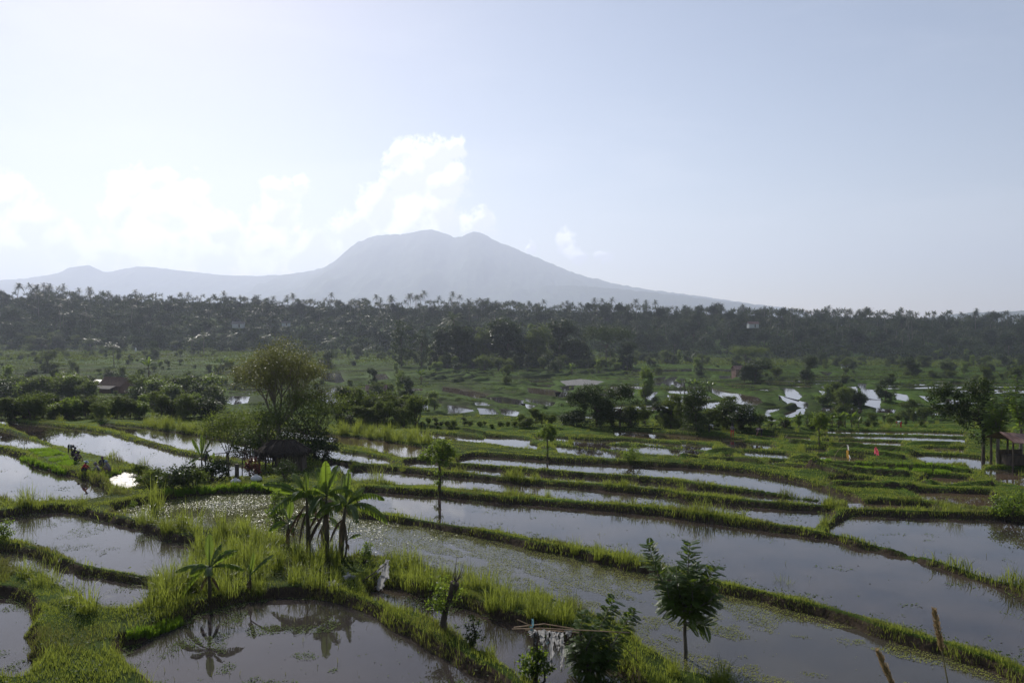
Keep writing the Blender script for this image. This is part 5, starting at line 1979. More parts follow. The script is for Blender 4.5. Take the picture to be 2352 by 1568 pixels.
x, y, z = gp(1454, 1058)
s = 42 * y / F / 1.5
place('shrub', bush_proto(545, [(0, 0, .5, .65, .6, .5), (.2, 0, 1.05, .4, .4, .35), (-.3, 0, .4, .5, .5, .4)], 60, 1600, .10, M_LEAF_SES, .3, 4), (x, y, z), 0, s, 'round green shrub on the bund above the longest strip pond', 'shrub')
x, y, z = gp(2320, 1182)
place('shrub', bush_proto(546, [(0, 0, .5, .65, .6, .5), (.5, 0, .7, .4, .4, .35), (-.5, 0, .4, .5, .5, .4)], 60, 1800, .11, M_LEAF_SES, .3, 4), (x, y, z), 0, 1.3, 'leafy shrub on the bank at the east end of the strips', 'shrub')
for (vx, vy, s, k, lab) in [(352, 1118, 1.0, M_LEAF, 'low dark-leaved shrub at the edge of the drying mud'), (398, 1128, 1.15, M_LEAF_DARK, 'widest of the shrubs between the mud patch and the young banana'), (445, 1122, .9, M_LEAF, 'shrub at the foot of the young banana before the bright pond'),
                            (490, 1106, 1.2, M_LEAF_DARK, 'dark shrub right of the young banana'), (425, 1095, .8, M_LEAF_DARK, 'pointed shrub above the others by the young banana'), (320, 1092, .7, M_LEAF, 'small shrub on the bund beside the sitting workers')]:
    x, y, z = gp(vx, vy)
    place('shrub', bush_proto(550 + vx, [(0, 0, .5, .8, .6, .5), (.5, .2, .8, .5, .5, .4), (-.5, 0, .55, .6, .5, .4), (0, .1, 1.1, .4, .4, .35)], 60, 1500, .15, k, .3, 5), (x, y, z), 0, s, lab, 'shrub')
for (vx, vy, s, lab) in [(612, 1052, 2.3, 'dark shrub behind the thatched hut, under the feathery trunk'), (690, 1050, 2.5, 'dark shrub behind the right end of the thatched hut'), (560, 1046, 1.9, 'leafy shrub on the bund left of the feathery trunk'), (735, 1060, 1.8, 'low dark shrub right of the thatched hut'), (655, 1100, .9, 'shade-side weeds at the front of the thatched hut')]:
    x, y, z = gp(vx, vy)
    place('shrub', bush_proto(700 + vx, [(0, 0, .5, .7, .6, .5), (.4, .2, .8, .5, .5, .4), (-.4, 0, .7, .5, .5, .45), (0, .1, 1.2, .4, .4, .35)], 70, 2200, .10, M_LEAF_DARK, .3, 5), (x, y, z), 0, s, lab, 'shrub')
x, y, z = gp(580, 1096)
place('shrub', bush_proto(560, [(0, 0, 1.0, .45, .45, .5), (.1, 0, .5, .4, .4, .4)], 50, 900, .14, M_LEAF_RED, .3, 4), (x, y, z), 0, 1.0, 'red-leaved shrub under the bamboo frame', 'shrub')
x, y, z = gp(640, 1215)
place('shrub', bush_proto(561, [(0, 0, 1.3, .6, .5, .6), (-.3, 0, .8, .5, .5, .5), (.2, 0, 2.0, .5, .4, .5)], 60, 1700, .14, M_LEAF_SES, .3, 5), (x, y, z), 0, .9, 'airy light green shrub left of the banana clump', 'shrub')
for (vx, vy, s, lab) in [(838, 1292, .75, 'small leafy shrub between the banana clump and the hanging plastic sheet'), (305, 1174, .5, 'tiny shrub on a dead stump by the glaring pond'), (8, 1240, .8, 'leafy stump at the west edge of the picture')]:
    x, y, z = gp(vx, vy)
    place('shrub', bush_proto(565 + vx, [(0, 0, .5, .45, .4, .4), (.15, 0, .95, .3, .3, .3)], 40, 700, .12, M_LEAF_SES, .32, 5), (x, y, z), 0, s, lab, 'shrub')

# right-hand trees
RT = bush_proto(580, [(-3.6, 0, 6.6, 1.5, 1.3, 1.5), (-2.6, 0, 5.2, 1.6, 1.3, 1.2), (-1.2, 0, 6.2, 1.5, 1.3, 1.5), (-.4, 0, 7.4, 1.2, 1.1, 1.1), (.3, 0, 5.2, 1.3, 1.3, 1.6), (-.4, 0, 3.9, 1.2, 1.2, 1.2), (-1.6, 0, 4.6, 1.2, 1, .9), (-1.0, 0, 2.6, .8, .7, .7), (-4.2, 0, 5.3, .9, .9, .9)],
                130, 9000, .22, M_LEAF_DARK, .26, 12, 4.2)
x, y, z = gp(2258, 1068)
s = 196 * y / F / 8.4
place('broadleaf_tree', RT, (x, y, z), 0, s, 'dark broadleaf tree with a bare trunk and two drooping crown halves near the shed', 'tree')
FT = feather_tree([[(0, 0, 2.5), (-.5, 0, 4.5), (-.8, .2, 6.3), (-.9, .2, 7.6)], [(0, 0, 2.5), (.6, 0, 4.5), (1.0, 0, 6.5), (1.1, .2, 8)], [(0, 0, 2.5), (.2, .4, 5), (.1, .6, 7.2)], [(0, 0, 2.4), (1.2, -.3, 3.8), (2, -.3, 5)], [(0, 0, 2.4), (-1.0, -.3, 3.6), (-1.5, -.4, 4.6)],
                   [(.3, 0, 4), (1.6, .2, 5.4), (2.2, .2, 6.6)], [(0, 0, 4), (-1.2, .2, 5.4), (-1.5, .2, 6.4)], [(0, 0, 3), (.3, -.9, 4.2), (.4, -1.2, 5.4)]], 1.0, 11, .10, .10, M_LEAF_SES, 583, ([[0, 0, -.3], [.05, 0, 1.2], [0, 0, 2.6]], [.2, .17, .13]), .35, .3)
for (vx, vy, h, lab) in [(2292, 1064, 188, 'tall feather-leaved tree left of the shed at the east edge'), (2345, 1050, 195, 'tall feather-leaved tree behind the shed at the east edge'), (2276, 1062, 130, 'slim feather-leaved tree between the dark broadleaf tree and the shed')]:
    x, y, z = gp(vx, vy)
    s = h * y / F / 8.3
    place('feather_leaf_tree', FT, (x, y, z), rg.uniform(0, 6), s, lab, 'tree')

# banana clump in the middle
x, y, z = gp(709, 1281)
place('banana_plant', banana_proto(601, 2.9, [(-92, 34, 2.4, .55, .30, .25), (-60, 60, 1.9, .6, .35, .5), (-130, 15, 1.8, .62, .6, .7), (-20, 72, 1.7, .55, .3, .5), (60, 40, 1.6, .6, .55, .8), (150, 15, 1.5, .6, .5, .6), (-160, 40, 1.5, .6, .6, .3), (100, 0, 1.3, .5, .6, .8)], .12, 4, (-.08, 0)),
      (x, y, z), 0, 1, 'tall banana plant with a long leaf reaching left, first of the middle clump', 'banana plant')
x, y, z = gp(750, 1284)
place('banana_plant', banana_proto(602, 3.0, [(175, 80, 1.7, .62, .04, .05), (-40, 66, 2.1, .66, .35, .4), (40, 70, 2.0, .62, .3, .5), (-100, 35, 1.7, .6, .6, .6), (85, 35, 1.6, .6, .6, .7), (200, 10, 1.4, .6, .6, .8), (130, 25, 1.6, .6, .5, .6), (-150, 50, 1.3, .55, .4, .3)], .12, 5, (0, 0)),
      (x, y, z), 0, 1, 'banana plant with a sunlit upright leaf in the centre of the middle clump', 'banana plant')
x, y, z = gp(780, 1282)
place('banana_plant', banana_proto(603, 2.45, [(20, 80, 1.9, .45, .1, .1), (-15, 68, 2.3, .6, .3, .4), (85, 42, 2.4, .55, .55, .5), (100, 22, 2.2, .58, .65, .8), (150, 30, 1.9, .66, .7, .3), (-120, 25, 1.5, .6, .6, .5), (190, 45, 1.6, .66, .7, .2), (60, 55, 1.6, .5, .3, .3)], .13, 5, (.28, 0)),
      (x, y, z), 0, 1, 'leaning banana plant with drooping torn leaves on the right of the middle clump', 'banana plant')
x, y, z = gp(792, 1280)
place('banana_plant', banana_proto(604, .9, [(20, 70, .9, .24, .1, 0), (90, 40, .8, .22, .3, .2), (-70, 60, .6, .2, .3, .2)], .05, 1, (.12, 0)), (x, y, z), 0, 1, 'thin banana sucker at the right foot of the middle clump', 'banana plant')
x, y, z = gp(661, 1258)
place('banana_plant', banana_proto(605, 1.3, [(-60, 60, 1.3, .45, .3, .2), (70, 40, 1.3, .42, .5, .4), (150, 20, 1.0, .4, .6, .5), (-130, 25, 1.1, .4, .6, .4), (10, 75, 1.2, .4, .1, 0)], .08, 3, (.05, 0)), (x, y, z), 0, 1, 'short banana plant at the left foot of the middle clump', 'banana plant')
x, y, z = gp(735, 1270)
place('banana_plant', banana_proto(606, 1.6, [(0, 70, 1.2, .4, .2, .4), (120, 20, 1.2, .4, .6, .7), (-100, 20, 1.2, .4, .6, .7)], .09, 4), (x, y + .8, gz(x, y + .8)), 0, 1, 'half-dead banana plant hidden between the stems of the middle clump', 'banana plant')
# left banana
x, y, z = gp(481, 1377)
place('banana_plant', banana_proto(610, 1.25, [(-20, 76, 1.3, .34, .06, .1), (48, 45, 1.55, .36, .4, .4), (95, 25, 1.5, .34, .45, .3), (-85, 10, 1.35, .36, .35, .4), (160, 25, .9, .42, .5, .1), (-150, 30, 1.0, .42, .5, .1), (-100, -25, 1.2, .3, .6, .8), (30, 60, 1.2, .34, .2, .2)], .075, 2), (x, y, z), 0, 1,
      'short banana plant standing alone among grass above the big fore pond', 'banana plant')
x, y, z = gp(575, 1352)
place('banana_plant', banana_proto(611, .5, [(15, 75, .9, .16, .05, 0), (55, 45, 1.2, .18, .2, .1), (-30, 60, .5, .14, .3, 0)], .04, 1), (x, y, z), 0, 1.1, 'tiny banana sucker with one yellowing leaf in the grass', 'banana plant')
x, y, z = gp(466, 1101)
place('banana_plant', banana_proto(612, 1.6, [(-75, 62, 1.6, .34, .05, 0), (-20, 80, 1.7, .32, .02, 0), (20, 78, 1.7, .32, .05, 0), (60, 65, 1.6, .34, .08, 0), (100, 50, 1.3, .34, .25, .1), (-110, 0, .9, .25, .4, .6)], .09, 2, (-.1, 0)), (x, y, z), 0, 1.05, 'young banana with an upright fan of leaves at the bright pond corner', 'banana plant')
x, y, z = gp(488, 1092)
place('banana_plant', banana_proto(613, .9, [(-60, 60, 1.2, .3, .1, .1), (0, 75, 1.2, .3, .05, .1), (60, 60, 1.2, .3, .1, .1), (150, 40, .9, .3, .3, .2)], .08, 1), (x, y, z), 0, 1.0, 'dim low banana beside the young fan-shaped one', 'banana plant')

# tall grass tussocks
CL = [clump_proto(620, 75, 2.1, .036, .30, .62), clump_proto(621, 120, 1.25, .026, .34, 1.1), clump_proto(622, 95, 1.45, .024, .60, 1.0), clump_proto(623, 110, .75, .020, .36, 1.1), clump_proto(624, 80, .6, .02, .3, 1.1, M_GRASS_DRY)]
for (vx, vy, k, s, lab) in [
    (358, 1190, 0, 1.35, 'tallest upright cane-like grass tussock beside the glaring pond'), (402, 1212, 2, .95, 'wispy tussock between the upright cane tussock and the bushy one'), (436, 1215, 2, 1.2, 'bushy tussock in the middle of the row at the glaring pond'),
    (512, 1232, 0, .95, 'upright tussock at the right end of the row at the glaring pond'), (545, 1225, 1, .9, 'leaning tussock right of the row at the glaring pond'),
    (60, 1160, 1, 1.2, 'dark arching tussock on the bund below the bright west pond'), (95, 1165, 2, .8, 'thin tussock on the bund below the bright west pond'), (190, 1158, 1, .7, 'small tussock on the bund below the bright west pond, near its tip'),
    (200, 1405, 1, 1.0, 'arching tussock on the west bank between two ponds'), (160, 1385, 2, .8, 'ragged tussock on the west bank left of the arching one'), (110, 1340, 2, .8, 'loose tussock on the west bank at the narrow pond'), (60, 1325, 1, .8, 'tussock at the west edge by the narrow pond'),
    (375, 1375, 1, 1.1, 'bright tussock at the tip of the narrow pond'), (355, 1395, 2, .8, 'leaning tussock beside the tip of the narrow pond'), (400, 1390, 2, 1.0, 'bright tussock left of the lone short banana'), (520, 1330, 0, .7, 'tall tussock behind the lone short banana'), (575, 1320, 2, 1.1, 'wide reedy tussock behind the banana sucker'),
    (610, 1300, 2, 1.0, 'reedy tussock toward the middle banana clump'), (640, 1310, 0, .75, 'upright reedy tussock at the left of the middle banana clump'), (600, 1365, 1, .6, 'low tussock on the bank under the banana sucker'),
    (905, 1312, 1, .9, 'dark tussock beside the hanging plastic sheet'), (955, 1345, 2, 1.1, 'dense tall tussock left of the pollarded stump'), (985, 1350, 1, .9, 'tussock just left of the pollarded stump'),
    (1130, 1400, 1, .95, 'round tussock on the long fore bund, right of the stump'), (1160, 1395, 2, .8, 'high tussock on the long fore bund'), (1225, 1405, 0, .6, 'stiff upright tussock on the long fore bund'), (1250, 1420, 1, .8, 'dark tussock on the long fore bund before the algae pond'), (1300, 1425, 1, .9, 'tussock on the long fore bund left of the feather-leaved shrub'),
    (1322, 1270, 1, .75, 'first of two round tussocks on the bund above the algae pond'), (1375, 1283, 1, .7, 'second of two round tussocks on the bund above the algae pond'), (1430, 1290, 2, .6, 'ragged tussock on the bund left of the sapling'), (1800, 1355, 2, .55, 'pale-tipped tussock on the bund right of the sapling'),
    (1545, 1550, 1, .6, 'tussock at the foot of the sapling'), (1660, 1570, 1, .7, 'tussock on the fore edge right of the sapling'), (865, 1108, 2, 1.2, 'wispy tussock on the second strip bund behind the banana clump'), (1905, 1165, 1, 1.0, 'tussock on the short cross bund'),
    (965, 1015, 2, 1.6, 'big tussock at the head of the strips below the hedge'), (905, 1010, 2, 1.4, 'tussock beside the brown pond below the hedge'), (330, 1072, 1, .9, 'tussock on the bund right of the sitting workers'), (262, 1052, 1, .8, 'tussock on the bund behind the workers'),
]:
    x, y, z = gp(vx, vy)
    place('tall_grass_tussock', CL[k], (x, y, z), rg.uniform(0, 6.28), s, lab, 'grass tussock', 'tall grass tussocks of the near terraces')
n_t = 0
while n_t < 110:
    v = tv(1, rg.uniform(1000, 2330), rg.uniform(60, 600))
    x, y, z = gp(*v)
    dd = land(np.array([x]), np.array([y]), True)[1][0]
    if dd < .3 or rg.random() > .35 + fbm(np.array([x * .5]), np.array([y * .5]), 2, 99)[0]:
        continue
    k = int(rg.choice([0, 1, 2, 2, 3]))
    place('tall_grass_tussock', CL[k], (x, y, z), rg.uniform(0, 6.28), rg.uniform(.5, .95), 'tussock in the tall grass thicket around the middle banana plants', 'grass tussock', 'tall grass thicket around the banana plants')
    n_t += 1
for (spec, n) in [([(420, 400), (700, 480), (900, 560), (1150, 640), (1350, 760)], 30), ([(1150, 480), (1450, 520), (1750, 600), (1950, 720)], 0)]:
    pts = np.array([tv(2, *p) for p in spec])
    for i in range(n):
        t = rg.uniform(0, len(pts) - 1.001)
        j = int(t)
        p = pts[j] * (1 - t + j) + pts[j + 1] * (t - j) + rg.uniform(-6, 6, 2)
        x, y, z = gp(*p)
        place('tall_grass_tussock', CL[int(rg.choice([1, 2, 3]))], (x, y, z), rg.uniform(0, 6.28), rg.uniform(.5, .85), 'tussock in the grass along the long fore bund', 'grass tussock', 'tussocks along the long fore bund')
GT = 'small grass tufts on the bunds'
P, d = scatter_land(5200, 22, 128, .15)
f = fbm(P[:, 0] * .3, P[:, 1] * .3, 3, 81)
P = P[(f > .5) & (np.abs(P[:, 0]) < P[:, 1] * .64)]
for i, p in enumerate(P[:280]):
    k = int(rg.choice([1, 2, 3, 3, 4]))
    place('grass_tuft', CL[k], tuple(p), rg.uniform(0, 6.28), rg.uniform(.4, .75) * (1 if p[1] < 60 else 1.15), 'knee-high grass tuft rising from the short grass of a bund', 'grass tuft', GT)
# reed bed of tall grass behind the west ponds
for i in range(46):
    v = t4(rg.uniform(1000, 1520), 0)
    t = (v[0] - 333) / 175
    v = (v[0], 765.6 + (625 + 85 * t + rg.uniform(-28, 8)) / 3)
    x, y, z = gp(*v)
    place('tall_grass_tussock', CL[int(rg.choice([0, 2, 2]))], (x, y, z), rg.uniform(0, 6.28), rg.uniform(.65, .95), 'tussock of the bright reed bed behind the west ponds', 'grass tussock', 'reed bed behind the west ponds')
for i in range(40):
    v = t5(rg.uniform(-20, 640), 0)
    t = (v[0] - 784) / 213
    v = (v[0], 765.6 + (690 + 80 * t + rg.uniform(-40, 5)) / 3)
    x, y, z = gp(*v)
    place('tall_grass_tussock', CL[int(rg.choice([0, 1, 2]))], (x, y, z), rg.uniform(0, 6.28), rg.uniform(.7, 1.05), 'tussock of the tall grass bank above the brown pond', 'grass tussock', 'tall grass bank above the brown pond')

# seed-headed stalks close to the camera
def stalk(px_tip, px_low, yd, head_len):
    tip = np.array(at_depth(*px_tip, yd))
    low = np.array(at_depth(*px_low, yd))
    dirv = (tip - low) / np.linalg.norm(tip - low)
    g = float(S(tip[0], yd))
    foot = tip - dirv * ((tip[2] - g) / dirv[2]) - np.array([0, 0, .05])
    base = foot.copy()
    sm, hm = MB(), MB()
    L = np.linalg.norm(tip - foot)
    neck = tip - dirv * head_len
    sm.tube(np.array([foot, (foot + neck) / 2 + [.006, 0, 0], neck, tip]) - base, [.005, .0035, .0026, .001], 6)
    n = 420
    t = rng.random(n)
    p = neck + (tip - neck) * t[:, None]
    a = rng.uniform(0, 2 * PI, n)
    rad = .009 * np.sin(np.clip(t * .93 + .07, 0, 1) * PI) ** .6
    o = np.stack([np.cos(a), np.sin(a), np.zeros(n)], 1)
    p = p + o * rad[:, None] * rng.uniform(.2, 1, n)[:, None]
    hm.leaves(p - base, o * .5 + dirv * 1.0, rng.uniform(.012, .022, n), .006, o)
    lf = MB()
    for s in (-1, 1):
        q = foot + dirv * L * (.25 + .1 * s)
        v = banana_leaf
        lf.leaves(np.array([q - base]), np.array([dirv + np.array([.5 * s, .2, 0])]), .35, .014)
    return [('stem', sm.mesh('stem', M_STRAW)), ('seed_head', hm.mesh('seed_head', M_SEED)), ('leaf', lf.mesh('leaf', M_GRASS_DRY))], base


pr, b = stalk((2146, 1402), (2170, 1530), 3.0, .158)
place('grass_stalk', pr, tuple(b), 0, 1, 'upright dry grass stalk with a long tan seed head, the taller of two', 'grass stalk')
pr, b = stalk((2016, 1494), (2050, 1572), 2.8, .14)
place('grass_stalk', pr, tuple(b), 0, 1, 'leaning dry grass stalk with a tan seed head, the lower of two', 'grass stalk')

# rice nursery beds and bundles of seedlings
BUN = clump_proto(640, 70, .30, .018, .10, .5, M_RICE)
BED_N = [0]


def bed(px, lab, h=.16, n_m2=260, w=.03):
    cs = np.array([gp(*p) for p in px])
    c = cs.mean(0)
    zt = c[2] + .02
    pts = np.array([on_plane(p[0], p[1], zt) for p in px])
    lo, hi = pts.min(0), pts.max(0)
    area = (hi - lo).prod()
    n = int(min(n_m2 * area, 9000))
    x, y = rng.uniform(lo[0], hi[0], n), rng.uniform(lo[1], hi[1], n)
    k = poly_sd(x, y, pts) < 0
    P = np.stack([x[k] - c[0], y[k] - c[1], land(x[k], y[k]) - zt], 1)
    v, q, t = blades(P, h * rng.uniform(.8, 1.25, len(P)), np.full(len(P), w), .4)
    mb = MB()
    mb.add(v, q, t)
    o = obj('seedling_bed', mb.mesh('seedling_bed', M_RICE), None, (c[0], c[1], zt))
    tag(o, lab, 'rice seedlings', 'rice nursery beds')


for px, nm in [([(195, 820), (385, 788), (408, 799), (215, 833)], 'uppermost'), ([(225, 841), (415, 803), (440, 815), (250, 857)], 'second'), ([(255, 864), (440, 820), (465, 838), (300, 875)], 'middle'), ([(330, 880), (470, 842), (480, 862), (370, 891)], 'fourth'), ([(385, 900), (480, 873), (540, 895), (470, 918)], 'lowest')]:
    bed([t4(*p) for p in px], f'{nm} bright green strip of rice seedlings beside the sitting workers', .2)
for px, nm in [([(900, 884), (915, 866), (1025, 868), (1010, 890)], 'first from the flag pole side'), ([(1075, 895), (1085, 880), (1165, 884), (1150, 900)], 'small one behind the flag pole'), ([(1180, 908), (1190, 890), (1312, 896), (1300, 914)], 'third'), ([(1315, 915), (1325, 900), (1420, 903), (1410, 922)], 'fourth'),
               ([(1460, 924), (1465, 905), (1560, 908), (1555, 930)], 'fifth'), ([(1580, 940), (1590, 917), (1725, 920), (1715, 945)], 'sixth'), ([(1730, 945), (1740, 923), (1850, 926), (1845, 950)], 'seventh'), ([(1865, 955), (1875, 930), (1985, 934), (1980, 960)], 'last, nearest the dark broadleaf tree')]:
    bed([t6(*p) for p in px], f'bright green nursery bed on the east terraces, {nm}', .22)


def bundles(spec, k, n, lab, group, s0=1.0, jit=6):
    pts = np.array([tv(k, *p) for p in spec])
    for i in range(n):
        t = i / max(n - 1, 1) * (len(pts) - 1)
        j = min(int(t), len(pts) - 2)
        p = pts[j] * (1 - t + j) + pts[j + 1] * (t - j) + rg.uniform(-jit / 3, jit / 3, 2)
        x, y, z = gp(*p)
        z = max(z, min([q['z'] for q in PONDS if poly_sd(np.array([x]), np.array([y]), q['pts'])[0] < .3] or [z]))
        place('seedling_bundle', BUN, (x, y, z), rg.uniform(0, 6.28), s0 * rg.uniform(.85, 1.2), lab, 'rice bundle', group)


bundles([(900, 885), (1000, 860), (1080, 840), (1150, 815), (1250, 800)], 1, 16, 'bound bundle of rice seedlings set in the shallow corner of the big fore pond', 'seedling bundles in the fore pond', 1.0, 14)
bundles([(905, 910), (1000, 895), (1090, 875), (1130, 850), (1180, 870), (1255, 845)], 1, 15, 'bound bundle of rice seedlings set in the shallow corner of the big fore pond', 'seedling bundles in the fore pond', 1.0, 12)
bundles([(150, 868), (200, 888), (260, 905), (330, 930), (395, 950), (450, 962)], 4, 34, 'bundle of rice seedlings along the bank of the bright west pond', 'seedling bundles by the west pond', 1.5, 16)
bundles([(1150, 1105), (1300, 1098), (1450, 1085), (1600, 1070), (1750, 1068), (1880, 1085)], 4, 46, 'bundle of rice seedlings along the far bank of the glaring pond', 'seedling bundles at the glaring pond', 1.5, 16)
bundles([(610, 955), (650, 960), (700, 985), (760, 985), (820, 965)], 4, 14, 'bundle of rice seedlings at the feet of the sitting workers', 'seedling bundles by the workers', 1.3, 12)
print('near plants', time.time() - T0)
# ------------------------------------------------------------------ people
DG = None


def person_mesh(pose, mats):
    """mats: skin, shirt, trousers. One continuous body grown over a posed skeleton."""
    if pose == 'squat':
        J = dict(pelvis=(0, 0, .26), waist=(0, .05, .42), chest=(0, .14, .60), neck=(0, .22, .74), head=(0, .27, .85), crown=(0, .30, .95),
                 hipL=(-.10, .0, .24), kneeL=(-.17, .34, .46), ankL=(-.15, .16, .07), toeL=(-.15, .33, .03), shL=(-.17, .17, .66), elL=(-.22, .40, .45), wrL=(-.10, .55, .26))
    elif pose == 'bend':
        J = dict(pelvis=(0, 0, .82), waist=(0, .14, .90), chest=(0, .36, .90), neck=(0, .54, .84), head=(0, .63, .78), crown=(0, .72, .72),
                 hipL=(-.10, 0, .80), kneeL=(-.13, .08, .45), ankL=(-.13, .0, .08), toeL=(-.13, .18, .03), shL=(-.17, .45, .84), elL=(-.20, .48, .56), wrL=(-.10, .58, .34))
    else:
        J = dict(pelvis=(0, 0, .90), waist=(0, 0, 1.06), chest=(0, .01, 1.26), neck=(0, .01, 1.44), head=(0, .03, 1.54), crown=(0, .03, 1.66),
                 hipL=(-.10, 0, .88), kneeL=(-.11, .08, .48), ankL=(-.11, .0, .08), toeL=(-.11, .18, .03), shL=(-.18, 0, 1.38), elL=(-.25, .02, 1.10), wrL=(-.26, .10, .86))
    for k in list(J):
        if k.endswith('L'):
            p = J[k]
            J[k[:-1] + 'R'] = (-p[0], p[1] + (.12 if pose == 'stand' and k in ('kneeL', 'ankL', 'toeL') else 0), p[2])
    R = dict(pelvis=.13, waist=.115, chest=.135, neck=.05, head=.088, crown=.07, hip=.085, knee=.058, ank=.038, toe=.03, sh=.062, el=.042, wr=.028)
    names = list(J)
    bones = [('pelvis', 'waist'), ('waist', 'chest'), ('chest', 'neck'), ('neck', 'head'), ('head', 'crown')]
    for s in 'LR':
        bones += [('pelvis', 'hip' + s), ('hip' + s, 'knee' + s), ('knee' + s, 'ank' + s), ('ank' + s, 'toe' + s), ('chest', 'sh' + s), ('sh' + s, 'el' + s), ('el' + s, 'wr' + s)]
    verts = [J[n] for n in names]
    rad = [R[n.rstrip('LR')] for n in names]
    edges = [(names.index(a), names.index(b)) for a, b in bones]
    for s in 'LR':      # five fingers
        w = np.array(J['wr' + s])
        e = np.array(J['el' + s])
        d = (w - e) / np.linalg.norm(w - e)
        sd = np.array([1, 0, 0]) * (1 if s == 'L' else -1)
        for i, (off, ln) in enumerate([(-.03, .15), (-.01, .17), (.01, .16), (.03, .13), (.05, .08)]):
            p1 = w + d * .07 + sd * off * .8
            p2 = w + d * ln + sd * off * 1.3 + np.array([0, 0, -.02])
            verts += [tuple(p1), tuple(p2)]
            rad += [.011, .008]
            edges += [(names.index('wr' + s), len(verts) - 2), (len(verts) - 2, len(verts) - 1)]
    me = D.meshes.new('person')
    me.from_pydata(verts, edges, [])
    o = D.objects.new('tmp_person', me)
    COL.objects.link(o)
    md = o.modifiers.new('skin', 'SKIN')
    for i, sv_ in enumerate(me.skin_vertices[0].data):
        sv_.radius = (rad[i], rad[i])
        sv_.use_root = (i == 0)
    o.modifiers.new('sub', 'SUBSURF').levels = 2
    dg = bpy.context.evaluated_depsgraph_get()
    out = D.meshes.new_from_object(o.evaluated_get(dg))
    D.objects.remove(o)
    out.name = 'person'
    out.materials.clear()
    for m in mats:
        out.materials.append(m)
    bn = []
    for a, b in bones:
        part = 2 if a.startswith(('hip', 'knee')) or b.startswith('hip') else (0 if a in ('neck', 'head') or a.startswith(('ank', 'el')) else 1)
        bn.append((np.array(J[a]), np.array(J[b]), part))
    for p in out.polygons:
        c = np.array(p.center)
        best, bp = 1e9, 0
        for a, b, part in bn:
            t = np.clip(np.dot(c - a, b - a) / np.dot(b - a, b - a), 0, 1)
            dd = np.linalg.norm(c - a - t * (b - a))
            if dd < best:
                best, bp = dd, part
        p.material_index = bp
        p.use_smooth = True
    # a face: nose, and eyes and mouth are shaded by their own small relief
    return out, J


def hat(kind, J, mat):
    mb = MB()
    h, c = np.array(J['head']), np.array(J['crown'])
    ax = (c - h) / np.linalg.norm(c - h)
    if kind == 'cap':
        pr = [(-.01, .105), (.05, .105), (.10, .085), (.135, .03)]
    elif kind == 'brim':
        pr = [(.03, .20), (.05, .19), (.06, .10), (.12, .085), (.145, .02)]
    else:
        pr = [(-.06, .095), (.0, .108), (.06, .106), (.11, .08), (.135, .02)]
    mb.tube([h + ax * a for a, _ in pr], [r_ for _, r_ in pr], 12)
    return mb.mesh('hat', mat, smooth=True)


PM = {}


def person(vx, vy, pose, face, shirt, trousers, hatk, hatm, lab, group=None, s=1.0, dz=0):
    me, J = person_mesh(pose, [M_SKIN, shirt, trousers])
    x, y, z = gp(vx, vy)
    o = obj('person', me, None, (x, y, z + dz))
    o.rotation_euler = (0, 0, face)
    o.scale = (s, s, s)
    tag(o, lab, 'person', group)
    obj('hat', hat(hatk, J, hatm), o)
    hm = MB()
    h = np.array(J['head'])
    nz_ = np.array([0, .085, -.01])
    hm.tube([h + nz_, h + nz_ + [0, .035, -.02]], [.016, .014], 6)
    obj('nose', hm.mesh('nose', M_SKIN, smooth=True), o)
    return o


W = 'farm workers at the rice nursery'
person(160, 1043, 'bend', -2.2, C_WHITE, C_DARK, 'cap', C_DARK, 'worker bending with a pale back at the top of the nursery strips', W)
person(167, 1052, 'squat', -1.9, C_DARK, C_DARK, 'cap', C_DARK, 'dark-clothed squatting worker just below the bending one', W)
person(173, 1063, 'squat', -1.7, C_MAUVE, C_DARK, 'scarf', C_DARK, 'squatting worker in mauve at the lower nursery strips', W)
person(189, 1088, 'squat', -1.35, C_RED, C_DARK, 'brim', C_BLUE, 'worker in a red top leaning to the right with a pale hat', W)
person(229, 1092, 'squat', 1.9, C_GREY, C_DARK, 'scarf', C_GREY, 'squatting worker in grey nearest to the bright pond', W, 1.08)
person(236, 1077, 'squat', .6, C_DARK, C_DARK, 'scarf', C_MAUVE, 'dark-dressed worker squatting behind the other two', W)
person(252, 1087, 'squat', 1.5, C_GREY, C_MAUVE, 'scarf', C_BLUE, 'worker in grey with a pale blue headscarf, rightmost of the group', W, 1.05)
person(1682, 1006, 'stand', 2.7, C_GREY, C_RED, 'cap', C_DARK, 'farmer walking along a bund in striped grey top and dark red sarong')
person(1738, 1001, 'bend', -1.5, C_DARK, C_DARK, 'cap', C_MAUVE, 'stooping planter in dark clothes on the upper strips')
person(1750, 1004, 'bend', 1.5, C_MAUVE, C_DARK, 'cap', C_DARK, 'stooping planter in mauve beside the dark-clothed one')
person(1628, 993, 'bend', -1.5, C_WHITE, C_DARK, 'cap', C_DARK, 'stooping planter in white before the dark hedge tree')
person(2070, 982, 'bend', 1.5, C_WHITE, C_RED, 'cap', C_RED, 'stooping planter in white and red by the grassy mound')
person(630, 1082, 'stand', .4, C_DARK, C_DARK, 'cap', C_DARK, 'silhouetted person standing under the thatched hut')
person(474, 1078, 'stand', 0, C_DARK, C_DARK, 'brim', C_MAUVE, 'person half hidden behind the young banana with only the hat showing', None, .98)
person(1791, 922, 'stand', 0, C_DARK, C_DARK, 'cap', C_DARK, 'tiny dark figure at the mid-valley ponds')


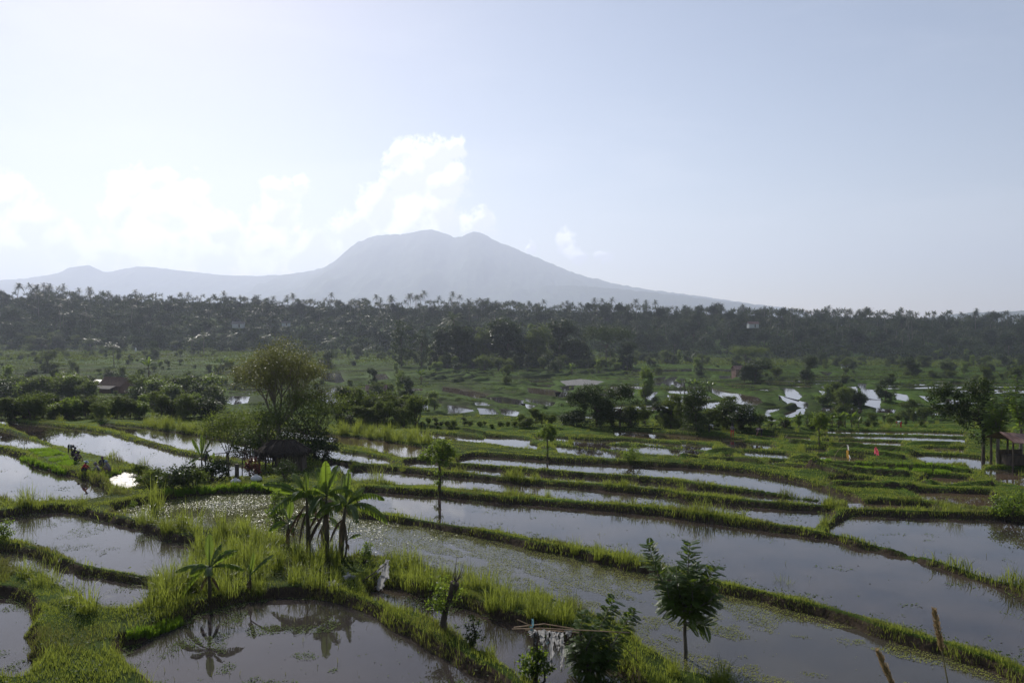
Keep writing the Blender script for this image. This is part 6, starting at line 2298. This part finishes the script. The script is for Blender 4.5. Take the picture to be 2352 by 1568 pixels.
# ------------------------------------------------------------------ huts
def gable(w, d, h, rise, over, roof_m, wall_m, name='hut', lean=None):
    """walls w x d x h with a pitched roof (ridge along x)"""
    wb, rb, db = MB(), MB(), MB()
    t = .12
    wb.box((0, -d / 2, h / 2 - .2), (w, t, h + .4))
    wb.box((0, d / 2, h / 2 - .2), (w, t, h + .4))
    for s in (-1, 1):
        wb.box((s * (w / 2 - t / 2), 0, h / 2 - .2), (t, d - t, h + .4))
        wb.add([[s * w / 2, -d / 2, h], [s * w / 2, d / 2, h], [s * w / 2, 0, h + rise], [s * (w / 2 - t), -d / 2, h], [s * (w / 2 - t), d / 2, h], [s * (w / 2 - t), 0, h + rise]],
               [[0, 1, 4, 3], [1, 2, 5, 4], [2, 0, 3, 5]], [[0, 2, 1], [3, 4, 5]])
    a = math.atan2(rise, d / 2)
    L = math.hypot(d / 2, rise) + over
    for s in (-1, 1):
        n = max(6, int(w / .35))
        xs = np.linspace(-w / 2 - over, w / 2 + over, n * 2 + 1)
        wob = .03 * (np.arange(len(xs)) % 2)
        v = []
        for th in (0, .07):
            top = np.stack([xs, np.full(len(xs), 0.0), h + rise + .06 + wob + th], 1)
            bot = np.stack([xs, np.full(len(xs), s * math.cos(a) * L), h + rise + .06 - math.sin(a) * L + wob + th], 1)
            v += [top, bot]
        v = np.concatenate(v)
        m = len(xs)
        q = []
        for i in range(m - 1):
            q += [[i, i + 1, m + i + 1, m + i], [2 * m + i, 3 * m + i, 3 * m + i + 1, 2 * m + i + 1], [m + i, m + i + 1, 3 * m + i + 1, 3 * m + i]]
        q += [[0, m, 3 * m, 2 * m], [m - 1, 2 * m - 1 + 2 * m, 4 * m - 1, 2 * m - 1]] if False else [[0, m, 3 * m, 2 * m], [m - 1, 3 * m - 1, 4 * m - 1, 2 * m - 1]]
        rb.add(v, q)
    cb = MB()
    cb.tube([[-w / 2 - over, 0, h + rise + .13], [w / 2 + over, 0, h + rise + .13]], .10, 6)
    db.box((w * .12, -d / 2 - .04, h * .42), (.9, .1, h * .84))
    out = [('wall', wb.mesh('wall', wall_m), [('door', db.mesh('door', M_WOOD))]), ('roof', rb.mesh('roof', roof_m), [('ridge_cap', cb.mesh('ridge_cap', roof_m))])]
    if lean:
        lb = MB()
        lw, ld, z0, z1 = lean
        xs = np.linspace(-lw / 2, lw / 2, 25)
        wob = .03 * (np.arange(25) % 2)
        v = np.concatenate([np.stack([xs - w * .12, np.full(25, -d / 2 - .1), z0 + wob], 1), np.stack([xs - w * .12, np.full(25, -d / 2 - ld), z1 + wob], 1), np.stack([xs - w * .12, np.full(25, -d / 2 - .1), z0 + .06 + wob], 1), np.stack([xs - w * .12, np.full(25, -d / 2 - ld), z1 + .06 + wob], 1)])
        q = []
        for i in range(24):
            q += [[i, 25 + i, 26 + i, i + 1], [50 + i, 51 + i, 76 + i, 75 + i], [25 + i, 75 + i, 76 + i, 26 + i]]
        lb.add(v, q)
        out.append(('lean_to_roof', lb.mesh('lean_to_roof', M_SHEET)))
        pb = MB()
        for s in (-1, 1):
            pb = MB()
            pb.tube([[s * (lw / 2 - .3) - w * .12, -d / 2 - ld + .2, -.3], [s * (lw / 2 - .3) - w * .12, -d / 2 - ld + .2, z1]], .08, 6)
            out.append(('post', pb.mesh('post', M_WOOD)))
    return out


x, y, z = gp(268, 903)
place('hut', gable(9.4, 5.0, 2.6, 2.3, .5, M_TILE, M_WALL, lean=(8.2, 2.6, 2.5, 1.7)), (x, y, z), -.42, 1, 'brown tile-roofed hut with a grey lean-to roof behind the west hedge', 'hut')
x, y, z = gp(865, 910)
place('hut', gable(5.6, 3.6, 1.7, 1.25, .45, M_RUST, M_WOOD), (x, y, z + .3), .08, 1, 'low shed with a rusty pink sheet roof among bushes of the mid valley', 'shed')
x, y, z = gp(1697, 865)
place('hut', gable(4.2, 3.4, 3.0, 1.0, .4, M_RUST, M_RUST), (x, y, z), .2, 1.1, 'small pink-walled hut under the wide dark thicket', 'hut')
GV = [(548, 752, 9, M_SHEET, 'pale roof of a house in the hazy west wood, the larger of two'), (657, 748, 6, M_SHEET, 'small pale roof in the hazy west wood, right of the larger one'), (1729, 752, 8, M_RUST, 'red-roofed house high in the east wood'), (1940, 846, 3, M_SHEET, 'tiny pale-roofed shed in the fields below the east wood')]
for (vx, vy, w_, rm, lab) in GV:
    yd = 640 if vy < 800 else None
    if yd:
        x, y, z = at_depth(vx, vy, 640)
        g = gz(x, y)
        z = max(z, g)
    else:
        x, y, z = gp(vx, vy)
    place('house', gable(w_, w_ * .6, min(3.0, w_ * .4), w_ * .2, .5, rm, M_PLASTER), (x, y, z), .1, 1, lab, 'house')
# white field shrine
mb, rb = MB(), MB()
mb.box((0, 0, .7), (1.1, 1.1, 1.6), None, 0, .85)
mb.box((0, 0, 2.0), (.8, .8, 1.0), None, 0, .9)
rb.box((0, 0, 2.75), (1.3, 1.3, .5), None, 0, .25)
x, y, z = gp(312, 806)
place('shrine', [('pillar', mb.mesh('pillar', M_WHITE)), ('roof', rb.mesh('roof', M_THATCH))], (x, y, z), .2, 1.0, 'small white field shrine at the foot of the west wood', 'shrine')

# thatched open hut
x, y, z = gp(650, 1082)
HX, HY, HZ = x, y, z
parts = []
rf = MB()
NT = 64
th = np.linspace(0, 2 * PI, NT, endpoint=False)
rings = []
for (rx, ry, zz, jag) in [(2.15, 1.5, 1.55, .16), (2.0, 1.4, 1.72, .03), (1.5, .9, 2.12, .05), (1.0, .22, 2.48, .05), (.9, .12, 2.54, .03)]:
    sq = 1 / np.maximum(np.abs(np.cos(th)) ** 4 + np.abs(np.sin(th)) ** 4, .2) ** .25
    rings.append(np.stack([rx * np.cos(th) * sq, ry * np.sin(th) * sq, zz + jag * rng.normal(size=NT)], 1))
v = np.concatenate(rings + [[[0, 0, 2.53]], np.stack([1.9 * np.cos(th), 1.3 * np.sin(th), np.full(NT, 1.6)], 1)])
q = [[k * NT + i, k * NT + (i + 1) % NT, (k + 1) * NT + (i + 1) % NT, (k + 1) * NT + i] for k in range(4) for i in range(NT)]
o5 = 5 * NT + 1
q += [[i, o5 + i, o5 + (i + 1) % NT, (i + 1) % NT] for i in range(NT)]
t = [[4 * NT + i, 4 * NT + (i + 1) % NT, 5 * NT] for i in range(NT)]
rf.add(v, q, t)
# straw ends hanging from the eaves
n = 420
a = rng.uniform(0, 2 * PI, n)
sq = 1 / np.maximum(np.abs(np.cos(a)) ** 4 + np.abs(np.sin(a)) ** 4, .2) ** .25
p = np.stack([2.1 * np.cos(a) * sq, 1.46 * np.sin(a) * sq, rng.uniform(1.5, 1.7, n)], 1)
rf.leaves(p, np.stack([np.cos(a) * .2, np.sin(a) * .2, -np.ones(n)], 1), rng.uniform(.12, .4, n), .05, np.stack([np.cos(a), np.sin(a), np.zeros(n)], 1))
parts.append(('roof', rf.mesh('roof', M_THATCH)))
for sx in (-1, 0, 1):
    for sy in (-1, 1):
        pb = MB()
        pb.tube([[sx * 1.65, sy * 1.0, -.3], [sx * 1.6, sy * 1.0, 1.75]], .07, 7)
        parts.append(('post', pb.mesh('post', M_WOOD)))
fb = MB()
for i in range(9):
    fb.box((0.55, -.85 + i * .21, .55), (2.3, .19, .05))
parts.append(('floor', fb.mesh('floor', M_WOOD)))
wb = MB()
for i in range(11):
    wb.box((-.25 + i * .19, -1.02, .85), (.17, .03, 1.5 + .1 * rng.random()))
wb.box((1.68, 0, .85), (.04, 1.9, 1.5))
parts.append(('wall', wb.mesh('wall', M_WOOD)))
place('thatched_hut', parts, (x, y, z), .06, 1, 'dark open hut with a shaggy thatched roof under the feathery tree', 'hut')

# bamboo frame by the hut
def pole(name, pts, r, lab, cat, mat=M_BAMBOO, group=None):
    pts = np.array(pts, float)
    mb = MB()
    b = pts[0].copy()
    mb.tube(pts - b, r, 7)
    o = obj(name, mb.mesh(name, mat), None, tuple(b))
    return tag(o, lab, cat, group)


def pd(vx, vy, depth):
    return at_depth(vx, vy, depth)


dd = HY - 1.5
parts = []
x0, y0, z0 = gp(500, 1098)
fr = MB()
for (a, b) in [((493, 1042), (597, 1033)), ((551, 1034), (620, 1064)), ((583, 1060), (628, 1056)), ((560, 1052), (574, 1091))]:
    r1 = np.array([pd(*a, dd), pd(*b, dd)])
    rb = MB()
    rb.tube(r1 - r1[0] + (r1[0] - np.array([x0, dd, z0])), .035, 6)
    parts.append(('rail', rb.mesh('rail', M_WOOD)))
for (vx, vt, vb) in [(519, 1036, 1098), (556, 1035, 1096), (572, 1036, 1098), (593, 1034, 1096)]:
    r1 = np.array([pd(vx + 2, vt, dd), pd(vx, vb + 4, dd)])
    rb = MB()
    rb.tube(r1 - np.array([x0, dd, z0]), .045, 6)
    parts.append(('post', rb.mesh('post', M_WOOD)))
place('pole_rack', parts, (x0, dd, z0), 0, 1, 'dark pole frame of rails and posts left of the thatched hut', 'frame')
x, y, z = gp(544, 1097)
mb = MB()
mb.tube([[0, 0, -.2], [.01, 0, .5], [0, 0, 1.05]], [.17, .15, .15], 10)
tag(obj('tree_stump', mb.mesh('tree_stump', M_BARK), None, (x, y, z)), 'thick dark stump post standing under the pole frame', 'stump')


def sack(vx, vy, w_, mat, lab):
    x, y, z = gp(vx, vy)
    mb = MB()
    n = 12
    th = np.linspace(0, 2 * PI, n, endpoint=False)
    rings = []
    for k, (r_, h) in enumerate([(.8, 0), (1.0, .12), (.9, .28), (.55, .40), (.2, .46), (.28, .52)]):
        rings.append(np.stack([r_ * w_ / 2 * np.cos(th) * (1 + .12 * np.sin(3 * th + k)), r_ * w_ / 3 * np.sin(th), h * w_ + 0 * th], 1))
    v = np.concatenate(rings)
    q = [[k * n + i, k * n + (i + 1) % n, (k + 1) * n + (i + 1) % n, (k + 1) * n + i] for k in range(5) for i in range(n)]
    mb.add(v, q)
    tag(obj('sack', mb.mesh('sack', mat, smooth=True), None, (x, y, z)), lab, 'sack')


sack(541, 1110, .75, C_WHITE, 'white sack on the grass below the stump post')
sack(588, 1103, .8, C_WHITE, 'white sack on the grass left of the hut shadow')
sack(1310, 1300, .5, C_WHITE, 'pale scrap of sacking at the bund') if False else None

# shed at the east edge
x, y, z = gp(2328, 1072)
parts = []
rb = MB()
a = .33
xs = np.linspace(-1.5, 3.2, 30)
wob = .03 * (np.arange(30) % 2)
for (y0_, z0_, y1_, z1_) in [(0, 3.1, -1.9, 2.35), (0, 3.1, 1.9, 2.35)]:
    v = np.concatenate([np.stack([xs, np.full(30, y0_), z0_ + wob - .10 * xs], 1), np.stack([xs, np.full(30, y1_), z1_ + wob - .10 * xs], 1), np.stack([xs, np.full(30, y0_), z0_ + wob + .06 - .10 * xs], 1), np.stack([xs, np.full(30, y1_), z1_ + wob + .06 - .10 * xs], 1)])
    q = []
    for i in range(29):
        q += [[i, 30 + i, 31 + i, i + 1], [60 + i, 61 + i, 91 + i, 90 + i], [30 + i, 90 + i, 91 + i, 31 + i]]
    rb.add(v, q)
parts.append(('roof', rb.mesh('roof', M_RUST)))
for (px_, py_) in [(-1.2, -1.4), (-1.2, 1.4), (.5, -1.4), (.5, 1.4), (2.4, -1.4), (2.4, 1.4)]:
    pb = MB()
    pb.tube([[px_, py_, -.3], [px_, py_, 2.55 - .1 * px_]], .09, 7)
    parts.append(('post', pb.mesh('post', M_WOOD)))
wb = MB()
for i in range(8):
    wb.box((-.2 + i * .3, 1.45, .7), (.27, .04, 1.4))
wb.box((.7, .7, .55), (1.9, 1.2, .9))
parts.append(('wall', wb.mesh('wall', M_WOOD)))
place('shed', parts, (x, y, z), .12, 1.0, 'open field shed with a rusty sloping roof at the east edge under the trees', 'shed')

# ------------------------------------------------------------------ flags and plastic
x, y, z = gp(1946, 1058)
yd = y
p0 = np.array([x, y, z])
top = np.array(pd(1947, 1020, yd))
pb = MB()
pb.tube([[0, 0, -.3], (top - p0) * .5, top - p0], [.035, .03, .02], 6)
bow = np.array([pd(1917, 1048, yd), pd(1922, 1038, yd), pd(1931, 1027, yd), pd(1940, 1021, yd), pd(1947, 1020, yd)]) - p0
pb.tube(bow, .015, 5)
fb = MB()


def rag(mb, top_l, top_r, bot_l, bot_r, n=6, m=10, rip=.06, mi=0):
    tl, tr_, bl, br_ = map(np.asarray, (top_l, top_r, bot_l, bot_r))
    u = np.linspace(0, 1, n)[None, :, None]
    w_ = np.linspace(0, 1, m)[:, None, None]
    g = (tl * (1 - u) + tr_ * u) * (1 - w_) + (bl * (1 - u) + br_ * u) * w_
    g = g + rng.normal(size=g.shape) * rip * np.array([.6, 1, .3]) + np.sin(np.linspace(0, 9, n))[None, :, None] * np.array([0, rip, 0])
    g[-1, :, 2] += rng.normal(0, rip * 1.5, n)
    q = [[i * n + j, i * n + j + 1, (i + 1) * n + j + 1, (i + 1) * n + j] for i in range(m - 1) for j in range(n - 1)]
    mb.add(g.reshape(-1, 3), q, None, mi)


def P_(vx, vy):
    return np.array(pd(vx, vy, yd)) - p0


rag(fb, P_(1945, 1033), P_(1949, 1033), P_(1945, 1056), P_(1949, 1056), 4, 8, .03)
wf = MB()
rag(wf, P_(1945, 1021), P_(1949, 1021), P_(1947, 1033), P_(1951, 1033), 4, 6, .03)
rag(wf, P_(1949, 1044), P_(1951, 1044), P_(1951, 1053), P_(1954, 1053), 3, 5, .03)
place('flag_pole', [('pole', pb.mesh('pole', M_BAMBOO)), ('flag', fb.mesh('flag', C_YELLOW)), ('flag', wf.mesh('flag', C_PALE))], tuple(p0), 0, 1, 'bent bamboo pole with a yellow strip and white rags above the nursery beds', 'flag')
x, y, z = gp(2013, 1050)
yd = y
p0 = np.array([x, y, z])
pb = MB()
pb.tube([[0, 0, -.3], P_(2011, 1027)], [.03, .02], 6)
fb = MB()
rag(fb, P_(2010, 1027), P_(2013, 1026), P_(2013, 1045), P_(2020, 1046), 6, 9, .05)
rag(fb, P_(2009, 1029), P_(2011, 1028), P_(2008, 1040), P_(2012, 1042), 4, 6, .04)
place('flag_pole', [('pole', pb.mesh('pole', M_BAMBOO)), ('flag', fb.mesh('flag', C_PINK))], tuple(p0), 0, 1, 'short stick with a pink cloth flag on the east terraces', 'flag')

# white plastic sheet on a leaning branch
x, y, z = gp(868, 1362)
yd = y
p0 = np.array([x, y, z])
pole('branch', [(p0[0] - 1.7, yd + .2, p0[2] + .0), (p0[0] - .6, yd + .1, p0[2] + .5), (p0[0] + .35, yd, p0[2] + 1.2)], [.04, .03, .018], 'dead branch leaning up to the white plastic sheet', 'branch', M_BARK)
pole('branch', [(p0[0] - 1.9, yd + .4, p0[2] + .1), (p0[0] - .7, yd + .2, p0[2] + .35), (p0[0] + .1, yd + .1, p0[2] + .8)], [.035, .025, .012], 'thinner dead branch lying under the leaning one', 'branch', M_BARK)
sb = MB()
rag(sb, P_(886, 1284), P_(894, 1286), P_(874, 1322), P_(893, 1328), 8, 12, .035)
rag(sb, P_(876, 1318), P_(890, 1326), P_(860, 1352), P_(876, 1356), 7, 9, .04)
rag(sb, P_(878, 1294), P_(889, 1290), P_(864, 1312), P_(876, 1316), 5, 7, .04)
o = obj('plastic_sheet', sb.mesh('plastic_sheet', M_PLASTIC, smooth=True), None, tuple(p0))
tag(o, 'torn white plastic sheet hanging from a branch over the narrow channel', 'plastic sheet')
for (vx, vy, lab) in [(802, 1330, 'crumpled white plastic scrap on the grass behind the channel'), (760, 1345, 'small crumpled white scrap on the path bund')]:
    x, y, z = gp(vx, vy)
    sb = MB()
    n = 60
    p = rng.normal(size=(n, 3)) * [.12, .08, .03] + [0, 0, .06]
    sb.leaves(p, -p + rng.normal(size=(n, 3)) * .1, .22, .14)
    tag(obj('plastic_scrap', sb.mesh('plastic_scrap', M_PLASTIC), None, (x, y, z)), lab, 'litter')

# rag-hung post with bamboo rail
x, y, z = RP
yd = y
p0 = np.array([x, y, z])
pb = MB()
pb.tube([[0, 0, -.3], [.02, 0, .7], [.03, 0, 1.3], [.0, 0, 1.75]], [.10, .09, .085, .07], 8)
tag(obj('wooden_post', pb.mesh('wooden_post', M_BARK), None, tuple(p0)), 'rough wooden post carrying the bamboo rail and rags', 'post')
GR = 'bamboo rails across the rag-hung post'
for i, (a, b, c, dy, lab) in enumerate([((1180, 1440), (1250, 1432), (1318, 1443), .08, 'upper pale bamboo pole of the rail, bowed over the post'), ((1176, 1444), (1240, 1442), (1446, 1452), -.09, 'longest bamboo pole running through the feather-leaved shrub'), ((1206, 1446), (1260, 1447), (1330, 1452), .14, 'lower bamboo pole just under the bowed one'),
                                     ((1188, 1422), (1205, 1430), (1222, 1437), -.04, 'short grey stick lying slantwise over the left rail end')]):
    pole('bamboo_pole', [pd(*a, yd + dy), pd(*b, yd + dy), pd(*c, yd + dy)], .017, lab, 'bamboo pole', M_BAMBOO, GR)
pole('bamboo_pole', [pd(1380, 1465, yd + .3), pd(1430, 1480, yd + .5), pd(1468, 1522, yd + .6)], .012, 'thin dark pole sloping down right of the feather-leaved shrub', 'bamboo pole', M_WOOD)
pole('bamboo_pole', [pd(1462, 1486, yd + .8), pd(1461, 1545, yd + .8)], .012, 'thin upright stick in the grass left of the sapling', 'stick', M_WOOD)
sb, s2 = MB(), MB()
for (x0_, x1_, y0_, y1_, w2) in [(1214, 1232, 1446, 1462, 1.0), (1236, 1254, 1444, 1470, .9), (1254, 1262, 1446, 1475, .8), (1262, 1272, 1448, 1530, .7), (1272, 1284, 1448, 1480, .6), (1284, 1296, 1450, 1485, .8), (1296, 1316, 1446, 1462, 1), (1288, 1296, 1478, 1540, .9), (1228, 1236, 1448, 1480, .6)]:
    cx_ = (x0_ + x1_) / 2 + rng.uniform(-3, 3)
    hw = (x1_ - x0_) / 2 * w2 * rng.uniform(.25, .9)
    y1_ = y1_ + rng.uniform(-6, 10)
    rag(sb, P_(x0_, y0_) + [0, -.05, 0], P_(x1_, y0_) + [0, -.05, 0], P_(cx_ - hw, y1_) + [0, -.05, 0], P_(cx_ + hw, y1_) + [0, -.05, 0], 6, 12, .03)
for (x0_, x1_, y0_, y1_) in [(1217, 1224, 1436, 1446), (1255, 1259, 1470, 1478), (1220, 1226, 1420, 1434)]:
    rag(s2, P_(x0_, y0_), P_(x1_, y0_), P_(x0_, y1_), P_(x1_, y1_), 4, 6, .02)
o = D.objects.new('rag', None)
COL.objects.link(o)
o.location = tuple(p0)
tag(o, 'shredded white plastic and rags draped over the bamboo rail', 'rags')
obj('plastic_shred', sb.mesh('plastic_shred', M_PLASTIC, smooth=True), o)
obj('blue_shred', s2.mesh('blue_shred', M_PLASTIC_BLUE, smooth=True), o)
print('done', time.time() - T0, len(D.objects))
